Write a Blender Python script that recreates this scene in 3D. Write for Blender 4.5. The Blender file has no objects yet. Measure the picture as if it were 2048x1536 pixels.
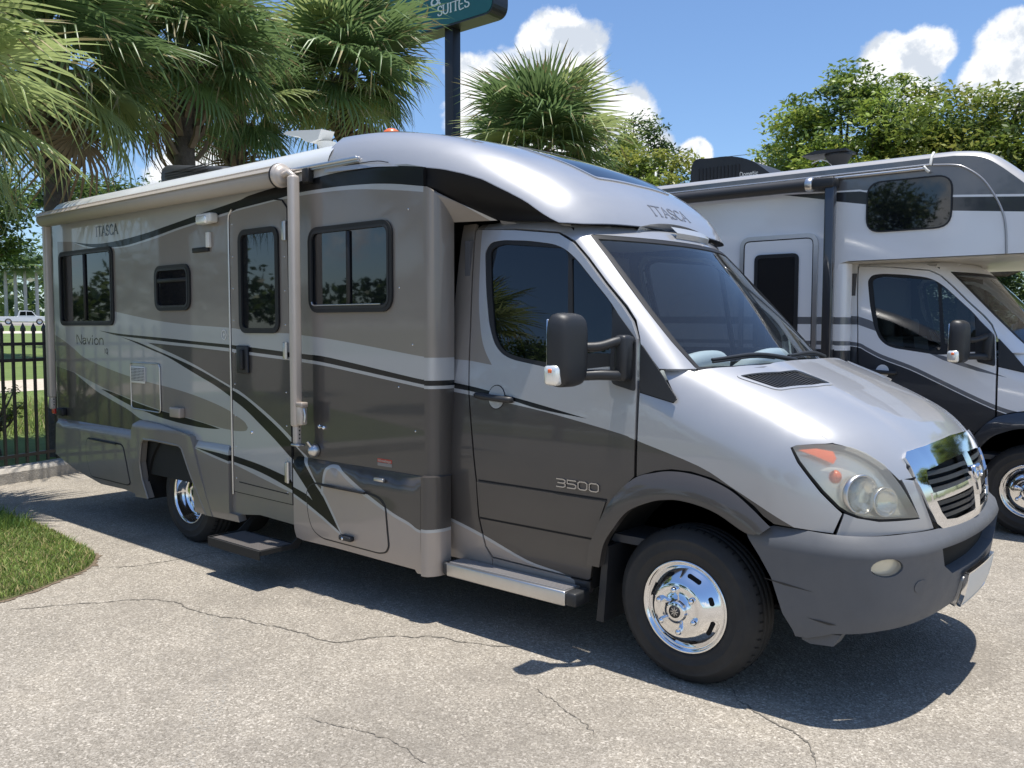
import bpy, bmesh, math, random
import numpy as np
from mathutils import Vector, Matrix
from mathutils.geometry import delaunay_2d_cdt
R = math.radians
# tunables of the light, kept together
EXPOSURE = 0.84
SUN_E = 3.4
SKY_S = 0.088
SKY_TINT = (0.80, 0.93, 1.08)
CLOUD_LIGHT = (7.0, 7.1, 7.2)
CLOUD_DARK = (4.4, 4.8, 5.4)
CLOUD_HEADS = [(-37.6, 17.6, 2.6), (-36.2, 16.2, 2.9), (-40.6, 14.6, 3.0), (-38.5, 14.6, 3.3), (-34.8, 14.0, 2.9), (-32.8, 13.2, 2.4), (-38.0, 12.0, 3.9), (-33.8, 11.4, 3.0), (-42.8, 13.6, 2.5), (-31.6, 11.0, 2.0), (-43.2, 15.8, 1.7),
               (-17.4, 15.4, 1.8), (-15.2, 15.7, 1.8), (-16.4, 13.7, 2.5), (-18.6, 13.8, 1.7), (-11.0, 15.6, 2.0), (-9.2, 15.8, 2.0), (-12.0, 14.0, 1.8), (-10.0, 13.4, 2.2),
               (-28.4, 10.8, 1.3), (-24.5, 9.8, .9), (-60.0, 9.0, 3.0)]
scn = bpy.context.scene
COL = scn.collection

# ------------------------------------------------------------------ camera
cam_data = bpy.data.cameras.new('camera')
cam = bpy.data.objects.new('camera', cam_data)
COL.objects.link(cam)
cam_data.sensor_width = 36.0
cam_data.lens = 1740.45 / 2048 * 36.0
cam_data.clip_start = 0.05
cam_data.clip_end = 4000
_r = Vector((0.76382016, 0.64542648, 0.0018508))
_u = Vector((-0.04291079, 0.0479205, 0.997929))
_d = Vector((-0.64400111, 0.76231771, -0.0642984))
cam.matrix_world = Matrix(((_r.x, _u.x, -_d.x, 1.99427), (_r.y, _u.y, -_d.y, -4.59068),
                           (_r.z, _u.z, -_d.z, 1.69777), (0, 0, 0, 1)))
scn.camera = cam
scn.render.resolution_x, scn.render.resolution_y = 1024, 768
scn.view_settings.view_transform = 'Standard'
scn.view_settings.look = 'None'
scn.view_settings.exposure = EXPOSURE
scn.view_settings.gamma = 1.0
scn.view_settings.use_curve_mapping = False
scn.cycles.max_bounces = 8
scn.cycles.transparent_max_bounces = 16
scn.cycles.use_denoising = True

# ------------------------------------------------------------------ sun and sky
SUN_DIR = Vector((0.105, 0.02, 1.0)).normalized()       # towards the sun: almost overhead, a little ahead of the motorhome
sun_data = bpy.data.lights.new('sun', 'SUN')
sun_data.energy = SUN_E
sun_data.angle = R(0.53)
sun_data.color = (1.0, 0.955, 0.88)
sun = bpy.data.objects.new('sun', sun_data)
COL.objects.link(sun)
sun.rotation_euler = (-SUN_DIR).to_track_quat('-Z', 'Y').to_euler()
sun.location = (0, 0, 40)

world = bpy.data.worlds.new('World')
scn.world = world
world.use_nodes = True
def build_world():
    nt = world.node_tree
    nt.nodes.clear()
    L = nt.links.new
    N = lambda t: nt.nodes.new(t)
    out = N('ShaderNodeOutputWorld')
    bg = N('ShaderNodeBackground')
    L(bg.outputs[0], out.inputs[0])
    sky = N('ShaderNodeTexSky')
    sky.sky_type = 'NISHITA'
    sky.sun_disc = False
    sky.sun_elevation = math.asin(SUN_DIR.z)
    sky.sun_rotation = math.atan2(SUN_DIR.x, SUN_DIR.y)
    sky.air_density = 1.0
    sky.dust_density = 0.6
    sky.ozone_density = 2.0
    bg.inputs[1].default_value = SKY_S
    tc = N('ShaderNodeTexCoord')
    def math_(op, a, b=None, c=None):
        n = N('ShaderNodeMath'); n.operation = op
        for i, v in enumerate((a, b, c)):
            if v is None: continue
            if isinstance(v, (int, float)): n.inputs[i].default_value = v
            else: L(v, n.inputs[i])
        return n.outputs[0]
    nrm = N('ShaderNodeVectorMath'); nrm.operation = 'NORMALIZE'
    L(tc.outputs['Generated'], nrm.inputs[0])
    D = nrm.outputs[0]
    sep = N('ShaderNodeSeparateXYZ'); L(D, sep.inputs[0])
    # cumulus heads: a cloud density over directions, built from soft heads plus a fractal that frays them
    def noise(scale, detail, off=(0, 0, 0), rough=0.55):
        mp = N('ShaderNodeMapping'); L(D, mp.inputs[0])
        mp.inputs['Location'].default_value = off
        n = N('ShaderNodeTexNoise'); n.inputs['Scale'].default_value = scale
        n.inputs['Detail'].default_value = detail; n.inputs['Roughness'].default_value = rough
        L(mp.outputs[0], n.inputs['Vector'])
        return n.outputs['Fac']
    heads = [(az, el, w) for az, el, w in CLOUD_HEADS]
    env = None
    for az, el, w in heads:
        v = (math.sin(R(az)) * math.cos(R(el)), math.cos(R(az)) * math.cos(R(el)), math.sin(R(el)))
        dt = N('ShaderNodeVectorMath'); dt.operation = 'DISTANCE'
        L(D, dt.inputs[0]); dt.inputs[1].default_value = v
        e = math_('SUBTRACT', 1.0, math_('DIVIDE', dt.outputs['Value'], 2 * math.sin(R(w) / 2)))
        env = e if env is None else math_('SMOOTH_MAX', env, e, 0.25)
    fine = noise(9.0, 10.0, (3.1, 1.7, 0.4), 0.66)
    puff = noise(26.0, 5.0, (0.3, 5.1, 2.2), 0.55)
    # scattered low cumulus all round the horizon, the same kind as the ones in view
    band = math_('MULTIPLY', math_('SUBTRACT', 1.0, math_('ABSOLUTE', math_('DIVIDE', math_('SUBTRACT', sep.outputs[2], 0.17), 0.16))), 1.0)
    away = math_('SUBTRACT', math_('MULTIPLY', D_dot(nt, D, (-0.645, 0.764, 0.0)), -1.0), -0.45)   # only outside the view; the view's own clouds are the heads
    wide = math_('MULTIPLY', math_('MULTIPLY', math_('SUBTRACT', noise(3.0, 3.0, (7.7, 2.0, 0)), 0.47), 3.2), math_('MINIMUM', math_('MAXIMUM', math_('MULTIPLY', away, 3.0), 0.0), 1.0))
    wide = math_('SUBTRACT', math_('ADD', wide, math_('MULTIPLY', band, 0.4)), 0.42)
    dens = math_('MAXIMUM', env, wide)
    dens = math_('ADD', dens, math_('MULTIPLY', math_('SUBTRACT', fine, 0.5), 1.75))
    dens = math_('ADD', dens, math_('MULTIPLY', math_('SUBTRACT', puff, 0.5), 0.75))
    mr = N('ShaderNodeMapRange'); mr.interpolation_type = 'SMOOTHSTEP'
    L(dens, mr.inputs[0]); mr.inputs[1].default_value = 0.06; mr.inputs[2].default_value = 0.36
    cov = mr.outputs[0]
    # the heads are thick and bright at the rim, slightly grey inside and below
    mr2 = N('ShaderNodeMapRange'); mr2.interpolation_type = 'SMOOTHSTEP'
    shade = math_('ADD', math_('SUBTRACT', noise(9.0, 10.0, (3.1, 1.7, 0.36), 0.66), fine), math_('MULTIPLY', math_('SUBTRACT', noise(26.0, 5.0, (0.3, 5.1, 2.175), 0.55), puff), 0.6))
    L(shade, mr2.inputs[0]); mr2.inputs[1].default_value = -0.13; mr2.inputs[2].default_value = 0.05
    ramp = N('ShaderNodeMix'); ramp.data_type = 'RGBA'
    ramp.inputs[6].default_value = (*CLOUD_DARK, 1); ramp.inputs[7].default_value = (*CLOUD_LIGHT, 1)
    L(mr2.outputs[0], ramp.inputs[0])
    tint = N('ShaderNodeMix'); tint.data_type = 'RGBA'; tint.blend_type = 'MULTIPLY'
    tint.inputs[0].default_value = 1.0
    L(sky.outputs[0], tint.inputs[6]); tint.inputs[7].default_value = (*SKY_TINT, 1)
    mix = N('ShaderNodeMix'); mix.data_type = 'RGBA'
    L(cov, mix.inputs[0]); L(tint.outputs[2], mix.inputs[6]); L(ramp.outputs[2], mix.inputs[7])
    L(mix.outputs[2], bg.inputs[0])
def D_dot(nt, D, v):
    n = nt.nodes.new('ShaderNodeVectorMath'); n.operation = 'DOT_PRODUCT'
    nt.links.new(D, n.inputs[0]); n.inputs[1].default_value = v
    return n.outputs['Value']
build_world()


# ------------------------------------------------------------------ materials
MATS = {}
def _bsdf(m):
    return next(n for n in m.node_tree.nodes if n.type == 'BSDF_PRINCIPLED')
def mat(name, col, rough=0.5, metal=0.0, coat=0.0, coat_r=0.03, spec=0.5, emit=None, trans=0.0, ior=1.5,
        var=0.0, var_scale=6.0, bump=0.0, bump_scale=80.0, dust=0.0, alpha=None, streak=False):
    """Principled material; var = mottling of the base colour, dust = patchy roughness"""
    if name in MATS: return MATS[name]
    m = bpy.data.materials.new(name); m.use_nodes = True
    nt = m.node_tree; b = _bsdf(m); L = nt.links.new
    b.inputs['Base Color'].default_value = (*col, 1)
    b.inputs['Roughness'].default_value = rough
    b.inputs['Metallic'].default_value = metal
    b.inputs['Coat Weight'].default_value = coat
    b.inputs['Coat Roughness'].default_value = coat_r
    b.inputs['Specular IOR Level'].default_value = spec
    b.inputs['Transmission Weight'].default_value = trans
    b.inputs['IOR'].default_value = ior
    if emit:
        b.inputs['Emission Color'].default_value = (*emit[:3], 1); b.inputs['Emission Strength'].default_value = emit[3]
    tc = nt.nodes.new('ShaderNodeTexCoord')
    def noise(scale, detail=4.0, rough_=0.6, stretch=None):
        n = nt.nodes.new('ShaderNodeTexNoise'); n.inputs['Scale'].default_value = scale
        n.inputs['Detail'].default_value = detail; n.inputs['Roughness'].default_value = rough_
        if stretch:
            mp = nt.nodes.new('ShaderNodeMapping'); mp.inputs['Scale'].default_value = stretch
            L(tc.outputs['Object'], mp.inputs[0]); L(mp.outputs[0], n.inputs['Vector'])
        else:
            L(tc.outputs['Object'], n.inputs['Vector'])
        return n.outputs['Fac']
    if var:
        mx = nt.nodes.new('ShaderNodeMix'); mx.data_type = 'RGBA'
        mx.inputs[6].default_value = (*[max(0, c * (1 - var)) for c in col], 1)
        mx.inputs[7].default_value = (*[min(1, c * (1 + var)) for c in col], 1)
        L(noise(var_scale, 6.0, 0.65, (1, 1, 0.25) if streak else None), mx.inputs[0]); L(mx.outputs[2], b.inputs['Base Color'])
    if dust:
        mr = nt.nodes.new('ShaderNodeMapRange')
        L(noise(5.0, 7.0, 0.7), mr.inputs[0])
        mr.inputs[1].default_value = 0.35; mr.inputs[2].default_value = 0.7
        mr.inputs[3].default_value = rough; mr.inputs[4].default_value = min(1, rough + dust)
        L(mr.outputs[0], b.inputs['Roughness'])
        mr2 = nt.nodes.new('ShaderNodeMapRange')
        L(noise(9.0, 8.0, 0.75), mr2.inputs[0])
        mr2.inputs[1].default_value = 0.4; mr2.inputs[2].default_value = 0.75
        mr2.inputs[3].default_value = coat_r; mr2.inputs[4].default_value = min(1, coat_r + dust * 0.5)
        L(mr2.outputs[0], b.inputs['Coat Roughness'])
    if bump:
        bp = nt.nodes.new('ShaderNodeBump'); bp.inputs['Strength'].default_value = bump
        bp.inputs['Distance'].default_value = 0.01
        L(noise(bump_scale, 3.0), bp.inputs['Height']); L(bp.outputs[0], b.inputs['Normal'])
    MATS[name] = m
    return m
def glass_mat(name, tint, refl=1.0, rough=0.0, haze=0.0):
    """thin tinted sheet: clear light passes tinted, the rest mirrors by Fresnel"""
    if name in MATS: return MATS[name]
    m = bpy.data.materials.new(name); m.use_nodes = True
    nt = m.node_tree; nt.nodes.clear(); L = nt.links.new
    out = nt.nodes.new('ShaderNodeOutputMaterial')
    tr = nt.nodes.new('ShaderNodeBsdfTransparent'); tr.inputs[0].default_value = (*tint, 1)
    gl = nt.nodes.new('ShaderNodeBsdfGlossy'); gl.inputs['Roughness'].default_value = rough
    gl.inputs['Color'].default_value = (refl, refl, refl, 1)
    fr = nt.nodes.new('ShaderNodeFresnel')
    ge = nt.nodes.new('ShaderNodeNewGeometry'); mi = nt.nodes.new('ShaderNodeMapRange')      # a thin sheet mirrors alike from both sides
    mi.inputs[3].default_value = 1.62; mi.inputs[4].default_value = 1 / 1.62; L(ge.outputs['Backfacing'], mi.inputs[0]); L(mi.outputs[0], fr.inputs['IOR'])
    mx = nt.nodes.new('ShaderNodeMixShader')
    L(fr.outputs[0], mx.inputs[0]); L(tr.outputs[0], mx.inputs[1]); L(gl.outputs[0], mx.inputs[2]); L(mx.outputs[0], out.inputs[0])
    if haze:                                   # weathered plastic: part of the light scatters in the sheet
        df = nt.nodes.new('ShaderNodeBsdfDiffuse'); df.inputs[0].default_value = (.90, .87, .76, 1)
        tl = nt.nodes.new('ShaderNodeBsdfTranslucent'); tl.inputs[0].default_value = (.90, .87, .76, 1)
        m1 = nt.nodes.new('ShaderNodeMixShader'); L(df.outputs[0], m1.inputs[1]); L(tl.outputs[0], m1.inputs[2])
        m2 = nt.nodes.new('ShaderNodeMixShader'); m2.inputs[0].default_value = haze; L(tr.outputs[0], m2.inputs[1]); L(m1.outputs[0], m2.inputs[2]); L(m2.outputs[0], mx.inputs[1])
    MATS[name] = m
    return m

# ------------------------------------------------------------------ objects
def tag(o, label=None, cat=None, group=None, kind=None):
    if label: o['label'] = label
    if cat: o['category'] = cat
    if group: o['group'] = group
    if kind: o['kind'] = kind
    return o
def thing(name, label, cat, loc=(0, 0, 0), group=None, rz=0.0, scale=1.0):
    o = bpy.data.objects.new(name, None); COL.objects.link(o)
    o.location = loc; o.rotation_euler = (0, 0, rz); o.scale = (scale,) * 3
    o.empty_display_size = 0.2
    return tag(o, label, cat, group)
def world_of(o):
    m = o.matrix_parent_inverse @ o.matrix_basis
    return world_of(o.parent) @ m if o.parent else o.matrix_basis.copy()
def link(name, me, parent=None, local=False):
    o = bpy.data.objects.new(name, me); COL.objects.link(o)
    if parent is not None:
        o.parent = parent
        if not local: o.matrix_parent_inverse = world_of(parent).inverted()
    return o
def mesh(name, verts, faces, mats, midx=None, smooth=False, normals=None):
    me = bpy.data.meshes.new(name)
    me.from_pydata([tuple(map(float, v)) for v in verts], [], [tuple(map(int, f)) for f in faces])
    for m in (mats if isinstance(mats, (list, tuple)) else [mats]): me.materials.append(m)
    if midx is not None: me.polygons.foreach_set('material_index', np.asarray(midx, dtype=np.int32))
    if smooth is True: me.polygons.foreach_set('use_smooth', np.ones(len(me.polygons), dtype=bool))
    elif smooth is not False and smooth is not None: me.polygons.foreach_set('use_smooth', np.asarray(smooth, dtype=bool))
    me.update()
    if normals is not None:
        ln = np.zeros((len(me.loops), 3)); vi = np.zeros(len(me.loops), dtype=np.int32)
        me.loops.foreach_get('vertex_index', vi)
        ln[:] = normals[vi]
        me.normals_split_custom_set(ln.tolist())
    return me
class MB:
    """collects simple solids into one mesh"""
    def __init__(s): s.v = []; s.f = []; s.sm = []; s.mi = []; s.cur = 0
    def add(s, v, f, smooth=False):
        o = len(s.v); s.v += [tuple(map(float, q)) for q in v]
        s.f += [tuple(i + o for i in q) for q in f]; s.sm += [smooth] * len(f); s.mi += [s.cur] * len(f); return s
    def box(s, lo, hi):
        x0, y0, z0 = lo; x1, y1, z1 = hi
        v = [(x0, y0, z0), (x1, y0, z0), (x1, y1, z0), (x0, y1, z0), (x0, y0, z1), (x1, y0, z1), (x1, y1, z1), (x0, y1, z1)]
        return s.add(v, [(0, 3, 2, 1), (4, 5, 6, 7), (0, 1, 5, 4), (1, 2, 6, 5), (2, 3, 7, 6), (3, 0, 4, 7)])
    def rbox(s, lo, hi, r=0.02, seg=3):
        """box with rounded edges"""
        bm = bmesh.new(); bmesh.ops.create_cube(bm, size=1.0)
        lo = Vector(lo); hi = Vector(hi)
        for q in bm.verts: q.co = Vector([lo[i] + (q.co[i] + 0.5) * (hi[i] - lo[i]) for i in range(3)])
        bmesh.ops.bevel(bm, geom=bm.edges[:], offset=r, segments=seg, affect='EDGES', profile=0.5)
        bm.verts.index_update()
        s.add([q.co[:] for q in bm.verts], [[w.index for w in f.verts] for f in bm.faces], True); bm.free(); return s
    def tube(s, pts, rad, n=10, caps=True, smooth=True, sq=None):
        """tube through points; rad scalar or per point"""
        pts = [Vector(q) for q in pts]; k = len(pts)
        rads = rad if isinstance(rad, (list, tuple, np.ndarray)) else [rad] * k
        rows = []; prev = None
        for i, q in enumerate(pts):
            t = (pts[min(i + 1, k - 1)] - pts[max(i - 1, 0)]).normalized()
            if prev is None:
                a = Vector((0, 0, 1)) if abs(t.z) < 0.9 else Vector((1, 0, 0))
                prev = (a - t * a.dot(t)).normalized()
            prev = (prev - t * prev.dot(t)).normalized(); b = t.cross(prev)
            rows.append([q + (prev * math.cos(2 * math.pi * j / n) + b * math.sin(2 * math.pi * j / n)) * rads[i] for j in range(n)])
        v = [w for r in rows for w in r]; f = []
        for i in range(k - 1):
            for j in range(n):
                f.append((i * n + j, i * n + (j + 1) % n, (i + 1) * n + (j + 1) % n, (i + 1) * n + j))
        s.add(v, f, smooth)
        if caps: s.add(rows[0], [tuple(reversed(range(n)))]); s.add(rows[-1], [tuple(range(n))])
        return s
    def lathe(s, prof, n=48, axis='y', c=(0, 0, 0), smooth=True, a0=0.0, a1=2 * math.pi):
        """revolve (radius, offset) profile about an axis through c"""
        full = abs(a1 - a0 - 2 * math.pi) < 1e-6; m = n if full else n + 1
        v = []
        for r, o in prof:
            for j in range(m):
                a = a0 + (a1 - a0) * j / n; p, q = r * math.cos(a), r * math.sin(a)
                w = {'y': (p, o, q), 'z': (p, q, o), 'x': (o, p, q)}[axis]
                v.append((c[0] + w[0], c[1] + w[1], c[2] + w[2]))
        f = []
        for i in range(len(prof) - 1):
            for j in range(n if full else n):
                j2 = (j + 1) % m
                f.append((i * m + j, i * m + j2, (i + 1) * m + j2, (i + 1) * m + j))
        return s.add(v, f, smooth)
    def prism(s, poly, lo, hi, axis=1):
        """extrude a 2-D polygon along an axis"""
        k = len(poly)
        def P(q, h):
            w = list(q); w.insert(axis, h); return w
        v = [P(q, lo) for q in poly] + [P(q, hi) for q in poly]
        f = [tuple(range(k)), tuple(reversed(range(k, 2 * k)))] + [(i, i + k, (i + 1) % k + k, (i + 1) % k) for i in range(k)]
        return s.add(v, f)
    def build(s, name, mats, parent=None, local=False, fix=True):
        me = mesh(name, s.v, s.f, mats, s.mi if isinstance(mats, (list, tuple)) else None, s.sm)
        if fix:
            bm = bmesh.new(); bm.from_mesh(me); bmesh.ops.recalc_face_normals(bm, faces=bm.faces[:]); bm.to_mesh(me); bm.free()
        return link(name, me, parent, local)

def each(name, mb, m, parent, places, local=False, rots=None):
    """one mesh, one object per place"""
    me = mesh(name, mb.v, mb.f, m, None, mb.sm); out = []
    for i, q in enumerate(places):
        o = link(name, me, parent, local); o.location = q
        if rots: o.rotation_euler = rots[i]
        out.append(o)
    return out

# ------------------------------------------------------------------ 2-D outlines
def dens(pts, step, closed=True):
    pts = [np.asarray(q, float) for q in pts]; out = []
    n = len(pts)
    for i in range(n if closed else n - 1):
        a, b = pts[i], pts[(i + 1) % n]; k = max(1, int(math.ceil(np.hypot(*(b - a)) / step)))
        out += [a + (b - a) * j / k for j in range(k)]
    if not closed: out.append(pts[-1])
    return np.array(out)
def smooth_line(pts, n=6):
    """Catmull-Rom through an open run of points"""
    P = [np.asarray(q, float) for q in pts]
    if len(P) < 3: return np.array(P)
    P = [2 * P[0] - P[1]] + P + [2 * P[-1] - P[-2]]; out = []
    for i in range(1, len(P) - 2):
        for j in range(n):
            t = j / n
            out.append(0.5 * (2 * P[i] + (P[i + 1] - P[i - 1]) * t + (2 * P[i - 1] - 5 * P[i] + 4 * P[i + 1] - P[i + 2]) * t * t + (3 * P[i] - P[i - 1] - 3 * P[i + 1] + P[i + 2]) * t ** 3))
    out.append(P[-2]); return np.array(out)
def band(up, lo, n=5):
    """closed polygon between two open edges"""
    return np.vstack([smooth_line(up, n), smooth_line(lo, n)[::-1]])
def rrect(x0, x1, z0, z1, r, n=5):
    out = []
    for cx, cz, a0 in ((x1 - r, z1 - r, 0), (x0 + r, z1 - r, 90), (x0 + r, z0 + r, 180), (x1 - r, z0 + r, 270)):
        for k in range(n + 1): out.append((cx + r * math.cos(R(a0 + 90 * k / n)), cz + r * math.sin(R(a0 + 90 * k / n))))
    return np.array(out)
def rpoly(pts, r, n=4):
    """polygon with rounded corners"""
    P = [np.asarray(q, float) for q in pts]; out = []
    for i in range(len(P)):
        a, b, c = P[i - 1], P[i], P[(i + 1) % len(P)]
        u = (a - b); w = (c - b); lu, lw = np.hypot(*u), np.hypot(*w); d = min(r, lu * 0.45, lw * 0.45)
        p0, p1 = b + u / lu * d, b + w / lw * d
        for k in range(n + 1):
            t = k / n; out.append((1 - t) ** 2 * p0 + 2 * t * (1 - t) * b + t * t * p1)
    return np.array(out)
def offset_poly(poly, d):
    """push a closed outline outwards by d (about its vertex normals)"""
    P = np.asarray(poly, float)
    area = 0.5 * np.sum(P[:, 0] * np.roll(P[:, 1], -1) - np.roll(P[:, 0], -1) * P[:, 1])
    e = np.roll(P, -1, 0) - P; e /= np.maximum(np.hypot(e[:, 0], e[:, 1])[:, None], 1e-9)
    nrm = np.stack([e[:, 1], -e[:, 0]], 1) * (1 if area > 0 else -1)
    v = nrm + np.roll(nrm, 1, 0); v /= np.maximum(np.hypot(v[:, 0], v[:, 1])[:, None], 0.3)
    return P + v * d
def inside(poly, pts):
    P = np.asarray(poly, float); q = np.asarray(pts, float); r = np.zeros(len(q), bool)
    x0, y0 = P[:, 0], P[:, 1]; x1, y1 = np.roll(x0, -1), np.roll(y0, -1)
    for i in range(len(P)):
        c = (y0[i] > q[:, 1]) != (y1[i] > q[:, 1])
        with np.errstate(divide='ignore', invalid='ignore'):
            xi = (x1[i] - x0[i]) * (q[:, 1] - y0[i]) / (y1[i] - y0[i]) + x0[i]
        r ^= c & (q[:, 0] < xi)
    return r
def triangulate(outline, holes=(), lines=(), step=0.06, edge=None):
    edge = edge or step
    V = []; E = []
    def loop(pts, closed=True):
        o = len(V); V.extend([Vector((float(a), float(b))) for a, b in pts]); k = len(pts)
        E.extend([(o + i, o + (i + 1) % k) for i in range(k if closed else k - 1)])
    O = dens(outline, edge); loop(O)
    Hs = [dens(h, edge) for h in holes]
    for h in Hs: loop(h)
    for l in lines: loop(dens(l, edge))
    lo, hi = O.min(0), O.max(0)
    gx, gy = np.meshgrid(np.arange(lo[0] + step / 2, hi[0], step), np.arange(lo[1] + step / 2, hi[1], step), indexing='ij')
    g = np.stack([gx.ravel(), gy.ravel()], 1)
    if len(g): g = g[inside(O, g)]
    V.extend([Vector((float(a), float(b))) for a, b in g])
    r = delaunay_2d_cdt(V, E, [], 0, 1e-5, False)
    v = np.array([(q.x, q.y) for q in r[0]]); f = np.array([list(t) for t in r[2]])
    c = v[f].mean(1); keep = inside(O, c)
    for h in Hs: keep &= ~inside(h, c)
    f = f[keep]
    a = (v[f[:, 1]] - v[f[:, 0]]); b = (v[f[:, 2]] - v[f[:, 0]])
    flip = (a[:, 0] * b[:, 1] - a[:, 1] * b[:, 0]) < 0
    f[flip] = f[flip][:, ::-1]
    return v, f
def panel(name, outline, lift, mats, parent, holes=(), paints=(), step=0.07, edge=None, thick=0.015, off=0.0, flipn=False, clip_lines=True):
    """a shaped sheet: 2-D outline lifted to a surface, paint areas cut into its faces, a rim for thickness.
    mats: list of materials, paints: (polygon, material index) in painting order"""
    mats = mats if isinstance(mats, (list, tuple)) else [mats]
    O = np.asarray(outline, float)
    lo, hi = O.min(0) - 0.02, O.max(0) + 0.02
    lines = []
    for poly, _ in paints:
        q = np.asarray(poly, float)
        if (q.max(0) < lo).any() or (q.min(0) > hi).any(): continue
        lines.append(q)
    v, f = triangulate(O, holes, lines, step, edge)
    used = np.unique(f); remap = -np.ones(len(v), int); remap[used] = np.arange(len(used)); v = v[used]; f = remap[f]
    P, Nn = lift(v[:, 0], v[:, 1])
    if flipn: Nn = -Nn
    P = P + Nn * off
    n0 = np.cross(P[f[:, 1]] - P[f[:, 0]], P[f[:, 2]] - P[f[:, 0]])
    if (np.einsum('ij,ij->i', n0, Nn[f].mean(1)) < 0).mean() > 0.5: f = f[:, ::-1]
    mi = np.zeros(len(f), int); c = v[f].mean(1)
    for poly, k in paints: mi[inside(poly, c)] = k
    # rim
    ed = {}
    for t, tri in enumerate(f):
        for i in range(3):
            a, b = int(tri[i]), int(tri[(i + 1) % 3])
            if (b, a) in ed: del ed[(b, a)]
            else: ed[(a, b)] = t
    verts = [tuple(q) for q in P]; nv = len(verts); faces = [tuple(t) for t in f]; midx = list(mi); sm = [True] * len(faces)
    nm = [tuple(q) for q in Nn]
    if thick:
        bd = {}
        for (a, b), t in ed.items():
            for q in (a, b):
                if q not in bd:
                    bd[q] = len(verts); verts.append(tuple(P[q])); verts.append(tuple(P[q] - Nn[q] * thick)); nm += [(0, 0, 0)] * 2
            faces.append((bd[b], bd[a], bd[a] + 1, bd[b] + 1)); midx.append(mi[t]); sm.append(False)
    me = mesh(name, verts, faces, mats, midx, sm, np.array(nm))
    return link(name, me, parent)

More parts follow.
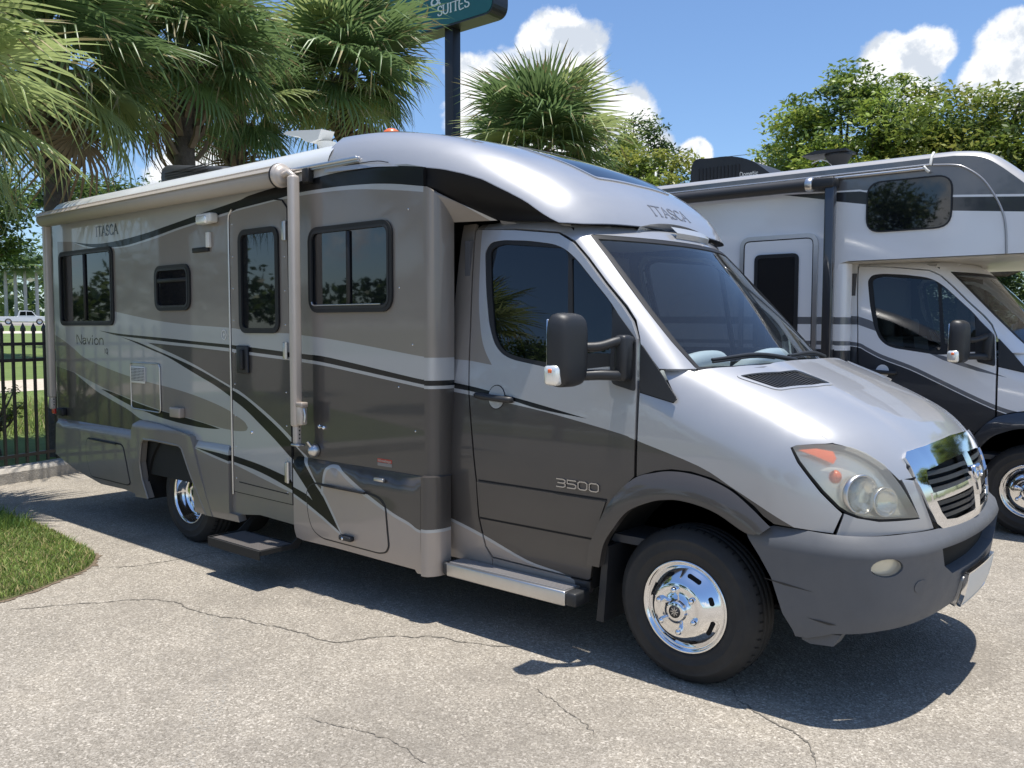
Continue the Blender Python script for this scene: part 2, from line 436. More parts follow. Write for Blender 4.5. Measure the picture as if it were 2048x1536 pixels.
# ------------------------------------------------------------------ lettering by strokes
GLYPH = {
    'I': ([[(.5, 0), (.5, 1)]], .45), 'T': ([[(.5, 0), (.5, 1)], [(.02, 1), (.98, 1)]], .8), 'A': ([[(0, 0), (.5, 1), (1, 0)], [(.2, .35), (.8, .35)]], .85),
    'S': ([[(.93, .82), (.75, .97), (.5, 1), (.22, .95), (.08, .78), (.18, .6), (.5, .5), (.82, .4), (.95, .22), (.8, .05), (.5, 0), (.22, .04), (.05, .18)]], .7),
    'C': ([[(.95, .82), (.78, .96), (.52, 1), (.22, .88), (.06, .62), (.06, .38), (.22, .12), (.52, 0), (.78, .04), (.95, .18)]], .85),
    'U': ([[(.08, 1), (.08, .3), (.2, .08), (.5, 0), (.8, .08), (.92, .3), (.92, 1)]], .85), 'E': ([[(.9, 1), (.1, 1), (.1, 0), (.95, 0)], [(.1, .52), (.75, .52)]], .7),
    'N': ([[(.05, 0), (.05, 1), (.95, 0), (.95, 1)]], .8), 'a': ([[(.1, .55), (.4, .64), (.8, .58), (.85, .4), (.85, 0)], [(.85, .36), (.45, .38), (.12, .25), (.2, .04), (.5, 0), (.85, .2)]], .62),
    'v': ([[(.02, .64), (.5, 0), (.98, .64)]], .6), 'i': ([[(.5, 0), (.5, .62)], [(.42, .86), (.6, .9)]], .3),
    'o': ([[(.5, .64), (.15, .5), (.05, .32), (.18, .08), (.5, 0), (.82, .08), (.95, .32), (.85, .52), (.5, .64)]], .68), 'n': ([[(.1, .64), (.1, 0)], [(.1, .45), (.4, .64), (.75, .6), (.9, .4), (.9, 0)]], .64),
    'Q': ([[(.5, 1), (.15, .85), (.03, .5), (.15, .15), (.5, 0), (.85, .15), (.97, .5), (.85, .85), (.5, 1)], [(.6, .25), (1, -.2)]], .85),
    '3': ([[(.05, 1), (.75, 1), (.95, .88), (.95, .65), (.75, .52), (.2, .52)], [(.75, .52), (.95, .4), (.95, .14), (.75, 0), (.05, 0)]], .9),
    '5': ([[(.95, 1), (.05, 1), (.05, .55), (.75, .55), (.95, .42), (.95, .14), (.75, 0), (.05, 0)]], .9), '0': ([[(.25, 1), (.75, 1), (.95, .82), (.95, .18), (.75, 0), (.25, 0), (.05, .18), (.05, .82), (.25, 1)]], .9),
    'D': ([[(.08, 0), (.08, 1), (.5, 1), (.85, .85), (.95, .5), (.85, .15), (.5, 0), (.08, 0)]], .85), 'm': ([[(.06, .64), (.06, 0)], [(.06, .48), (.28, .64), (.48, .5), (.5, 0)], [(.5, .48), (.75, .64), (.94, .5), (.94, 0)]], .9),
    'e': ([[(.06, .34), (.92, .36), (.8, .58), (.5, .64), (.18, .54), (.05, .3), (.2, .06), (.55, 0), (.88, .1)]], .62), 't': ([[(.45, .95), (.45, .12), (.6, 0), (.85, .05)], [(.1, .64), (.85, .64)]], .45),
    'c': ([[(.9, .54), (.5, .64), (.15, .5), (.05, .3), (.18, .08), (.5, 0), (.9, .1)]], .6), 'W': ([[(0, 1), (.25, 0), (.5, .8), (.75, 0), (1, 1)]], 1.0),
    '&': ([[(1, 0), (.35, .72), (.35, .92), (.52, 1), (.68, .9), (.62, .7), (.15, .4), (.05, .2), (.2, .03), (.5, 0), (.8, .15), (.98, .45)]], .9),
    'b': ([[(.08, 1), (.08, 0), (.5, 0), (.9, .1), (.95, .32), (.82, .58), (.5, .64), (.08, .5)]], .66), 'g': ([[(.9, .62), (.9, -.15), (.7, -.3), (.2, -.28)], [(.9, .5), (.5, .64), (.12, .5), (.05, .3), (.2, .04), (.55, 0), (.9, .15)]], .66),
    'r': ([[(.15, .64), (.15, 0)], [(.15, .42), (.45, .62), (.85, .62)]], .45), 'l': ([[(.5, 1), (.5, 0)]], .28), 'u': ([[(.08, .64), (.08, .15), (.35, 0), (.7, .05), (.9, .25), (.9, .64), (.9, 0)]], .64), 's': ([[(.88, .54), (.5, .64), (.12, .52), (.2, .38), (.78, .28), (.9, .12), (.5, 0), (.08, .1)]], .55)}
def lettering(text, h, w, th, serif=0.0, gap=0.14):
    """stroke letters in a unit of height h, scaled to width w: list of (quads) in 2-D"""
    x = 0; segs = []
    for ch in text:
        if ch == ' ': x += .4; continue
        st, wd = GLYPH[ch]
        for s in st: segs.append([(x + a * wd, b) for a, b in s])
        if serif:
            for s in st:
                for a, b in (s[0], s[-1]):
                    if ch in 'ITAUN' and b in (0, 1) and not (ch == 'A' and b == 1): segs.append([(x + a * wd - serif, b), (x + a * wd + serif, b)])
        x += wd + gap
    k = w / (x - gap); out = []
    for s in segs:
        q = [np.array((a * k, b * h)) for a, b in s]
        if len(q) > 3: q = list(smooth_line(q, 3)) if any(c not in '350' for c in text) else q
        for a, b in zip(q[:-1], q[1:]):
            d = b - a; l = np.hypot(*d)
            if l < 1e-9: continue
            t = d / l * th * .5; nrm = np.array((-t[1], t[0])) * (0.55 + 0.45 * abs(d[1]) / l if serif else 1.0)
            out.append([a - t * .6 + nrm, a - t * .6 - nrm, b + t * .6 - nrm, b + t * .6 + nrm])
    return out
def letters(name, quads, place, m, parent, depth=0.002, label=None):
    """place(a, b, d) -> point; d lifts off the surface"""
    mb = MB()
    for i, q in enumerate(quads):
        d = depth * (1 + 0.07 * (i % 5))
        v = [place(a, b, d) for a, b in q] + [place(a, b, 0.0) for a, b in q]
        mb.add(v, [(0, 1, 2, 3), (0, 4, 5, 1), (1, 5, 6, 2), (2, 6, 7, 3), (3, 7, 4, 0)])
    o = mb.build(name, m, parent)
    if label: o['label'] = label
    return o

# measured outlines, in metres
# coach wall: (x along the vehicle, z up)
CO = {
    'blk_top_up': [(-6.109, 2.462), (-5.855, 2.431), (-5.615, 2.414), (-5.393, 2.412), (-5.101, 2.422), (-4.725, 2.448), (-4.419, 2.479), (-4.13, 2.509), (-3.856, 2.54), (-3.722, 2.553), (-3.413, 2.584), (-3.299, 2.604), (-2.942, 2.632), (-2.655, 2.641), (-2.353, 2.653), (-2.092, 2.65), (-1.944, 2.644), (-1.772, 2.627), (-1.57, 2.598)],
    'blk_top_lo': [(-6.109, 2.462), (-5.856, 2.414), (-5.646, 2.384), (-5.244, 2.366), (-5.054, 2.371), (-4.892, 2.383), (-4.576, 2.415), (-4.275, 2.45), (-3.993, 2.476), (-3.677, 2.504), (-3.415, 2.523), (-3.185, 2.538), (-3.006, 2.548), (-2.732, 2.568), (-2.463, 2.569), (-2.247, 2.563), (-2.062, 2.553), (-1.943, 2.543), (-1.8, 2.526), (-1.598, 2.494), (-1.571, 2.49)],
    'sil_top_lo': [(-6.109, 2.462), (-5.857, 2.401), (-5.647, 2.371), (-5.298, 2.357), (-5.055, 2.357), (-4.892, 2.369), (-4.577, 2.397), (-4.278, 2.434), (-3.993, 2.462), (-3.678, 2.487), (-3.416, 2.512), (-3.186, 2.525), (-3.006, 2.536), (-2.732, 2.547), (-2.464, 2.546), (-2.248, 2.538), (-2.094, 2.526), (-1.944, 2.509), (-1.753, 2.485), (-1.598, 2.462), (-1.571, 2.458)],
    'mid_up': [(-5.29, 1.827), (-4.921, 1.783), (-4.605, 1.75), (-4.307, 1.727), (-4.024, 1.712), (-3.551, 1.694), (-3.4, 1.682), (-3.005, 1.662), (-2.846, 1.658), (-2.711, 1.647), (-2.434, 1.625), (-2.125, 1.593), (-1.668, 1.541), (-1.584, 1.533)],
    'line_up': [(-5.618, 1.669), (-5.261, 1.644), (-4.925, 1.63), (-4.456, 1.612), (-4.025, 1.592), (-3.54, 1.573), (-3.448, 1.568), (-3.309, 1.561), (-2.872, 1.535), (-2.685, 1.524), (-2.437, 1.508), (-1.669, 1.41), (-1.585, 1.405)],
    'line_lo': [(-5.618, 1.669), (-5.367, 1.641), (-5.228, 1.625), (-4.765, 1.601), (-4.31, 1.579), (-4.026, 1.568), (-3.541, 1.547), (-3.449, 1.534), (-3.297, 1.526), (-2.872, 1.502), (-2.686, 1.49), (-2.437, 1.469), (-1.669, 1.382), (-1.585, 1.374)],
    'lsil_lo': [(-5.228, 1.623), (-4.767, 1.574), (-4.311, 1.557), (-4.027, 1.546), (-3.542, 1.523), (-3.45, 1.515), (-3.297, 1.505), (-2.873, 1.482), (-2.709, 1.47), (-2.438, 1.449), (-1.669, 1.363), (-1.585, 1.355)],
    'arch_sil_up': [(-4.767, 1.574), (-4.612, 1.541), (-4.314, 1.478), (-4.033, 1.41), (-3.766, 1.332), (-3.55, 1.271), (-3.438, 1.245), (-3.179, 1.139), (-2.981, 1.045), (-2.826, .956), (-2.784, .904), (-2.664, .838), (-2.554, .709), (-2.484, .66)],
    'arch_up': [(-5.228, 1.619), (-4.928, 1.576), (-4.628, 1.516), (-4.388, 1.468), (-4.172, 1.423), (-3.898, 1.356), (-3.551, 1.255), (-3.373, 1.199), (-3.179, 1.113), (-2.981, 1.016), (-2.839, .933), (-2.827, .92), (-2.696, .834), (-2.564, .701), (-2.485, .634)],
    'arch_lo': [(-5.618, 1.669), (-5.367, 1.641), (-5.093, 1.594), (-4.769, 1.529), (-4.463, 1.467), (-4.174, 1.384), (-3.967, 1.325), (-3.769, 1.268), (-3.553, 1.19), (-3.375, 1.119), (-3.182, 1.019), (-3.033, .939), (-2.888, .853), (-2.834, .821), (-2.813, .79), (-2.647, .646), (-2.582, .582)],
    's2_up': [(-4.029, .798), (-3.825, .791), (-3.566, .78), (-3.442, .771), (-3.202, .746), (-2.974, .71), (-2.864, .686), (-2.817, .652), (-2.638, .609), (-2.582, .582)],
    's2_lo': [(-4.029, .798), (-3.826, .772), (-3.568, .737), (-3.322, .711), (-3.088, .672), (-2.823, .609), (-2.639, .554)],
    's2sil_lo': [(-4.029, .791), (-3.827, .755), (-3.568, .719), (-3.493, .709), (-3.205, .657), (-2.977, .616), (-2.823, .588), (-2.634, .528), (-2.468, .468), (-2.283, .389)],
    's2sil_up2': [(-2.639, .554), (-2.467, .487), (-2.312, .419)],
    'vline_r': [(-2.484, .66), (-2.445, .62), (-2.368, .524), (-2.283, .408)],
    'c3_out': [(-2.494, .652), (-2.483, .742), (-2.462, .795), (-2.421, .827), (-2.372, .835), (-2.324, .828), (-2.267, .797), (-2.128, .727), (-1.993, .672), (-1.819, .606), (-1.685, .57), (-1.612, .541)],
    'c3_in': [(-2.472, .648), (-2.463, .732), (-2.442, .784), (-2.402, .811), (-2.363, .815), (-2.315, .798), (-2.249, .756), (-2.128, .697), (-1.993, .648), (-1.82, .586), (-1.686, .553), (-1.612, .525)],
    'e_up': [(-6.31, 1.568), (-6.111, 1.5), (-5.937, 1.433), (-5.637, 1.372), (-5.28, 1.316), (-5.026, 1.284), (-4.626, 1.245), (-4.253, 1.209), (-3.974, 1.171), (-3.709, 1.124), (-3.519, 1.076), (-3.397, 1.035), (-3.35, .997)],
    'e_lo': [(-3.35, .997), (-3.375, .971), (-3.461, .961), (-3.586, .96), (-3.727, .965), (-4.049, .996), (-4.219, 1.011), (-4.559, 1.039), (-5.036, 1.098), (-5.467, 1.158), (-5.835, 1.228), (-6.135, 1.291)],
    'bs_up': [(-5.613, 1.164), (-5.379, 1.142), (-5.037, 1.09), (-4.793, 1.06), (-4.559, 1.035), (-4.364, 1.02), (-4.19, 1.005), (-3.913, .98), (-3.721, .956)],
    'bs_lo': [(-5.613, 1.164), (-5.293, 1.092), (-5.039, 1.041), (-4.795, 1.008), (-4.639, .987), (-4.337, .961), (-4.051, .948), (-3.847, .949), (-3.721, .956)],
    'dk_up': [(-6.136, 1.289), (-5.744, 1.154), (-5.471, 1.087), (-5.125, 1.011), (-4.928, .951), (-4.642, .908)],
    'rear_win': [(-6.361, 2.36), (-6.256, 2.381), (-5.398, 2.375), (-5.311, 2.354), (-5.313, 1.724), (-5.367, 1.708), (-6.304, 1.717), (-6.374, 1.762)],
    'bath_win': [(-4.609, 2.146), (-4.554, 2.178), (-4.144, 2.174), (-4.082, 2.146), (-4.088, 1.847), (-4.131, 1.826), (-4.556, 1.825), (-4.614, 1.885)],
    'door_win': [(-3.415, 2.329), (-3.366, 2.373), (-3.008, 2.371), (-2.949, 2.331), (-2.943, 1.69), (-2.983, 1.66), (-3.352, 1.656), (-3.417, 1.716)],
    'front_win': [(-2.639, 2.296), (-2.581, 2.33), (-1.946, 2.332), (-1.869, 2.302), (-1.836, 2.229), (-1.835, 1.844), (-1.903, 1.791), (-2.546, 1.795), (-2.625, 1.843)],
    'heater': [(-5.04, 1.401), (-4.572, 1.414), (-4.567, 1.03), (-4.622, 1.007), (-5.057, 1.032)],
    'hgrille': [(-5.021, 1.377), (-4.801, 1.376), (-4.807, 1.245), (-5.029, 1.24)],
    'ventbox': [(-4.369, 1.073), (-4.208, 1.087), (-4.204, 1.008), (-4.365, 1.001)],
    'flare_out': [(-4.995, .845), (-4.97, .903), (-4.911, .939), (-4.785, .944), (-4.533, .928), (-4.151, .896), (-4.068, .873), (-4.042, .831), (-3.81, .299)],
    'flare_in': [(-4.775, .311), (-4.851, .459), (-4.872, .596), (-4.836, .76), (-4.799, .794), (-4.639, .799), (-4.242, .791), (-4.2, .772), (-3.898, .298)],
    'rear_skirt': [(-6.514, .506), (-6.298, .46), (-6.055, .403), (-5.594, .329), (-5.161, .34), (-4.859, .304), (-4.775, .307)],
    'store_rear': [(-5.789, .719), (-5.215, .716), (-5.142, .683), (-5.046, .436), (-5.1, .384), (-5.769, .384), (-5.83, .469), (-5.871, .609)],
    'skirt_mid': [(-3.81, .299), (-3.456, .307), (-3.467, .355), (-3.224, .39), (-2.764, .379), (-2.787, .31), (-2.408, .3)],
    'store_front': [(-2.648, .62), (-2.626, .668), (-2.564, .698), (-1.993, .693), (-1.922, .675), (-1.884, .633), (-1.856, .4), (-1.882, .36), (-1.944, .344), (-2.5, .349), (-2.591, .389), (-2.635, .486)],
    'skirt_front': [(-3, .361), (-2.791, .352), (-2.782, .308), (-2.718, .298), (-2.372, .303), (-1.646, .296), (-1.63, .276), (-1.549, .274)],
    'store_latch': [(-2.283, .405), (-2.17, .41), (-2.165, .38), (-2.283, .38)],
}
# cab: (x, y, z) on the right-hand side
CB = {
    'door_top': [(-1.401, -.949, 1.511), (-1.414, -.923, 1.702), (-1.439, -.879, 2.001), (-1.454, -.829, 2.252), (-1.443, -.819, 2.267), (-1.159, -.834, 2.245), (-.843, -.843, 2.204), (-.75, -.839, 2.155), (-.65, -.85, 2.061), (-.522, -.868, 1.928), (-.396, -.879, 1.807), (-.334, -.891, 1.735), (-.294, -.918, 1.648)],
    'door_lo': [(-.333, -.854, 1.647), (-.262, -.963, 1.386), (-.256, -.995, .968), (-.407, -.993, .826), (-.486, -.985, .662), (-.516, -.972, .527), (-.542, -.956, .409), (-.541, -.954, .395), (-.649, -.955, .399), (-1.222, -.956, .41), (-1.26, -.964, .462), (-1.296, -.982, .628), (-1.304, -.994, .837), (-1.328, -.991, 1.055), (-1.341, -.987, 1.12), (-1.382, -.969, 1.331), (-1.401, -.949, 1.511)],
    'glass': [(-1.361, -.86, 2.133), (-1.328, -.851, 2.183), (-1.241, -.849, 2.192), (-1.05, -.852, 2.177), (-.866, -.857, 2.147), (-.785, -.861, 2.115), (-.704, -.867, 2.056), (-.594, -.881, 1.95), (-.472, -.894, 1.834), (-.39, -.91, 1.735), (-.298, -.922, 1.639)],
    'glass_lo': [(-.283, -.944, 1.544), (-.432, -.949, 1.508), (-.72, -.953, 1.472), (-1.081, -.947, 1.524), (-1.159, -.943, 1.551), (-1.223, -.936, 1.607), (-1.276, -.921, 1.716), (-1.327, -.891, 1.923)],
    'pane_main': [(-1.323, -.858, 2.146), (-1.238, -.853, 2.17), (-.803, -.86, 2.123), (-.768, -.866, 2.086), (-.702, -.95, 1.499), (-1.045, -.945, 1.539), (-1.162, -.941, 1.572), (-1.23, -.928, 1.665), (-1.287, -.891, 1.922)],
    'pane_vent': [(-.741, -.869, 2.064), (-.721, -.867, 2.063), (-.465, -.898, 1.82), (-.43, -.941, 1.572), (-.679, -.941, 1.567)],
    'paint_taupe': [(-1.403, -.821, 2.264), (-1.391, -.868, 2.074), (-1.37, -.902, 1.85), (-1.329, -.928, 1.665), (-1.288, -.941, 1.57), (-1.228, -.951, 1.491)],
    'taupe_lo': [(-1.228, -.951, 1.491), (-1.401, -.949, 1.511), (-1.557, -.948, 1.518)],
    'cab_blk_up': [(-1.542, -.963, 1.385), (-1.385, -.965, 1.368), (-1.234, -.967, 1.347), (-1.061, -.97, 1.322), (-.868, -.973, 1.291), (-.553, -.978, 1.237)],
    'cab_blk_lo': [(-1.539, -.967, 1.352), (-1.383, -.968, 1.339), (-1.232, -.97, 1.321), (-1.059, -.972, 1.301), (-.866, -.975, 1.267), (-.553, -.978, 1.237)],
    'cab_dk_up': [(-1.537, -.969, 1.331), (-1.381, -.971, 1.317), (-1.23, -.972, 1.299), (-1.057, -.974, 1.283), (-.773, -.977, 1.247), (-.36, -.983, 1.179), (-.265, -.985, 1.154), (.081, -.991, 1.063), (.256, -.994, .981), (.399, -.995, .911), (.558, -.971, .83)],
    'cab_sil3_up': [(-1.476, -.978, .578), (-1.27, -.972, .526), (-.962, -.959, .432), (-.741, -.956, .406), (-.651, -.952, .38)],
    'cab_sil3_lo': [(-1.477, -.976, .559), (-1.272, -.97, .507), (-.964, -.957, .417), (-.765, -.954, .395), (-.651, -.952, .38)],
    'groove1': [(-1.46, -.994, .836), (-1.304, -.994, .84), (-.936, -.994, .838), (-.415, -.994, .836)],
    'groove2': [(-1.471, -.982, .627), (-1.288, -.982, .626), (-.945, -.982, .627), (-.513, -.982, .625)],
    'handle': [(-1.232, -.97, 1.324), (-1.179, -.965, 1.374), (-1.113, -.969, 1.33), (-1.168, -.977, 1.248), (-1.331, -.97, 1.319), (-1.06, -.971, 1.315)],
    'badge': [(-.738, -.995, .909), (-.464, -.995, .91), (-.464, -.995, .877), (-.738, -.995, .881)],
    'mirtri': [(-.465, -.898, 1.82), (-.294, -.918, 1.648), (-.286, -.924, 1.626), (-.169, -.938, 1.502)],
    'mirtri2': [(-.181, -.907, 1.501), (-.05, -.951, 1.359), (-.057, -.957, 1.343), (-.266, -.963, 1.386), (-.408, -.96, 1.418), (-.393, -.959, 1.425)],
    'apil_in': [(-.715, -.788, 2.195), (-.691, -.768, 2.188), (-.581, -.782, 2.075), (-.317, -.821, 1.794), (-.163, -.829, 1.633), (-.039, -.818, 1.509)],
    'apil_top': [(-.837, -.804, 2.257), (-.797, -.788, 2.252), (-.737, -.752, 2.237)],
    'roofline': [(-.837, -.804, 2.257)],
    'seam': [(-.02, -.851, 1.497), (.103, -.851, 1.451), (.214, -.857, 1.404), (.321, -.864, 1.358), (.424, -.87, 1.313), (.522, -.871, 1.27), (.651, -.846, 1.207)],
    'hoodhl': [(.651, -.846, 1.207), (.739, -.786, 1.175), (.808, -.736, 1.127), (.856, -.699, 1.073), (.875, -.681, 1.048)],
    'hood_front': [(.874, -.677, 1.056), (.907, -.602, 1.047), (.881, -.618, 1.094), (.866, -.58, 1.14), (.866, -.549, 1.15), (.891, .368, 1.159)],
    'cowl': [(-.022, -.848, 1.5), (.112, -.725, 1.51), (.224, -.493, 1.513), (.252, -.112, 1.524)],
    'vent': [(.155, -.76, 1.481), (.302, -.403, 1.491), (.468, -.375, 1.427), (.344, -.718, 1.423)],
    'headlight': [(.501, -.939, 1.185), (.517, -.929, 1.195), (.591, -.89, 1.202), (.645, -.853, 1.204), (.709, -.805, 1.192), (.762, -.764, 1.167), (.826, -.717, 1.114), (.86, -.698, 1.064), (.882, -.68, 1.027), (.912, -.644, .958), (.939, -.6, .879), (.889, -.711, .884), (.831, -.794, .886), (.782, -.845, .894), (.73, -.885, .917), (.697, -.905, .942), (.638, -.93, 1.006), (.581, -.944, 1.075), (.54, -.947, 1.125)],
    'hl_orange': [(.53, -.934, 1.174), (.595, -.899, 1.183), (.658, -.867, 1.172), (.673, -.871, 1.143), (.666, -.886, 1.121), (.589, -.916, 1.154)],
    'hl_lens1': [(.726, -.878, .989), (.769, -.82, 1.073), (.824, -.783, .994), (.782, -.844, .911)],
    'hl_lens2': [(.827, -.788, .955), (.841, -.756, 1.009), (.873, -.72, .958), (.857, -.756, .91)],
    'hl_turn': [(.649, -.909, 1.078), (.712, -.863, 1.093), (.721, -.869, 1.048), (.668, -.905, 1.053)],
    'fend_bot': [(-.256, -.995, .968), (-.255, -.995, .967), (-.059, -.993, 1.024), (.111, -.993, 1.013), (.274, -.995, .958), (.44, -.993, .835), (.565, -.969, .828), (.703, -.909, .818), (.691, -.916, .817), (.72, -.893, .917)],
    'corner_panel': [(.717, -.895, .917), (.762, -.863, .898), (.831, -.794, .881), (.939, -.601, .876), (.878, -.67, 1.053), (.915, -.585, 1.039), (.951, -.548, .921), (.972, -.497, .818), (.878, -.735, .819), (.805, -.828, .814), (.691, -.916, .817)],
    'arch_out': [(-.256, -.995, .968), (-.255, -.995, .967), (-.147, -.993, 1.007), (-.059, -.993, 1.024), (.044, -.993, 1.024), (.152, -.994, 1.006), (.258, -.995, .967), (.352, -.995, .906), (.44, -.993, .835)],
    'arch_in': [(.291, -.993, .805), (.212, -.994, .861), (.114, -.995, .889), (.013, -.995, .9), (-.056, -.995, .895), (-.144, -.995, .874), (-.273, -.993, .812)],
    'arch_low': [(-.255, -.995, .967), (-.386, -.994, .842), (-.5, -.982, .624), (-.531, -.973, .533), (-.542, -.956, .409)],
    'arch_low_in': [(-.273, -.993, .812), (-.36, -.988, .714), (-.421, -.982, .621)],
    'grille_out': [(.866, -.571, 1.142), (.868, -.553, 1.147), (.891, .368, 1.159), (.88, .502, 1.146)],
    'grille_l': [(.867, -.583, 1.137), (.914, -.59, 1.039), (.951, -.548, .921), (.972, -.497, .839), (.987, -.426, .801), (1.006, -.289, .787)],
    'emblem': [(.985, -.132, 1.023), (.991, .007, 1.014), (1.008, .034, .951), (1.01, -.097, .925), (1.01, -.151, .911), (1.021, -.053, .822)],
    'bump_top': [(.293, -.988, .797), (.442, -.973, .817), (.722, -.951, .821), (.823, -.884, .821), (.987, -.528, .812), (1.021, -.298, .805), (1.032, .344, .791)],
    'bump_edge': [(.293, -.988, .797), (.387, -.995, .696), (.438, -.986, .609), (.487, -.973, .456), (.529, -.962, .383)],
    'bump_bot': [(.53, -.965, .399), (.703, -.958, .437), (.977, -.599, .492), (1.005, -.408, .484)],
    'bump_fog': [(.863, -.892, .707), (.913, -.835, .737), (.91, -.829, .683), (.883, -.863, .668)],
    'bump_intake': [(1.019, -.575, .75), (1.06, -.048, .722), (1.052, .129, .665), (1.042, .186, .606), (1.032, -.319, .595), (1.023, -.446, .617), (1.019, -.541, .695)],
    'cap_low': [(-2.195, -1.152, 2.649), (-1.98, -1.143, 2.644), (-1.723, -1.124, 2.62), (-1.476, -1.095, 2.577), (-1.329, -1.066, 2.538), (-1.213, -1.039, 2.498), (-1.047, -.994, 2.421), (-.945, -.959, 2.366), (-.854, -.927, 2.301), (-.773, -.884, 2.244)],
    'cap_lip': [(-.773, -.884, 2.244), (-.698, -.783, 2.243), (-.617, -.443, 2.263), (-.594, -.067, 2.273)],
}

def interp(x,xs,ys):
    """smooth (Catmull-Rom / monotone-ish) 1D interpolation"""
    xs=np.asarray(xs,float); ys=np.asarray(ys,float)
    x=np.asarray(x,float)
    m=np.gradient(ys,xs)
    i=np.clip(np.searchsorted(xs,x)-1,0,len(xs)-2)
    h=xs[i+1]-xs[i]; t=np.clip((x-xs[i])/h,-.5,1.5)
    return (2*t**3-3*t**2+1)*ys[i]+(t**3-2*t**2+t)*h*m[i]+(-2*t**3+3*t**2)*ys[i+1]+(t**3-t**2)*h*m[i+1]
def smax(a,b,k):
    h=np.maximum(k-np.abs(a-b),0)/k
    return np.maximum(a,b)+h*h*k*.25
WZ=[.2,.40,.55,.75,.95,1.15,1.37,1.6,1.85,2.05,2.2,2.4]
WY=[.93,.955,.975,.99,.995,.985,.965,.937,.902,.872,.848,.80]
def cab_w(z): return interp(z,WZ,WY)
HX=[-.6,-.1,.2,.5,.7,.85,.95,1.1]
HZ=[1.95,1.665,1.545,1.425,1.325,1.228,1.15,.98]
def hood_h(x,y): return interp(x,HX,HZ)-.03*(np.abs(y)/.6)**2-.045*(np.abs(y)/.8)**6-.012*(lambda t:t*t*(3-2*t))(np.clip((np.abs(y)-.46+.10*x)/.10,0,1))
def nose_x(y,z):
    c=interp(z,[.3,.6,.85,1.0,1.15,1.3],[.98,1.01,1.02,1.0,.965,.91])
    u=np.abs(y)/.97
    return c-.17*u**2-.24*u**6
def F_body(x,y,z):
    """lower cab: sides, hood and nose"""
    side=np.abs(y)-cab_w(z)
    return smax(smax(side,(z-hood_h(x,y))*.93,.16),x-nose_x(y,z),.14)
def wind_x(y,z): return .145-.985*(z-1.5)-.03*(z-1.5)*(z-2.22)*2-.16*(np.abs(y)/.78)**2
def F_green(x,y,z):
    """greenhouse: side glass plane, windscreen, roof"""
    side=np.abs(y)-cab_w(z)
    return smax(smax(side,(x-wind_x(y,z))*.71,.12),z-(2.34-.05*y*y),.1)
def F_bump(x,y,z):
    c=interp(z,[.25,.36,.45,.6,.72,.755,.775,.81,.84],[.90,.975,1.015,1.045,1.060,1.064,1.058,1.025,.985])
    u=np.abs(y)/.985
    wy=interp(z,[.25,.4,.6,.735,.765,.785,.815,.84],[.93,.965,.985,.998,1.0,.995,.975,.955])
    return smax(np.abs(y)-wy,x-(c-.11*u**2-.19*u**6),.10)
CX=[-3.2,-2.7,-2.4,-2.05,-1.85,-1.6,-1.3,-1.0,-.8,-.68,-.6,-.5]
CZ=[2.885,2.92,2.945,2.935,2.905,2.85,2.755,2.625,2.50,2.395,2.285,2.05]
CWX=[-3.2,-1.75,-1.5,-1.25,-1.0,-.82,-.6]
CWY=[1.15,1.15,1.135,1.095,1.03,.965,.86]
def F_cap(x,y,z):
    side=np.abs(y)-interp(x,CWX,CWY)-.12*np.clip(2.75-z,0,1)*0
    xs=x+.09*(np.abs(y)/.8)**2
    top=(z-interp(xs,CX,CZ)+.015*y*y)*.85
    return smax(side,top,.32)


# ------------------------------------------------------------------ lifting outlines onto the surfaces
X_, Y_, Z_ = np.eye(3)
def frame(e1, e2, n): return tuple(np.asarray(q, float) for q in (e1, e2, n))
SIDE = frame(X_, Z_, -Y_)
SIDE_L = frame(X_, Z_, Y_)
NOSE = frame(Y_, Z_, X_)
HOOD = frame((math.cos(R(30)), 0, -math.sin(R(30))), Y_, (math.sin(R(30)), 0, math.cos(R(30))))
CORN = frame((.69, .724, 0), Z_, (.724, -.69, 0))
CORN_L = frame((.69, -.724, 0), Z_, (.724, .69, 0))
TOP = frame(X_, Y_, Z_)
def to2(pts, fr):
    q = np.atleast_2d(np.asarray(pts, float)); return np.stack([q @ fr[0], q @ fr[1]], 1)
def grad(F, P, h=1e-4):
    x, y, z = P.T
    g = np.stack([F(x + h, y, z) - F(x - h, y, z), F(x, y + h, z) - F(x, y - h, z), F(x, y, z + h) - F(x, y, z - h)], 1)
    return g / np.maximum(np.linalg.norm(g, axis=1)[:, None], 1e-12)
def lifter(F, fr, s0, s1, shift=(0, 0, 0)):
    e1, e2, n = fr; sh = np.asarray(shift, float)
    def lift(a, b):
        base = np.outer(a, e1) + np.outer(b, e2)
        lo = np.full(len(a), s0, float); hi = np.full(len(a), s1, float)
        for _ in range(32):
            m = (lo + hi) / 2; P = base + m[:, None] * n; i = F(P[:, 0], P[:, 1], P[:, 2]) < 0
            lo = np.where(i, m, lo); hi = np.where(i, hi, m)
        P = base + lo[:, None] * n
        return P + sh, grad(F, P)
    return lift
RC = 0.28          # axis of the bumper's wrap
def to_rad(pts):
    q = np.atleast_2d(np.asarray(pts, float)); return np.stack([np.arctan2(q[:, 1], q[:, 0] - RC) * .75, q[:, 2]], 1)
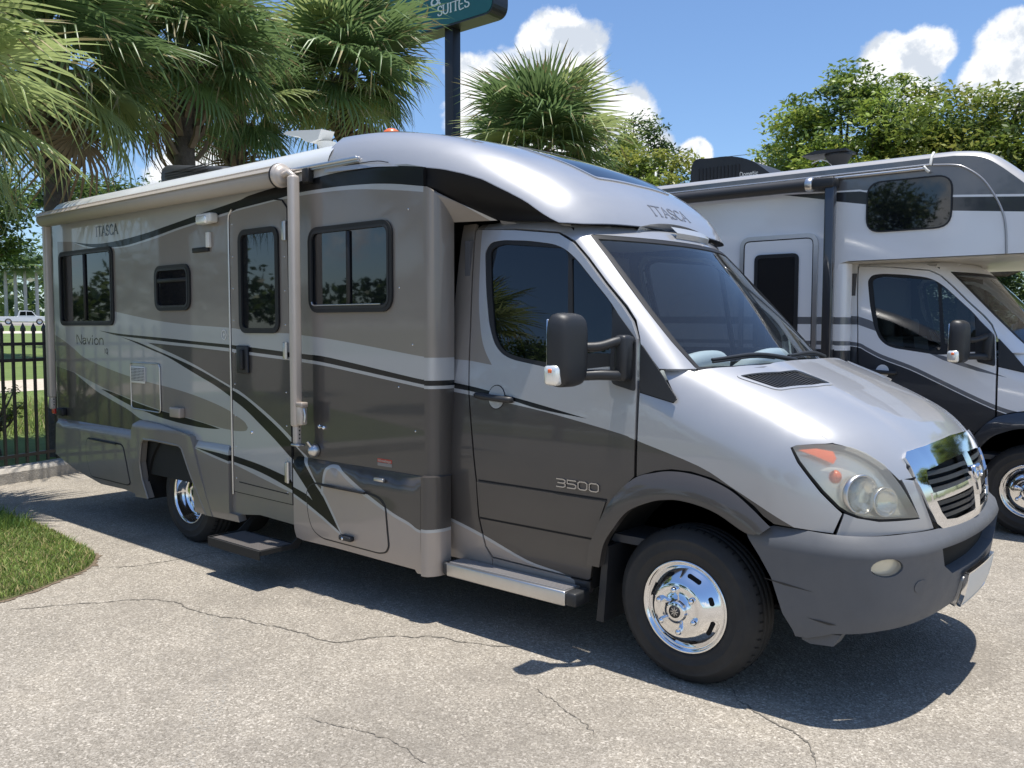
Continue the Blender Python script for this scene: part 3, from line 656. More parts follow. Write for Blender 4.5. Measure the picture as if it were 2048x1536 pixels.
def rad_lifter(F, shift=(0, 0, 0)):
    sh = np.asarray(shift, float)
    def lift(a, b):
        d = np.stack([np.cos(a / .75), np.sin(a / .75), 0 * a], 1); o = np.stack([RC + 0 * a, 0 * a, b], 1)
        lo = np.full(len(a), .2); hi = np.full(len(a), 1.4)
        for _ in range(32):
            m = (lo + hi) / 2; P = o + m[:, None] * d; i = F(P[:, 0], P[:, 1], P[:, 2]) < 0
            lo = np.where(i, m, lo); hi = np.where(i, hi, m)
        P = o + lo[:, None] * d
        return P + sh, grad(F, P)
    return lift
def flat_y(y, shift=(0, 0, 0)):
    sh = np.asarray(shift, float)
    def lift(a, b): return np.stack([a, np.full(len(a), y), b], 1) + sh, np.tile([0., -1. if y < 99 else 1., 0.], (len(a), 1))
    return lift
def F_side(x, y, z): return np.abs(y) - cab_w(z)
def xz(k): return [(q[0], q[2]) for q in CB[k]]

# ------------------------------------------------------------------ shared materials
M = {}
def init_mats():
    M['silver'] = mat('paint silver', (.43, .43, .435), .34, .38, 1.0, .012, dust=.03, bump=.02, bump_scale=4.0, var=.05, var_scale=2.5)
    M['silver_side'] = mat('paint silver stripe', (.43, .435, .43), .40, .2, .8, .035, dust=.08, bump=.035, bump_scale=3.0, var=.03, var_scale=2)
    M['taupe'] = mat('paint taupe', (.235, .206, .176), .42, .15, .7, .035, dust=.10, bump=.035, bump_scale=3.0, var=.03, var_scale=2)
    M['dark'] = mat('paint dark taupe', (.064, .056, .050), .40, .15, .7, .03, dust=.08, bump=.035, bump_scale=3.0)
    M['black_paint'] = mat('paint black', (.005, .005, .006), .4, 0, .35, .04, spec=.25)
    M['tan'] = mat('paint taupe lit', (.38, .32, .27), .42, .15, .7, .05, dust=.12)  # the taupe again, light bounced off sunlit ground put into its colour
    M['white_paint'] = mat('paint white', (.82, .82, .82), .35, 0, .8, .02, dust=.04)
    M['grey_paint'] = mat('paint grey', (.17, .175, .185), .35, .3, 1.0, .03)
    M['charcoal'] = mat('paint charcoal', (.035, .037, .042), .35, .2, 1.0, .03)
    M['plastic'] = mat('black plastic', (.022, .023, .025), .42, 0, 0, bump=.06, bump_scale=300, dust=.15)
    M['bumper'] = mat('faded grey plastic', (.105, .109, .117), .50, 0, 0, var=.2, var_scale=3.5, bump=.05, bump_scale=260, dust=.2)
    M['rubber'] = mat('rubber', (.012, .012, .013), .55, 0, 0)
    M['seam'] = mat('seam shadow gap', (.006, .006, .007), .8)
    M['tyre'] = mat('tyre rubber', (.024, .023, .022), .62, 0, 0, var=.45, var_scale=9, bump=.1, bump_scale=90, dust=.2)
    M['chrome'] = mat('chrome', (.86, .86, .87), .06, 1.0, 0, dust=.05)
    M['alu'] = mat('aluminium', (.62, .61, .60), .34, 1.0, 0, var=.08, var_scale=20)
    M['awning_metal'] = mat('champagne anodised metal', (.54, .48, .42), .42, .25, 0, var=.06, var_scale=8)
    M['awning_cloth'] = mat('awning vinyl', (.40, .36, .30), .6, 0, 0, var=.08, var_scale=5)
    M['white_plastic'] = mat('white plastic', (.72, .71, .66), .4, 0, 0)
    M['roof_white'] = mat('roof membrane', (.62, .64, .65), .38, 0, .4, .1, var=.08, var_scale=4)
    M['glass_dark'] = mat('dark tinted glass', (.006, .007, .009), .02, 0, 0, spec=.9)
    M['glass_cab'] = glass_mat('cab side glass', (.10, .11, .115))
    M['glass_clear'] = glass_mat('lightly tinted cab glass', (.42, .46, .46))
    M['windscreen'] = glass_mat('windscreen glass', (.80, .90, .95), haze=.018)
    M['lens'] = glass_mat('hazed lamp lens', (.92, .90, .82), .9, .06, haze=.30)
    M['lens_clear'] = glass_mat('lamp lens', (.92, .92, .90), .9, .02)
    M['lens_haze'] = mat('lamp reflector', (.95, .94, .89), .22, .5, 0, var=.05, var_scale=9)
    M['amber'] = mat('amber reflector', (.85, .16, .03), .3, 0, .6, spec=.6)
    M['red'] = mat('red lens', (.55, .02, .02), .25, 0, .6)
    M['interior'] = mat('cab trim', (.10, .10, .105), .7)
    M['interior_grey'] = mat('grey cab trim', (.46, .46, .44), .6)
    M['headliner'] = mat('headliner', (.30, .29, .27), .9)
    M['seat'] = mat('seat fabric', (.11, .105, .10), .85)
    M['chassis'] = mat('chassis black', (.012, .012, .012), .7)
    M['sticker'] = mat('sticker red', (.42, .05, .03), .5)
    M['letter'] = mat('lettering dark', (.02, .02, .022), .3, 0, .8)
    M['letter_grey'] = mat('lettering grey', (.20, .20, .21), .35, .3, .6)
    M['hole'] = mat('dark opening', (.003, .003, .003), .9)
    M['steel'] = mat('screw steel', (.6, .6, .6), .25, 1.0)
init_mats()

def build_wheel(root, c, side, rear=False):
    """c: hub centre at the tyre's outer face; side -1 faces -y"""
    w = bpy.data.objects.new('wheel', None); COL.objects.link(w); w.parent = root
    w.matrix_parent_inverse = Matrix.Translation(-root.location); w.location = c
    def y(o): return o * -side            # offsets given as depth behind the outer face
    t = MB(); Rr, rr = .375, .218
    prof = [(rr - .006, .03), (rr + .004, .008), (rr + .012, .002), (rr + .016, -.003), (rr + .022, -.001), (rr + .03, -.004), (rr + .05, -.0095), (rr + .054, -.0125), (rr + .059, -.0125), (rr + .063, -.011), (rr + .085, -.011), (.315, -.008), (.320, -.010), (.326, -.008), (.342, .006), (.360, .022), (.3705, .036)]
    for g in (.066, .108, .150):
        prof += [(.375, g - .016), (.375, g - .007), (.363, g - .006), (.363, g + .006), (.375, g + .007)]
    prof += [(.375, .168), (.3705, .182), (.36, .198), (.342, .214), (.30, .228), (rr + .02, .215), (rr - .006, .19)]
    t.lathe([(r, y(o)) for r, o in prof], 72)
    # shoulder sipes round the tread edge
    for k in range(56):
        a = 2 * math.pi * k / 56
        for o0, o1 in ((.028, .05), (.17, .196)):
            ca, sa = math.cos(a), math.sin(a); tx, tz = -sa * .0045, ca * .0045
            v = []
            for o in (o0, o1):
                rad = .3775 if .03 < o < .18 else .369
                v += [(ca * rad + tx, y(o), sa * rad + tz), (ca * rad - tx, y(o), sa * rad - tz)]
            t.cur = 1; t.add(v, [(0, 1, 3, 2)])
    t.cur = 0
    t.build('tyre', [M['tyre'], M['hole']], w, True, fix=False)
    m = MB()
    if not rear:
        prof = [(.222, .022), (.2235, .004), (.219, -.002), (.210, .0), (.204, .014), (.198, .016), (.190, .006), (.17, -.014), (.150, -.036), (.132, -.052), (.126, -.0555), (.10, -.057), (.052, -.058), (.051, -.066), (.047, -.082), (.040, -.086), (.0, -.087)]
    else:
        prof = [(.222, .022), (.2235, .004), (.219, -.002), (.211, .0), (.205, .016), (.199, .05), (.192, .06), (.186, .08), (.180, .09), (.172, .098), (.135, .104), (.105, .104), (.085, .10), (.08, .075), (.072, .055), (.055, .05), (0, .05)]
    m.lathe([(r, y(o)) for r, o in prof], 72)
    m.build('rim', M['chrome'], w, True)
    o0 = -.057 if not rear else .104
    ln = MB().lathe([(.0165, 0), (.0165, y(-.014)), (.013, y(-.024)), (.009, y(-.03)), (0, y(-.032))], 12)
    each('lug_nut', ln, M['chrome'], w, [(.098 * math.cos(R(38 + 60 * k)), y(o0), .098 * math.sin(R(38 + 60 * k))) for k in range(6)], True)
    for k in range(8):
        hv = MB(); a = R(22 + 45 * k); ca, sa = math.cos(a), math.sin(a)
        half = .026 if k % 2 else .010
        v = []
        for j in range(16):
            q = 2 * math.pi * j / 16; u = math.cos(q) * .011 + (half if math.cos(q) > 0 else -half); b = math.sin(q) * .011
            if rear: rad, o = .153 + b, .101 - (b * .16)
            else: rad = .166 + b * .75; o = float(np.interp(rad, [.150, .17, .19], [-.036, -.014, .006])) - .0015
            v.append((ca * rad - sa * u, y(o if not rear else o - .004), sa * rad + ca * u))
        hv.add(v, [tuple(range(16))]); hv.build('vent_hole', M['hole'], w, True)
    if not rear:
        cp = MB(); cp.lathe([(.030, y(-.0868)), (.030, y(-.089)), (0, y(-.0892))], 24)
        cp.build('centre_cap', M['plastic'], w, True)
        st = MB()
        for k in range(4):
            a = R(45 * k); st.box((-.002, min(y(-.0905), y(-.089)), -.02), (.002, max(y(-.0905), y(-.089)), .02))
            for i in range(8):
                q = st.v[-8 + i]; st.v[-8 + i] = (q[0] * math.cos(a) - q[2] * math.sin(a), q[1], q[0] * math.sin(a) + q[2] * math.cos(a))
        st.build('cap_star', M['alu'], w, True)
    return w

def flare_lift(base, dx, dy):
    """the flare swells from its outer line towards the tyre"""
    def lift(a, b):
        P, N = base(a, b); rho = np.hypot(a, b - .375); t = np.clip((rho - .52) / .135, 0, 1)
        er = np.stack([a / rho, 0 * a, (b - .375) / rho], 1)
        N2 = N + er * (.55 * t)[:, None]; N2 /= np.linalg.norm(N2, axis=1)[:, None]
        return P + N * (.006 + .036 * (1 - t * t))[:, None], N2
    return lift
def build_cab(root, dx, dy, P, detail=True):
    """van cab forward of x = -1.55: P holds the paint of each area"""
    sh = (dx, dy, 0); S3 = np.array(sh)
    LS, LSL = lifter(F_side, SIDE, 0, 1.3, sh), lifter(F_side, SIDE_L, 0, 1.3, sh)
    LB, LBL = lifter(F_body, SIDE, .2, 1.3, sh), lifter(F_body, SIDE_L, .2, 1.3, sh)
    LG, LGL = lifter(F_green, SIDE, .2, 1.3, sh), lifter(F_green, SIDE_L, .2, 1.3, sh)
    LH = lifter(F_body, HOOD, -.2, 2.6, sh)
    LC, LCL = lifter(F_body, CORN, .3, 1.8, sh), lifter(F_body, CORN_L, .3, 1.8, sh)
    LN = lifter(F_body, NOSE, .2, 1.6, sh); LW = lifter(F_green, NOSE, -1.3, .9, sh)
    LR = rad_lifter(F_bump, sh)
    pm, pl = P['mats'], P['side']                # paint materials and painted areas of the side
    base = P['base']
    def both(name, poly, lr, ll, mats, paints=(), **kw):
        o = panel(name, poly, lr, mats, root, paints=paints, **kw)
        panel(name, poly, ll, mats, root, paints=paints, **kw)
        return o
    # --- doors
    top = xz('door_top'); d_lo = xz('door_lo')
    door = np.array([(-1.335, 1.05), (-1.385, 1.33)] + top[:-1] + [(-.292, 1.648), (-.272, 1.384), (-.262, .975)] + d_lo[3:7] + [(-.56, .395), (-.65, .394), (-1.215, .405)] + d_lo[10:13])
    glass = np.array(xz('glass')[:-1] + [(-.34, 1.66), (-.33, 1.50)] + xz('glass_lo')[1:])
    glass = rpoly(glass, .05, 3)
    for s, lr in ((-1, LS), (1, LSL)):
        dr = panel('door', offset_poly(door, -.003), lr, pm, root, holes=[glass], paints=pl, step=.08, edge=.05, thick=.03)
        fr = panel('window_seal', glass, lr, M['rubber'], dr, holes=[rpoly(xz('pane_main'), .05, 3), rpoly(xz('pane_vent'), .02, 2)], step=.1, off=-.004, thick=.02)
        panel('pane', offset_poly(xz('pane_main'), .004), lr, P['glass'], dr, step=.15, off=-.012, thick=0)
        panel('pane', offset_poly(xz('pane_vent'), .004), lr, P['glass'], dr, step=.15, off=-.012, thick=0)
        # handle: a dished cup and a bar across it
        hx, hz = -1.175, 1.315
        cup = [(hx + .058 * math.cos(t), hz + .063 * math.sin(t)) for t in np.linspace(0, 2 * math.pi, 28)[:-1]]
        panel('cup_shade', offset_poly(cup, .005), lr, M['seam'], dr, step=.04, off=.0018, thick=0)  # dark ring painting the shade that outlines the dished cup
        hb = panel('handle_cup', cup, lr, P['cup'], dr, step=.03, off=.0035, thick=.004)
        bar = MB(); yy = s * (cab_w(hz) + .026)
        pts = [(hx - .145, s * cab_w(hz), hz + .002), (hx - .12, yy, hz + .004), (hx, yy + s * .006, hz - .003), (hx + .09, yy, hz - .008), (hx + .115, s * cab_w(hz), hz - .008)]
        bar.tube([tuple(np.array(q) + S3) for q in smooth_line(np.array(pts), 5)], .018, 10)
        bar.build('door_handle', P['handle'], dr)
        # body-side moulding between the two grooves
        mo = np.array([(-1.286, .634), (-1.298, .832), (-.425, .832), (-.502, .634)])
        panel('moulding', mo, lr, pm, dr, paints=pl, step=.1, off=.008, thick=.01)
        for g in ((.836, .845), (.619, .629)):
            panel('groove', [(-1.29, g[0]), (-1.29, g[1]), (-.42 - (.08 if g[0] < .7 else 0), g[1]), (-.42 - (.08 if g[0] < .7 else 0), g[0])], lr, M['seam'], dr, step=.1, off=.0015, thick=0)
    # --- strip behind the door, sill, roof rail
    rear = np.array([(-1.56, 2.30), (-1.46, 2.30), (-1.462, 2.252), (-1.447, 2.0), (-1.422, 1.702), (-1.408, 1.51), (-1.392, 1.33), (-1.343, 1.05), (-1.312, .837), (-1.304, .628), (-1.268, .455), (-1.225, .395), (-1.225, .35), (-1.56, .35)])
    both('rear_quarter', rear, LS, LSL, pm, pl, step=.1, thick=.02)
    rail = np.array([(-1.458, 2.30), (-1.458, 2.272), (-1.155, 2.252), (-.845, 2.212), (-.80, 2.19), (-.76, 2.30)])
    both('roof_rail', rail, LG, LGL, pm, pl, step=.08, thick=.02)
    sill = np.array([(-1.22, .398), (-.65, .388), (-.548, .388), (-.548, .33), (-1.22, .33)])
    both('sill', sill, LS, LSL, pm, pl, step=.1, thick=.03)
    # --- front pillars and header
    ap = np.array([(-.80, 2.30), (-.80, 2.19), (-.742, 2.158), (-.643, 2.065), (-.515, 1.932), (-.389, 1.811), (-.327, 1.738), (-.287, 1.650), (-.278, 1.622), (-.165, 1.503), (-.03, 1.503)] + xz('apil_in')[::-1][:-1] + [(-.69, 2.30)])
    for lr in (LG, LGL): panel('front_pillar', ap, lr, pm, root, step=.05, edge=.03, thick=.02)
    hdr = np.array([(-.76, 2.195), (.76, 2.195), (.80, 2.31), (-.80, 2.31)])
    panel('header', hdr, LW, pm, root, step=.08, thick=.02)
    ws = [(-.765, 2.190), (-.78, 2.075), (-.818, 1.794), (-.828, 1.633), (-.81, 1.49)]
    ws = np.array([(-a, b) for a, b in ws] + ws[::-1])
    wsc = panel('windscreen', ws, LW, M['windscreen'], root, step=.1, thick=0, off=-.004)
    ring = offset_poly(ws, -.028)
    panel('windscreen_seal', ws, LW, M['rubber'], wsc, holes=[ring], step=.1, off=.001, thick=.01)
    # --- bonnet
    near = np.vstack([to2(CB['seam'], HOOD), to2(CB['hoodhl'], HOOD)[1:], to2([(.905, -.60, 1.05), (.881, -.612, 1.094), (.873, -.575, 1.142), (.885, -.50, 1.155), (.905, -.30, 1.168), (.914, 0, 1.175)], HOOD)])
    near[:, 1] += .0025
    far = near[:-1].copy()[::-1]; far[:, 1] *= -1
    cow = to2([(.098, -.696, 1.509), (.19, -.482, 1.517), (.225, 0, 1.53), (.19, .482, 1.517), (.098, .696, 1.509)], HOOD)[::-1]
    hood = np.vstack([near, far, cow])
    ventp = to2(CB['vent'], HOOD); ventp = rpoly(ventp, .03)
    bonnet = panel('bonnet', hood, LH, pm, root, holes=[ventp] if detail else [], step=.05, edge=.03, thick=.03)
    if detail:
        vf = panel('bonnet_vent', offset_poly(ventp, .010), LH, M['silver'], bonnet, holes=[offset_poly(ventp, -.006)], step=.05, off=.004, thick=.008)
        panel('vent_recess', offset_poly(ventp, .002), LH, M['hole'], vf, step=.1, off=-.024, thick=0)
        q = to2(CB['vent'], HOOD); nsl = 17
        for k in range(nsl):
            t0 = (k + .22) / nsl; t1 = (k + .62) / nsl
            A = lambda t: q[0] + (q[1] - q[0]) * t; B = lambda t: q[3] + (q[2] - q[3]) * t
            sl = np.array([A(t0), A(t1), B(t1), B(t0)]); c = sl.mean(0); sl = c + (sl - c) * np.array([.97, 1.0])
            panel('vent_slat', sl, LH, M['plastic'], vf, step=.08, off=-.006, thick=.012)
        jet = MB(); jp, jn = LH(*to2([(.28, .62, 1.46)], HOOD).T)
        for sy in (1,):
            lens_ = MB(); pts = to2([(.17, .70, 1.5), (.19, .60, 1.5), (.42, .60, 1.4), (.44, .66, 1.4)], HOOD)
            panel('bonnet_blister', rpoly(pts, .03), LH, M['chrome'] if False else pm[base:base + 1], bonnet, step=.05, off=.012, thick=.014)
    # --- wings
    fend = np.array([(-.258, 1.385), (-.075, 1.344), (-.062, 1.36), (-.165, 1.497), (-.045, 1.497)] + [(q[0], q[2] - .001) for q in CB['seam'][1:]] + [(.62, 1.200), (.585, 1.198), (.515, 1.19), (.496, 1.18), (.533, 1.12), (.574, 1.07), (.63, 1.0), (.69, .937), (.712, .915), (.683, .828), (.56, .838), (.45, .846), (.40, .875)] + [(.36, .912), (.258, .975), (.152, 1.014), (.044, 1.032), (-.059, 1.032), (-.147, 1.015), (-.25, .978)])
    fend = offset_poly(fend, -.002)
    both('wing', fend, LB, LBL, pm, pl, step=.05, edge=.03, thick=.02)
    # --- wheel-arch flare, proud of the wing
    oc = xz('arch_out')[1:]; ic = xz('arch_in')
    fl = np.vstack([smooth_line([(-.53, .50), (-.515, .585)] + [(-.498, .63), (-.39, .835), (-.262, .966)] + oc[1:], 4), smooth_line([(.40, .80), (.335, .80)] + ic[1:] + [(-.36, .714), (-.421, .621), (-.455, .50)], 4)])
    both('arch_flare', fl, flare_lift(LB, dx, dy), flare_lift(LBL, dx, dy), P['flare'], step=.03, edge=.025, thick=.05)
    # --- headlamps, panel below them
    for s, fr, lr in ((-1, CORN, LC), (1, CORN_L, LCL)):
        g = lambda k: to2(np.array(CB[k]) * (1, -s, 1), fr)
        hl = g('headlight')
        hs = panel('headlamp', offset_poly(hl, .004), lr, M['lens_haze'], root, step=.04, off=-.05, thick=.03)
        for poly in (hl,):
            panel('lamp_edge', offset_poly(hl, .005), lr, M['seam'], hs, holes=[offset_poly(hl, -.005)], step=.05, off=-.004, thick=.05)
        panel('amber_reflector', g('hl_orange'), lr, M['amber'], hs, step=.04, off=-.004, thick=.012)
        for key, rad in (('hl_lens1', .082), ('hl_lens2', .062)):
            c2 = g(key).mean(0); pp, nn = lr(c2[:1], c2[1:2]); pp = pp[0]; n_ = np.array((.86, s * .5, .05)); n_ /= np.linalg.norm(n_)
            t1 = np.cross((0, 0, 1.), n_); t1 /= np.linalg.norm(t1); t2 = np.cross(n_, t1)
            for nm, prof, m_ in (('lamp_bowl', [(rad, -.012), (rad * .93, -.02), (rad * .8, -.035), (rad * .45, -.046), (0.0, -.048)], M['chrome']), ('lamp_ring', [(rad * 1.06, -.03), (rad * 1.06, -.010), (rad * .97, -.006), (rad * .97, -.03)], M['alu'])):
                mb = MB(); mb.lathe(prof, 28, 'z')
                mb.v = [tuple(pp + a * t1 + b * t2 + c * n_) for a, b, c in mb.v]
                mb.build(nm, m_, hs)
            mb = MB(); mb.lathe([(rad * .97, -.016), (rad * .8, -.005), (rad * .5, .003), (0, .006)], 28, 'z')
            mb.v = [tuple(pp + a * t1 + b * t2 + (c - .012) * n_) for a, b, c in mb.v]
            mb.build('lamp_lens', M['lens_clear'], hs)
        tb = g('hl_turn').mean(0); pp, nn = lr(tb[:1], tb[1:2]); pp = pp[0] - nn[0] * .035
        mb = MB(); mb.lathe([(.03, -.012), (.026, .004), (.015, .014), (0, .018)], 16, 'z')
        mb.v = [tuple(pp + np.array((a * .6 + c * .7, s * (-a * .6 + c * .6), b))) for a, b, c in mb.v]
        mb.build('turn_bulb', M['amber'], hs)
        panel('lamp_cover', offset_poly(hl, -.004), lr, M['lens'], hs, step=.035, off=.001, thick=0)
        cpn = g('corner_panel')
        panel('corner_panel', offset_poly(cpn, -.003), lr, pm, root, step=.05, edge=.03, thick=.02)
    # --- grille
    go = [(-.29, .790), (-.42, .802), (-.492, .842), (-.545, .921), (-.592, 1.03), (-.594, 1.13), (-.56, 1.150), (-.30, 1.166)]
    go = np.array(go + [(0, 1.174)] + [(-a, b) for a, b in go[::-1]])
    gi = [(-.29, .838), (-.40, .848), (-.445, .885), (-.49, .955), (-.515, 1.03), (-.495, 1.068), (-.28, 1.088)]
    gi = np.array(gi + [(0, 1.094)] + [(-a, b) for a, b in gi[::-1]])
    gr = panel('grille', go, LN, P['grille'], root, holes=[gi], step=.05, edge=.03, off=.012, thick=.04)
    panel('grille_mesh', offset_poly(gi, .01), LN, M['hole'], gr, step=.1, off=-.03, thick=0)
    for zc in (1.055, 1.020, .985, .922, .892, .862):
        hw = .50 - max(0, .98 - zc) * .55
        panel('grille_bar', [(-hw, zc - .009), (hw, zc - .009), (hw, zc + .009), (-hw, zc + .009)], LN, M['plastic'], gr, step=.06, off=.0, thick=.02)
    panel('grille_cross', [(-.51, .938), (-.05, .95), (-.05, .985), (-.515, .975)], LN, P['grille'], gr, step=.05, off=.016, thick=.03)
    panel('grille_cross', [(.51, .938), (.05, .95), (.05, .985), (.515, .975)], LN, P['grille'], gr, step=.05, off=.016, thick=.03)
    panel('grille_cross', [(-.045, .835), (.045, .835), (.052, .95), (.052, .99), (.048, 1.10), (-.048, 1.10), (-.052, .99), (-.052, .95)], LN, P['grille'], gr, step=.04, off=.02, thick=.03)
    if detail:
        shield = np.array([(0, .905), (.024, .93), (.030, .965), (.052, 1.0), (.066, 1.016), (.06, 1.034), (.035, 1.034), (.015, 1.026), (0, 1.028)])
        shield = np.vstack([shield, shield[::-1][1:-1] * (-1, 1)])
        panel('emblem', shield, LN, P['grille'], gr, step=.015, off=.036, thick=.02)
        for s in (-1, 1):
            hn = MB(); pts = []
            for t in np.linspace(0, 1, 9):
                ang = R(80 - 250 * t); rad = .026 * (1 - .35 * t)
                p_, n_ = LN(np.array([s * (.036 + rad * math.cos(ang))]), np.array([1.004 + rad * math.sin(ang)])); pts.append(tuple(p_[0] + n_[0] * .042))
            hn.tube(pts, [.010 * (1 - .7 * i / 8) for i in range(9)], 8); hn.build('emblem_horn', P['grille'], gr)
    # --- bumper
    tp = [(.445, -.979, .833), (.60, -.965, .833), (.725, -.94, .830), (.826, -.885, .828), (.93, -.7, .826), (.992, -.551, .820), (1.027, -.325, .814), (1.035, 0, .810)]
    ed = [(.53, -.965, .392), (.488, -.973, .456), (.438, -.986, .609), (.387, -.994, .696), (.335, -.991, .77), (.318, -.991, .80), (.36, -.985, .815)]
    bt = [(1.01, 0, .44), (1.0, -.3, .44), (.977, -.598, .432), (.86, -.85, .42), (.703, -.958, .405), (.60, -.965, .365), (.545, -.963, .36)]
    half = np.vstack([to_rad(bt), to_rad(ed), to_rad(tp)])
    bo = np.vstack([half, (half[::-1] * (-1, 1))[1:-1]])
    intake = np.array([(1.02, -.55, .748), (1.05, -.3, .742), (1.05, 0, .738), (1.05, .3, .742), (1.02, .55, .748), (1.02, .5, .66), (1.0, .38, .607), (1.0, 0, .60), (1.0, -.38, .607), (1.02, -.5, .66)])
    ik = to_rad(intake)
    fogc = to_rad([(.893, -.862, .702)])[0]
    fog = [np.array([(fogc[0] * s + .052 * math.cos(t), fogc[1] + .040 * math.sin(t)) for t in np.linspace(0, 2 * math.pi, 20)[:-1]]) for s in (1, -1)]
    bump = panel('bumper', bo, LR, P['bumper'], root, holes=[ik] + fog, step=.05, edge=.03, thick=.06)
    panel('air_intake', offset_poly(ik, .012), LR, M['hole'], bump, step=.08, off=-.055, thick=0)
    for zc in () if detail else (.70, .665, .63):
        panel('intake_bar', to_rad([(1, -.46, zc - .007), (1, 0, zc - .007), (1, .46, zc - .007), (1, .46, zc + .007), (1, 0, zc + .007), (1, -.46, zc + .007)]), LR, M['plastic'], bump, step=.08, off=-.03, thick=.02)
    for f_ in fog:
        fb = panel('fog_lamp', offset_poly(f_, -.004), LR, M['lens_haze'], bump, step=.02, off=-.03, thick=.02)
        panel('fog_lens', offset_poly(f_, -.003), LR, M['lens'], fb, step=.02, off=-.008, thick=0)
    if detail:
        tow = to_rad([(.955, -.66, .60)])[0]
        ringp = [(tow[0] + .030 * math.cos(t), tow[1] + .030 * math.sin(t)) for t in np.linspace(0, 2 * math.pi, 24)[:-1]]
        panel('tow_cover', ringp, LR, P['bumper'], bump, step=.03, off=.0025, thick=.003)
        pl_ = to_rad([(1.02, -.235, .425), (1.02, .235, .425), (1.02, .25, .585), (1.02, -.25, .585)])
        plate = panel('front_plate', rpoly(pl_, .012), LR, M['white_plastic'], bump, step=.05, off=.03, thick=.012)
        panel('plate_frame', rpoly(offset_poly(pl_, .006), .014), LR, M['chrome'], plate, holes=[rpoly(offset_poly(pl_, -.006), .01)], step=.05, off=.033, thick=.018)
        panel('plate_backing', rpoly(to_rad([(1.02, -.26, .415), (1.02, .26, .415), (1.02, .24, .56), (1.02, -.24, .56)]), .02), LR, M['alu'], plate, step=.05, off=.012, thick=.03)
        # scuffs of darker plastic along the corner
        for (a0, z0, a1, z1) in ((.40, .600, .62, .578), (.60, .46, .72, .448)):
            sp = to_rad([(a0, -.985, z0), (a0 + .1, -.985, z0 - .006), (a1, -.955, z1), (a0 + .1, -.985, z0 - .016)])
            panel('scuff', sp, LR, M['plastic'], bump, step=.04, off=.0015, thick=0)
        for s in (-1, 1):
            bl = MB().prism([(.56, .39), (.565, .345), (.60, .335), (.70, .345), (.73, .40)], s * .84, s * .935)
            each('bumper_valance', bl, P['bumper'], bump, [(dx, dy, 0)])
    # --- dark shell behind the gaps, wheel wells
    core = MB()
    core.box((-1.5 + dx, -.86 + dy, .36), (-.55 + dx, .86 + dy, .62)); core.box((.50 + dx, -.80 + dy, .45), (.80 + dx, .80 + dy, .84))
    core.box((-.5 + dx, -.60 + dy, .34), (.78 + dx, .60 + dy, 1.02))
    core.box((-.30 + dx, -.86 + dy, 1.0), (.42 + dx, .86 + dy, 1.18))
    core.build('inner_shell', M['seam'], root)
    backing = np.array([(-1.5, .36), (-.57, .36), (-.53, .60), (-.42, .82), (-.28, .96), (-.05, 1.0), (.13, .99), (.28, .93), (.36, .86), (.40, 1.0), (.34, 1.15), (.2, 1.25), (.05, 1.34), (-.2, 1.42), (-.3, 1.46), (-.72, 1.44), (-1.1, 1.48), (-1.25, 1.58), (-1.36, 1.9), (-1.39, 2.15), (-1.34, 2.22), (-.85, 2.18), (-.77, 2.15), (-.77, 2.24), (-1.5, 2.28)])
    for lr in (LB, LBL) if False else (LS, LSL): panel('seam_backing', backing, lr, M['seam'], root, step=.12, off=-.034, thick=0)
    for s in (-1, 1):
        ww = MB(); ww.lathe([(.535, s * .955), (.52, s * .60), (.0, s * .60)], 48, 'y', (dx, dy, .375), a0=R(-2), a1=R(182))
        ww.build('wheel_well', M['hole'], root)
        mf = MB(); mf.prism([(-.46, .60), (-.425, .60), (-.455, .20), (-.50, .20)], s * .70 + dy, s * .965 + dy); mf.v = [(q[0] + dx, q[1], q[2]) for q in mf.v]
        mf.build('mud_flap', M['plastic'], root)
        build_wheel(root, (dx, s * (.962 if detail else .95) + dy, .375), s)
    # --- mirrors
    for s, lr in ((-1, LS), (1, LSL)):
        t1 = np.array([(-.448, 1.80), (-.300, 1.645), (-.280, 1.388), (-.418, 1.42), (-.437, 1.50)])
        t2 = np.array([(-.272, 1.625), (-.165, 1.505), (-.055, 1.372), (-.062, 1.347), (-.258, 1.388)])
        mir = bpy.data.objects.new('mirror', None); COL.objects.link(mir); mir.parent = root; mir.matrix_parent_inverse = Matrix.Translation(-root.location)
        mir.location = (0, 0, 0)
        panel('mirror_base', rpoly(t1, .02), lr, M['plastic'], mir, step=.06, off=.006, thick=.012)
        panel('mirror_sail', rpoly(t2, .02), lr, M['plastic'], mir, step=.06, off=.004, thick=.010)
        # head: rounded shell, flat glass to the rear
        bm = bmesh.new(); bmesh.ops.create_cube(bm, size=1.0); bmesh.ops.subdivide_edges(bm, edges=bm.edges[:], cuts=6, use_grid_fill=True)
        for v in bm.verts:
            q = np.array(v.co) * 2; e = 5.0
            l = (abs(q[0]) ** e + abs(q[1]) ** e + abs(q[2]) ** e) ** (1 / e); q = q / max(l, 1e-6) * max(abs(q).max(), 1e-6)
            x = q[0] * .060; fy = q[1] * .098; fz = q[2] * .178
            if q[0] > 0: fy *= 1 - .16 * q[0]; fz *= 1 - .10 * q[0]
            if q[2] < 0: fy *= 1 - .05 * q[2] * q[2]
            x += -.12 * (fy * s) * 1.2
            v.co = (-.492 + x + dx, s * 1.232 + fy + dy, 1.592 + fz)
        me = bpy.data.meshes.new('mirror_head'); bm.normal_update(); bm.to_mesh(me); bm.free(); me.materials.append(M['plastic'])
        me.polygons.foreach_set('use_smooth', [True] * len(me.polygons)); hd = link('mirror_head', me, mir)
        bx = MB(); bx.rbox((-.562 + dx, min(s * 1.15, s * 1.315) + dy, 1.45), (-.553 + dx, max(s * 1.15, s * 1.315) + dy, 1.74), .003, 1); bx.build('mirror_glass', M['chrome'], hd)
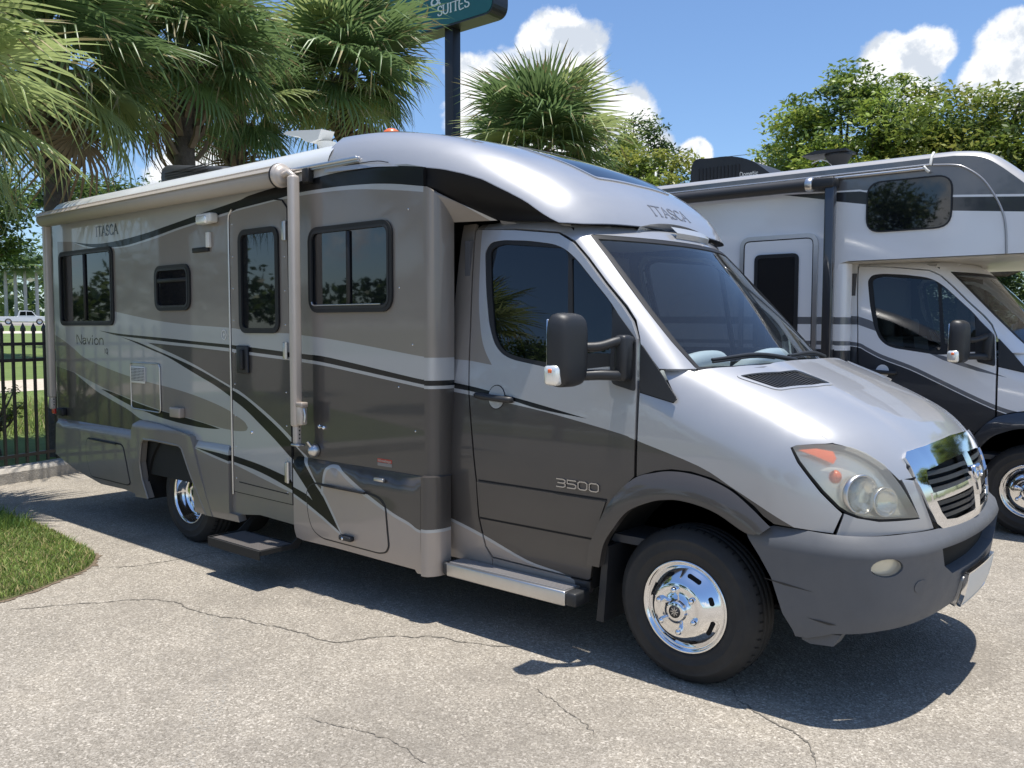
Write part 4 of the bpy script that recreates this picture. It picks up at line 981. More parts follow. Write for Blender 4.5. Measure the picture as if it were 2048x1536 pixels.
        ts = MB(); ts.rbox((-.565 + dx, min(s * 1.262, s * 1.342) + dy, 1.424), (-.475 + dx, max(s * 1.262, s * 1.342) + dy, 1.525), .025, 3); tl = ts.build('turn_lens', M['lens_haze'], hd)
        ts = MB(); ts.rbox((-.53 + dx, min(s * 1.335, s * 1.3455) + dy, 1.485), (-.505 + dx, max(s * 1.335, s * 1.3455) + dy, 1.505), .004, 1); ts.build('turn_bulb', M['amber'], hd)
        ar = MB()
        for z0, z1, r_ in ((1.605, 1.635, .024), (1.468, 1.468, .026)):
            pts = smooth_line(np.array([(-.47, s * 1.16, z0), (-.40, s * 1.10, z0 + .004), (-.345, s * 1.02, z1), (-.325, s * .93, z1)]), 4)
            ar.tube([tuple(np.array(q) + S3) for q in pts], r_, 10)
        ar.rbox((-.372 + dx, min(s * .945, s * 1.03) + dy, 1.44), (-.30 + dx, max(s * .945, s * 1.03) + dy, 1.665), .022, 3)
        ar.build('mirror_arm', M['plastic'], mir)
    # --- wipers, cowl
    cw = MB(); pts = [(.06, -.72, 1.492), (.155, -.48, 1.505), (.19, 0, 1.51), (.155, .48, 1.505), (.06, .72, 1.492)]
    pl2 = smooth_line(np.array(pts), 5)
    rows = [[tuple(np.array((q[0] - .13, q[1], q[2] + .006)) + S3), tuple(np.array((q[0] + .05, q[1], q[2] + .008)) + S3), tuple(np.array((q[0] + .05, q[1], q[2] - .05)) + S3)] for q in pl2]
    cw.add([w for r_ in rows for w in r_], [(i * 3 + j, i * 3 + j + 1, i * 3 + j + 4, i * 3 + j + 3) for i in range(len(rows) - 1) for j in range(2)]); cw.build('cowl', M['plastic'], root)
    for pts in ([(.115, -.06, 1.53), (.06, -.38, 1.565), (.005, -.72, 1.545)], [(.10, .62, 1.53), (.115, .28, 1.562), (.125, -.10, 1.553)]):
        wp = MB(); q = smooth_line(np.array(pts), 5)
        q = [tuple(np.array((wind_x(a[1], a[2]) + .035, a[1], a[2])) + S3) for a in q]
        wp.tube(q, [.014 - .007 * i / len(q) for i in range(len(q))], 8)
        w2 = [(a + .004, b, c - .012) for a, b, c in q[3:]]; wp.tube(w2, .006, 6)
        wp.build('wiper', M['plastic'], root)
    # --- inside
    ins = MB(); ins.box((-1.50 + dx, -.88 + dy, .60), (-1.46 + dx, .88 + dy, 2.2)); ins.box((-1.5 + dx, -.86 + dy, .6), (.0 + dx, .86 + dy, .64)); ins.build('cab_floor', M['interior'], root)
    hl_ = MB(); hl_.box((-1.5 + dx, -.80 + dy, 2.24), (-.80 + dx, .80 + dy, 2.26)); hl_.build('headliner', M['headliner'], root)
    da = MB(); prof = [(-.02, 1.47), (.10, 1.46), (.10, 1.0), (-.42, .95), (-.45, 1.12), (-.40, 1.30), (-.34, 1.40), (-.26, 1.435), (-.12, 1.45)]
    da.prism(prof, -.80 + dy, .80 + dy); da.v = [(q[0] + dx, q[1], q[2]) for q in da.v]; dsh = da.build('dashboard', M['interior_grey'], root)
    bn = MB()
    for yc in (.40, -.42):
        pts = smooth_line(np.array([(-.30, yc - .27, 1.42), (-.20, yc - .20, 1.505), (-.17, yc, 1.535), (-.20, yc + .20, 1.505), (-.30, yc + .27, 1.42)]), 4); bn.tube([tuple(np.array(q) + S3) for q in pts], .05, 8)
    bn.build('instrument_hood', M['interior_grey'], dsh)
    swm = MB(); ang = R(62); cx, cy, cz = -.52, .40, 1.34
    pts = [(cx + .20 * math.sin(t) * math.cos(ang), cy + .20 * math.cos(t), cz + .20 * math.sin(t) * math.sin(ang)) for t in np.linspace(0, 2 * math.pi, 33)]
    swm.tube([tuple(np.array(q) + S3) for q in pts], .017, 8, caps=False); swm.tube([tuple(np.array(q) + S3) for q in ((cx, cy - .19, cz), (cx, cy + .19, cz))], .02, 8); swm.tube([tuple(np.array(q) + S3) for q in ((cx, cy, cz), (-.40, .40, 1.25))], .04, 8); swm.build('steering_wheel', M['interior'], root)
    for yc in (-.42, .42):
        st = MB(); st.rbox((-1.22 + dx, yc - .25 + dy, .75), (-.72 + dx, yc + .25 + dy, 1.0), .06, 3)
        bk = [(-1.30, 1.0), (-1.14, .98), (-1.24, 1.62), (-1.36, 1.60)]; st.prism(bk, yc - .24 + dy, yc + .24 + dy); st.v = st.v[:-8] + [(q[0] + dx, q[1], q[2]) for q in st.v[-8:]]
        st.rbox((-1.40 + dx, yc - .13 + dy, 1.62), (-1.28 + dx, yc + .13 + dy, 1.80), .04, 3); st.build('seat', M['seat'], root)
    return dict(LS=LS, LB=LB, LH=LH, LN=LN, LR=LR)


# ------------------------------------------------------------------ the silver and taupe motorhome
YW = -1.13                                     # plane of its right-hand wall
X0, X1 = -6.50, -1.585                         # rear and front of the wall
def F_skirt(x, y, z):
    t = np.clip((.848 - z) / .055, 0, 1); b = .034 * (1 - (1 - t) ** 2.2) - .02 * np.clip((.45 - z) / .2, 0, 1) ** 2
    return np.abs(y) - (1.13 + b)
def F_flare(x, y, z):
    t = np.clip((.945 - z) / .06, 0, 1); b = .046 * (1 - (1 - t) ** 2.2) - .02 * np.clip((.6 - z) / .35, 0, 1)
    return np.abs(y) - (1.13 + b)
def side_paint():
    """painted areas of the right-hand side, in painting order; indices into PAINT"""
    T, S, D, K, N = 0, 1, 2, 3, 4              # taupe, silver, dark, black, taupe lightened by ground bounce
    P = []
    add = lambda poly, k: P.append((np.asarray(poly, float), k))
    # silver above the top swoosh, then the swoosh with its pinstripe
    add(np.vstack([smooth_line(CO['blk_top_up'], 4), [(-1.50, 2.60), (-1.50, 3.0), (-6.7, 3.0), (-6.7, 2.50)]]), S)
    add([(-6.7, .2), (-6.40, .2), (-6.40, 3.0), (-6.7, 3.0)], S)
    add(band(CO['blk_top_lo'] + [(-1.5, 2.48)], CO['sil_top_lo'] + [(-1.5, 2.448)], 4), S)
    add(band(CO['blk_top_up'] + [(-1.5, 2.585)], CO['blk_top_lo'] + [(-1.5, 2.48)], 4), K)
    # everything under the window line is silver ...
    mid = smooth_line([(-6.7, 2.0), (-5.9, 1.93), (-5.5, 1.86)] + CO['mid_up'] + [(-1.5, 1.525)], 4)
    add(np.vstack([mid, [(-1.5, .1), (-6.7, .1)]]), S)
    # ... then the dark field under the belt line, the belt line and its pinstripe
    dk = np.vstack([smooth_line(CO['lsil_lo'][1:] + [(-1.5, 1.345)], 4), [(-1.5, .1), (-2.40, .1)], smooth_line(CO['arch_sil_up'], 4)[::-1]])
    add(dk, D)
    add(band(CO['line_up'] + [(-1.5, 1.395)], CO['line_lo'] + [(-1.5, 1.364)], 4), K)
    # lower left: taupe swoosh, dark field, small black swoosh
    add(np.vstack([smooth_line([(-6.7, 1.68)] + CO['e_up'], 4), smooth_line(CO['e_lo'], 4), [(-6.7, 1.36)]]), T)
    add(np.vstack([[(-6.7, 1.36)], smooth_line(CO['dk_up'], 4), [(-4.5, .1), (-6.7, .1)]]), D)
    add(band(CO['bs_up'], CO['bs_lo'], 4), K)
    # skirt colour, the second stripe and the arch swoosh
    add([(-6.7, .1), (-6.7, .847), (-4.02, .847), (-4.02, .1)], T)
    add(np.vstack([[(-4.10, .792)], smooth_line(CO['s2sil_lo'], 4), [(-2.283, .1), (-4.10, .1)]]), T)
    add(band(CO['s2_lo'] + [(-2.467, .487), (-2.312, .419)], CO['s2sil_lo'], 4), S)
    add(np.vstack([smooth_line(CO['arch_up'], 4), [(-2.42, .56), (-2.312, .419), (-2.467, .487), (-2.639, .554)], smooth_line(CO['s2_up'], 4)[::-1][:2], smooth_line(CO['arch_lo'], 4)[::-1]]), K)
    add(band(CO['s2_up'], CO['s2_lo'] + [(-2.582, .582)], 4), K)
    # front skirt: taupe with the ground's bounce light put in, below the looping pinstripe
    loop_o = smooth_line(CO['c3_out'] + [(-1.5, .53)], 4); loop_i = smooth_line(CO['c3_in'] + [(-1.5, .513)], 4)
    add(np.vstack([[(-2.30, .38)], smooth_line(CO['vline_r'], 3)[::-1], loop_o, [(-1.5, .1), (-2.80, .1), (-2.80, .585)], smooth_line(CO['s2sil_lo'][-4:], 3)]), N)
    add(np.vstack([loop_o, loop_i[::-1]]), S)
    add([(-2.497, .64), (-2.484, .662), (-2.445, .622), (-2.368, .526), (-2.283, .405), (-2.305, .415), (-2.40, .535), (-2.47, .62)], S)
    return P
PAINT = [M['taupe'], M['silver_side'], M['dark'], M['black_paint'], M['tan']]
def cab_paint():
    S, T, D, K, L_, N = 0, 1, 2, 3, 4, 5
    P = []
    P.append((np.vstack([smooth_line([(-1.40, 2.40)] + xz('paint_taupe'), 4), [(-1.40, 1.511), (-1.60, 1.519), (-1.60, 2.40)]]), T))
    dk = np.vstack([smooth_line([(-1.60, 1.336)] + xz('cab_dk_up') + [(.62, .80)], 4), [(.62, .2), (-1.60, .2)]])
    P.append((dk, D))
    P.append((band([(-1.60, 1.39)] + xz('cab_blk_up'), [(-1.60, 1.356)] + xz('cab_blk_lo'), 4), K))
    P.append((np.vstack([smooth_line([(-1.60, .575)] + xz('cab_sil3_lo'), 3), [(-.60, .2), (-1.60, .2)]]), N))
    P.append((band([(-1.60, .60)] + xz('cab_sil3_up'), [(-1.60, .580)] + xz('cab_sil3_lo'), 4), L_))
    # faint spear below the handle
    P.append((np.array([(-1.60, 1.13), (-1.30, 1.085), (-.50, 1.00), (-1.30, 1.045), (-1.60, 1.07)]), T if False else D))
    return P
CAB_PAINT = dict(mats=[M['silver'], M['taupe'], M['dark'], M['black_paint'], M['silver_side'], M['tan']], side=cab_paint(), base=0,
                 glass=M['glass_cab'], cup=M['silver'], handle=M['plastic'], flare=M['dark'], grille=M['chrome'], bumper=M['bumper'])

def window(root, outline, name, panes, divs=(), frame_w=.034, label=None, step=.12, y=YW, glass=None):
    """framed window lying on the wall"""
    w = panel(name, outline, flat_y(y), M['rubber'], root, holes=[offset_poly(outline, -frame_w)], step=step, off=.016, thick=.016)
    panel('pane', offset_poly(outline, -frame_w + .006), flat_y(y), glass or M['glass_dark'], w, step=step, off=.004, thick=0)
    inner = offset_poly(outline, -frame_w * .72)
    panel('window_rim', inner, flat_y(y), M['plastic'], w, holes=[offset_poly(outline, -frame_w * 1.18)], step=step, off=.0195, thick=.012)
    for x0, x1, z0, z1 in divs:
        b = MB(); b.rbox((x0, y - .018, z0), (x1, y - .003, z1), .004, 1); b.build('mullion', M['rubber'], w)
    if label: w['label'] = label
    return w

def build_motorhome():
    root = thing('motorhome', 'silver and taupe camper van motorhome with black swooshes and a furled awning along its side', 'motorhome', (-2.7, 0, 0))
    sp = side_paint(); LY = flat_y(YW)
    LSK = lifter(F_skirt, SIDE, .5, 1.4); LFL = lifter(F_flare, SIDE, .5, 1.4)
    # --- coach shell
    wall = np.array([(X0, .83), (X1, .83), (X1, 2.60), (-1.72, 2.632), (-2.1, 2.66), (-2.4, 2.735), (X0, 2.735)])
    cw = panel('side_wall', wall, LY, PAINT, root, paints=sp, step=.25, edge=.12, thick=.03)
    bx = MB(); bx.box((X0 + .03, -1.10, .50), (X1 - .30, 1.10, 2.70)); bx.build('coach_core', M['chassis'], root)
    lw = MB(); lw.box((X0, 1.10, .40), (X1, 1.13, 2.735)); lw.build('far_wall', M['taupe'], root)
    rw = MB(); rw.rbox((X0 - .06, -1.128, .46), (X0 + .035, 1.128, 2.80), .05, 4); rw.build('rear_wall', M['silver_side'], root)
    # roof with rounded edges
    prof = []
    for t in np.linspace(0, 1, 9): prof.append((-1.145 + .20 * (1 - math.cos(t * math.pi / 2)) * .9, 2.70 + .165 * math.sin(t * math.pi / 2)))
    prof = prof + [(0, 2.895)] + [(-a, b) for a, b in prof[::-1]]
    rf = MB(); xs = [X0 - .05, X0 + .02, -5.0, -3.6, -2.42]
    rows = [[(x, a * (.96 if i == 0 else 1), b - (.10 if i == 0 else 0)) for a, b in prof] for i, x in enumerate(xs)]
    k = len(prof); rf.add([q for r_ in rows for q in r_], [(i * k + j, i * k + j + 1, (i + 1) * k + j + 1, (i + 1) * k + j) for i in range(len(xs) - 1) for j in range(k - 1)], True)
    rf.add(rows[0], [tuple(range(k))]); roof = rf.build('roof', M['roof_white'], root)
    rail = MB(); rail.rbox((X0 + .02, -1.168, 2.700), (-2.12, -1.135, 2.722), .006, 2); rail.box((X0 + .02, -1.160, 2.690), (-2.12, -1.14, 2.699)); rail.build('drip_rail', M['alu'], roof)
    # --- skirts
    sk_r = np.array([(-6.47, .846), (-4.90, .846), (-4.90, .32)] + [(-4.862, .312), (-5.161, .338), (-5.594, .332), (-6.055, .403), (-6.298, .46), (-6.50, .515)])
    panel('skirt', sk_r, LSK, PAINT, root, paints=sp, step=.10, edge=.05, thick=.06)
    sk_m = np.array([(-4.06, .846), (-3.60, .846), (-3.572, .82), (-3.572, .36), (-3.466, .355), (-3.456, .307), (-3.80, .299), (-4.06, .299)])
    panel('skirt', sk_m, LSK, PAINT, root, paints=sp, step=.10, edge=.05, thick=.06)
    sk_f = np.array([(-2.795, .80), (-2.78, .846), (-1.60, .846), (-1.585, .846), (-1.585, .276), (-1.63, .276), (-1.646, .296), (-2.372, .303), (-2.718, .298), (-2.782, .308), (-2.795, .36)])
    panel('skirt', sk_f, LSK, PAINT, root, paints=sp, step=.10, edge=.04, thick=.06)
    sill = np.array([(-3.572, .84), (-2.795, .84), (-2.795, .379), (-3.224, .390), (-3.467, .36), (-3.572, .36)])
    panel('door_sill', sill, LY, PAINT, root, paints=sp, step=.12, thick=.05, off=.004)
    # wheel-arch flare
    fo = [(-4.98, .30), (-4.995, .845), (-4.97, .903), (-4.911, .939), (-4.785, .944), (-4.533, .928), (-4.151, .896), (-4.068, .873), (-4.042, .831), (-3.81, .299)]
    fi = [(-3.898, .298), (-4.2, .772), (-4.242, .791), (-4.639, .799), (-4.799, .794), (-4.836, .76), (-4.872, .596), (-4.851, .459), (-4.775, .309)]
    flp = np.array(fo + fi)
    panel('wheel_arch', flp, LFL, M['taupe'], root, step=.05, edge=.04, thick=.06)
    lip = np.vstack([offset_poly(np.array(fi), 0)]); lipm = MB()
    P3, N3 = LFL(dens(fi, .04, False)[:, 0], dens(fi, .04, False)[:, 1]); lipm.tube([tuple(q + n * -.006) for q, n in zip(P3, N3)], .010, 8); lipm.build('arch_lip', M['taupe'], root)
    ww = MB(); ww.lathe([(.52, -1.12), (.52, -.40), (0, -.40)], 32, 'y', (-4.325, 0, .36), a0=R(-8), a1=R(188)); ww.build('wheel_well', M['hole'], root)
    # --- hatches in the skirts
    def hatch(name, outline, lift, latch=None, r=.05):
        o = rpoly(outline, r)
        h = panel(name, offset_poly(o, -.004), lift, PAINT, root, paints=sp, step=.1, edge=.05, off=.006, thick=.006)
        panel('hatch_gasket', offset_poly(o, .006), lift, M['rubber'], h, holes=[offset_poly(o, -.012)], step=.1, edge=.05, off=.003, thick=.003)
        return h
    hf = hatch('storage_hatch', CO['store_front'], LSK)
    lt = MB(); lt.rbox((-2.285, -1.205, .378), (-2.168, -1.165, .412), .012, 3); lt.build('hatch_latch', M['plastic'], hf)
    lt = MB(); lt.lathe([(.010, 0), (.008, -.004), (0, -.005)], 12, 'y', (-2.245, -1.204, .392)); lt.build('latch_key', M['chrome'], hf)
    hg = MB(); hg.tube([(-2.46, -1.186, .700), (-2.05, -1.186, .698)], .008, 8); hg.build('hatch_hinge', M['rubber'], hf)
    hr = hatch('storage_hatch', [(-5.83, .72), (-5.16, .715), (-5.05, .40), (-5.10, .384), (-5.77, .384), (-5.86, .58)], LSK)
    hg = MB(); hg.tube([(-5.74, -1.186, .722), (-5.25, -1.186, .718)], .007, 8); hg.build('hatch_hinge', M['rubber'], hr)
    mk = MB(); mk.rbox((-1.967, -1.186, .783), (-1.884, -1.165, .803), .004, 2); mk.build('side_marker', M['alu'], root)
    # --- entry door
    do = np.array([(-3.535, .522), (-3.535, 2.455), (-3.52, 2.505), (-3.44, 2.522), (-3.004, 2.546), (-2.916, 2.533), (-2.863, 2.48), (-2.850, 1.639), (-2.842, .517)])
    dr = panel('entry_door', do, LY, PAINT, root, paints=sp, step=.2, edge=.06, off=.010, thick=.010)
    panel('door_gap', offset_poly(do, .009), LY, M['seam'], dr, step=.3, off=.0065, thick=.004)
    tr = MB(); pts = [(-3.548, YW - .012, z) for z in np.linspace(.50, 2.44, 12)] + [(-3.54, YW - .012, 2.49), (-3.50, YW - .012, 2.525)]
    tr.tube(pts, .008, 8); tr.build('door_trim', M['alu'], dr)
    pg = panel('kick_groove', [(-3.47, .60), (-2.88, .585), (-2.88, .578), (-3.47, .593)], LY, M['seam'], dr, step=.2, off=.0115, thick=0)
    wo = rrect(-3.415, -2.945, 1.658, 2.372, .075)
    dwin = panel('door_window', wo, LY, M['rubber'], dr, holes=[offset_poly(wo, -.036)], step=.12, off=.026, thick=.018)
    panel('pane', offset_poly(wo, -.032), LY, M['glass_dark'], dwin, step=.2, off=.014, thick=0)
    hb = MB(); hb.rbox((-3.452, -1.162, 1.376), (-3.314, -1.138, 1.572), .012, 3); hd = hb.build('door_latch', M['plastic'], dr)
    hb = MB(); hb.rbox((-3.385, -1.186, 1.40), (-3.345, -1.158, 1.545), .010, 3); hb.build('latch_handle', M['rubber'], hd)
    for z0, z1 in ((2.27, 2.395), (1.49, 1.60), (.66, .80)):
        hh = MB(); hh.rbox((-2.90, -1.160, z0), (-2.872, -1.136, z1), .006, 2); hh.tube([(-2.868, -1.152, z0), (-2.868, -1.152, z1)], .011, 8); hh.build('hinge', M['alu'], dr)
    SCREW = lambda: MB().lathe([(.006, 0), (.004, -.003), (0, -.0035)], 8)
    each('door_screw', SCREW(), M['steel'], dr, [q for z in np.linspace(.62, 2.42, 9) for q in ((-3.505, YW - .010, z), (-3.572, YW, z + .02), (-2.893, YW - .010, z - .03))])
    lk = MB(); lk.lathe([(.012, 0), (.010, -.008), (0, -.009)], 12, 'y', (-3.30, YW - .01, .965)); lk.build('door_lock', M['chrome'], dr)
    # --- windows
    window(root, rrect(-6.36, -5.315, 1.712, 2.378, .07), 'rear_window', 2, [(-5.86, -5.825, 1.76, 2.335)])
    window(root, rrect(-4.612, -4.085, 1.826, 2.176, .08), 'bath_window', 2, [(-4.57, -4.13, 2.045, 2.075)])
    window(root, rrect(-2.632, -1.838, 1.792, 2.332, .085), 'galley_window', 2, [(-2.252, -2.218, 1.835, 2.288)])
    tr = MB(); tr.tube([(-2.59, YW - .022, 1.86), (-2.583, YW - .022, 1.845), (-2.565, YW - .022, 1.838), (-1.93, YW - .022, 1.838)], .0045, 6); tr.build('sill_glint', M['alu'], root)  # thin bright tube drawing the glint along the window's lower edge
    # --- fittings on the wall
    pf = MB(); pf.rbox((-3.885, -1.20, 2.448), (-3.690, -1.13, 2.518), .016, 3); po = pf.build('porch_lamp', M['white_plastic'], root)
    pf = MB(); pf.rbox((-3.870, -1.212, 2.440), (-3.735, -1.150, 2.500), .014, 3); pf.build('lamp_glass', M['lens_haze'], po)
    ab = MB(); ab.rbox((-3.836, -1.152, 2.278), (-3.792, -1.128, 2.388), .004, 2); a_ = ab.build('door_catch', M['white_plastic'], root)
    ab = MB(); ab.rbox((-4.03, -1.150, 2.250), (-3.815, -1.128, 2.284), .004, 2); ab.build('catch_slot', M['rubber'], a_)
    ho = rpoly([(-5.045, 1.03), (-5.045, 1.408), (-4.572, 1.408), (-4.567, 1.02)], .035)
    wh = panel('water_heater_door', ho, LY, PAINT, root, paints=sp, step=.12, off=.008, thick=.008)
    wt = MB(); P_ = dens(ho, .05); wt.tube([(q[0], YW - .009, q[1]) for q in P_] + [(P_[0][0], YW - .009, P_[0][1])], .006, 6, caps=False); wt.build('door_trim', M['alu'], wh)
    gr = MB(); gr.rbox((-5.028, -1.149, 1.242), (-4.802, -1.135, 1.378), .006, 2)
    g0 = gr.build('heater_grille', M['white_plastic'], wh)
    gh = MB()
    for i in range(10):
        for j in range(9):
            x = -5.013 + i * .0222; z = 1.262 + j * .0122; gh.add([(x, -1.1500, z), (x + .0155, -1.1500, z), (x + .0155, -1.1500, z + .007), (x, -1.1500, z + .007)], [(0, 1, 2, 3)])
    gh.build('grille_hole', M['hole'], g0)
    vb = MB(); vb.rbox((-4.366, -1.178, 1.004), (-4.214, -1.128, 1.082), .010, 3); vb.build('furnace_vent', M['tan'], root)
    sr = MB(); sr.lathe([(.034, -.001), (.034, -.002), (.027, -.002), (.027, -.001)], 32, 'y', (-3.647, YW - .001, 1.645)); sr.lathe([(.014, -.001), (.0, -.002)], 3, 'y', (-3.647, YW - .001, 1.645))
    for q in range(len(sr.v)): v = sr.v[q]; sr.v[q] = (v[0], v[1], 1.645 + (v[2] - 1.645) * 1.1)
    sr.build('round_sticker', M['white_plastic'], root)
    st = MB(); st.box((-1.990, -1.1315, .890), (-1.862, -1.1295, .912)); s1 = st.build('maker_sticker', M['sticker'], root)
    st = MB(); st.box((-1.990, -1.1315, .868), (-1.862, -1.1295, .887)); st.build('sticker_base', M['letter_grey'], s1)
    letters('sticker_text', lettering('Winnebago', .013, .115, .003), lambda a, b, d: (-1.984 + a, -1.1315 - d, .8945 + b), M['tan'], s1, .0008)
    bl = MB()
    for x, z in ((-2.543, 1.062), (-2.500, 1.058)): bl.lathe([(.013, 0), (.013, -.012), (.006, -.018), (0, -.019)], 12, 'y', (x, YW, z))
    bl.tube([(-2.543, YW - .012, 1.062), (-2.500, YW - .012, 1.058)], .006, 6); bl.build('wall_stud', M['chrome'], root)
    each('wall_screw', SCREW(), M['steel'], root, [(x, YW, z) for x, z in ((-1.71, 2.375), (-1.79, 1.93), (-1.68, 1.6), (-1.80, 1.35), (-1.66, 1.1))])
    # --- lettering on the wall
    letters('wall_lettering', lettering('ITASCA', .080, .40, .016, serif=.10), lambda a, b, d: (-5.627 + a, YW - d, 2.475 + b), M['letter'], root, .0012, 'dark serif capitals near the rear roof corner')
    letters('model_lettering', lettering('Navion', .082, .52, .0095, gap=.10), lambda a, b, d: (-6.055 + a, YW - d, 1.548 + b - .00 * a), M['letter'], root, .0012, 'thin black letters below the rear window')
    letters('model_lettering', lettering('IQ', .042, .065, .005), lambda a, b, d: (-5.525 + a, YW - d, 1.472 + b), M['letter'], root, .0012, 'two tiny black letters')
    # --- corner fairing between the coach and the cab
    cx = [(X1, -1.13), (-1.555, -1.127), (-1.535, -1.112), (-1.515, -1.08), (-1.50, -1.02), (-1.505, -.965)]
    def fair(z0, z1, off, name, mats, cuts, ztop=None):
        f_ = MB(); zs = [z0] + [z for z, _ in cuts if z0 < z < z1] + [z1]; q = smooth_line(cx, 4); k_ = len(q)
        tops = np.linspace(z1, ztop or z1, k_) if ztop else np.full(k_, z1)
        if ztop: tops = np.interp([-y for x, y in q], [.965, 1.13], [ztop, z1])
        for a in range(len(zs) - 1):
            zc = (zs[a] + zs[a + 1]) / 2; kk = 0
            for z, m_ in cuts:
                if zc > z: kk = m_
            f_.cur = kk
            rows = [[(x + off * .3, y - off, min(z, t)) for (x, y), t in zip(q, tops)] for z in (zs[a], zs[a + 1])]
            f_.add(rows[0] + rows[1], [(j, j + 1, k_ + j + 1, k_ + j) for j in range(k_ - 1) if not (rows[0][j][2] >= tops[j] - 1e-6 and rows[0][j + 1][2] >= tops[j + 1] - 1e-6)], True)
        return f_.build(name, mats, root, fix=False)
    PF = [M['tan'], M['silver_side'], M['dark'], M['black_paint'], M['taupe']]
    fair(.846, 2.49, 0, 'corner_fairing', PF, [(.8, 2), (1.350, 1), (1.368, 3), (1.398, 1), (1.528, 4)], 2.30)
    fair(.276, .848, .045, 'corner_skirt', PF, [(.2, 0), (.53, 1), (.548, 2)])
    tp = MB(); q = smooth_line(cx, 4); tp.add([(x + .0135, y - .045, .848) for x, y in q] + [(x, y, .852) for x, y in q], [(j, j + 1, len(q) + j + 1, len(q) + j) for j in range(len(q) - 1)], True); tp.build('skirt_ledge', M['dark'], root, fix=False)
    # sloped underside from the fairing's top to the cab roof
    q = smooth_line(cx, 4); us = MB(); k2 = len(q)
    top = [(x, y, float(np.interp(-y, [.965, 1.13], [2.30, 2.49]))) for x, y in q]; ab = [tuple(np.array((-1.585, -1.13, 2.49)) * (1 - t) + np.array((-1.28, -.845, 2.305)) * t) for t in np.linspace(0, 1, k2)]
    mid_ = [tuple(np.array(a) * .16 + np.array(b) * .84) for a, b in zip(top, ab)]
    us.cur = 0; us.add(top + mid_, [(j, j + 1, k2 + j + 1, k2 + j) for j in range(k2 - 1)], True); us.cur = 1; us.add(mid_ + ab, [(j, j + 1, k2 + j + 1, k2 + j) for j in range(k2 - 1)], True); us.build('fairing_soffit', [M['taupe'], M['silver_side']], root, fix=False)
    # --- roof cap over the cab
    LCAP = lifter(F_cap, TOP, 1.9, 3.3); LCS = lifter(F_cap, SIDE, .05, 1.5); LCSL = lifter(F_cap, SIDE_L, .05, 1.5)
    low = smooth_line([(q[0], q[1]) for q in CB['cap_low']], 4)
    # the cap is lofted: each station runs from the lower edge over the top to the other side
    zl = lambda x: float(np.interp(x, [-2.45, -2.186, -1.968, -1.712, -1.468, -1.327, -1.218, -1.067, -.97, -.886, -.805, -.70, -.60], [2.66, 2.650, 2.643, 2.620, 2.578, 2.540, 2.502, 2.424, 2.370, 2.306, 2.252, 2.246, 2.262]))
    xs = list(np.linspace(-2.45, -.80, 44)) + [-.77, -.74, -.71, -.68, -.66, -.64, -.625, -.612]
    capv = []; capf = []; capn = []; nseg = 40
    for x in xs:
        z0 = zl(x)
        # polar sweep about an axis inside the cap
        row = []
        yc, zc = 0.0, z0 - .0
        for j in range(nseg + 1):
            th = math.pi * j / nseg
            d = np.array((0, -math.cos(th), math.sin(th)))
            lo, hi = 0.0, 1.6
            for _ in range(26):
                m_ = (lo + hi) / 2; P_ = np.array((x, 0, zc)) + m_ * d
                if F_cap(P_[0], P_[1], P_[2]) < 0: lo = m_
                else: hi = m_
            row.append(np.array((x, 0, zc)) + lo * d)
        capv += row
    k_ = nseg + 1
    for i in range(len(xs) - 1):
        for j in range(nseg): capf.append((i * k_ + j, (i + 1) * k_ + j, (i + 1) * k_ + j + 1, i * k_ + j + 1))
    V = np.array(capv); me = mesh('roof_cap', V, capf, [M['silver']], None, True, grad(F_cap, V)); cap = link('roof_cap', me, root)
    # front lip: closes the cap above the windscreen
    nb = xs[-1]; lipv = []; edge = V[-k_:]
    lp = MB(); lp.add([tuple(q) for q in edge] + [(q[0] - .02, q[1] * .985, max(q[2] - .03, 2.24)) for q in edge], [(j, j + 1, k_ + j + 1, k_ + j) for j in range(k_ - 1)], True); lp.build('cap_lip', M['silver'], cap)
    # black underside: from the cap's lower edge down and in to the cab roof
    un = MB(); rows = []
    for i, x in enumerate(xs):
        if x < -1.62: continue
        for_ = V[i * k_]; ye = abs(for_[1]); ze = for_[2]
        t = np.clip((x + 1.585) / .305, 0, 1); yi, zi = 1.13 - .285 * t, 2.49 - .185 * t
        if x > -1.28: u_ = np.clip((x + 1.28) / .50, 0, 1); yi, zi = .845 - .035 * u_, 2.305 - .045 * u_
        zi = min(zi, ze - .002); yi = min(yi, ye - .004)
        row = [(x, ye - .001, ze + .003), (x, ye - .010, ze - (ze - zi) * .40), (x, yi + (ye - yi) * .35, ze - (ze - zi) * .80), (x, yi, zi), (x, yi - .10, zi + .004)]
        rows.append([(a, -b, c) for a, b, c in row] + row[::-1])
    n_ = len(rows[0]); un.add([q for r_ in rows for q in r_], [(i * n_ + j, i * n_ + j + 1, (i + 1) * n_ + j + 1, (i + 1) * n_ + j) for i in range(len(rows) - 1) for j in range(n_ - 1)], True); un.build('cap_underside', mat('cap underside black', (.006, .006, .007), .55, 0, 0, spec=.25), cap, fix=False)
    # skylight
    sk = rpoly([(-1.47, -.44), (-1.47, .44), (-1.22, .47), (-.915, .41), (-.895, 0), (-.915, -.41), (-1.22, -.47)], .03)
    sg = panel('skylight', sk, LCAP, M['glass_dark'], cap, step=.06, off=.004, thick=.006)
    panel('skylight_rim', offset_poly(sk, .016), LCAP, M['silver'], sg, holes=[offset_poly(sk, -.002)], step=.06, off=.007, thick=.008)
    LCN = lifter(F_cap, NOSE, -2.6, .2)
    def on_cap(a, b, d):
        p_, n_ = LCN(np.array([a]), np.array([b])); return tuple(p_[0] + n_[0] * (d + .001))
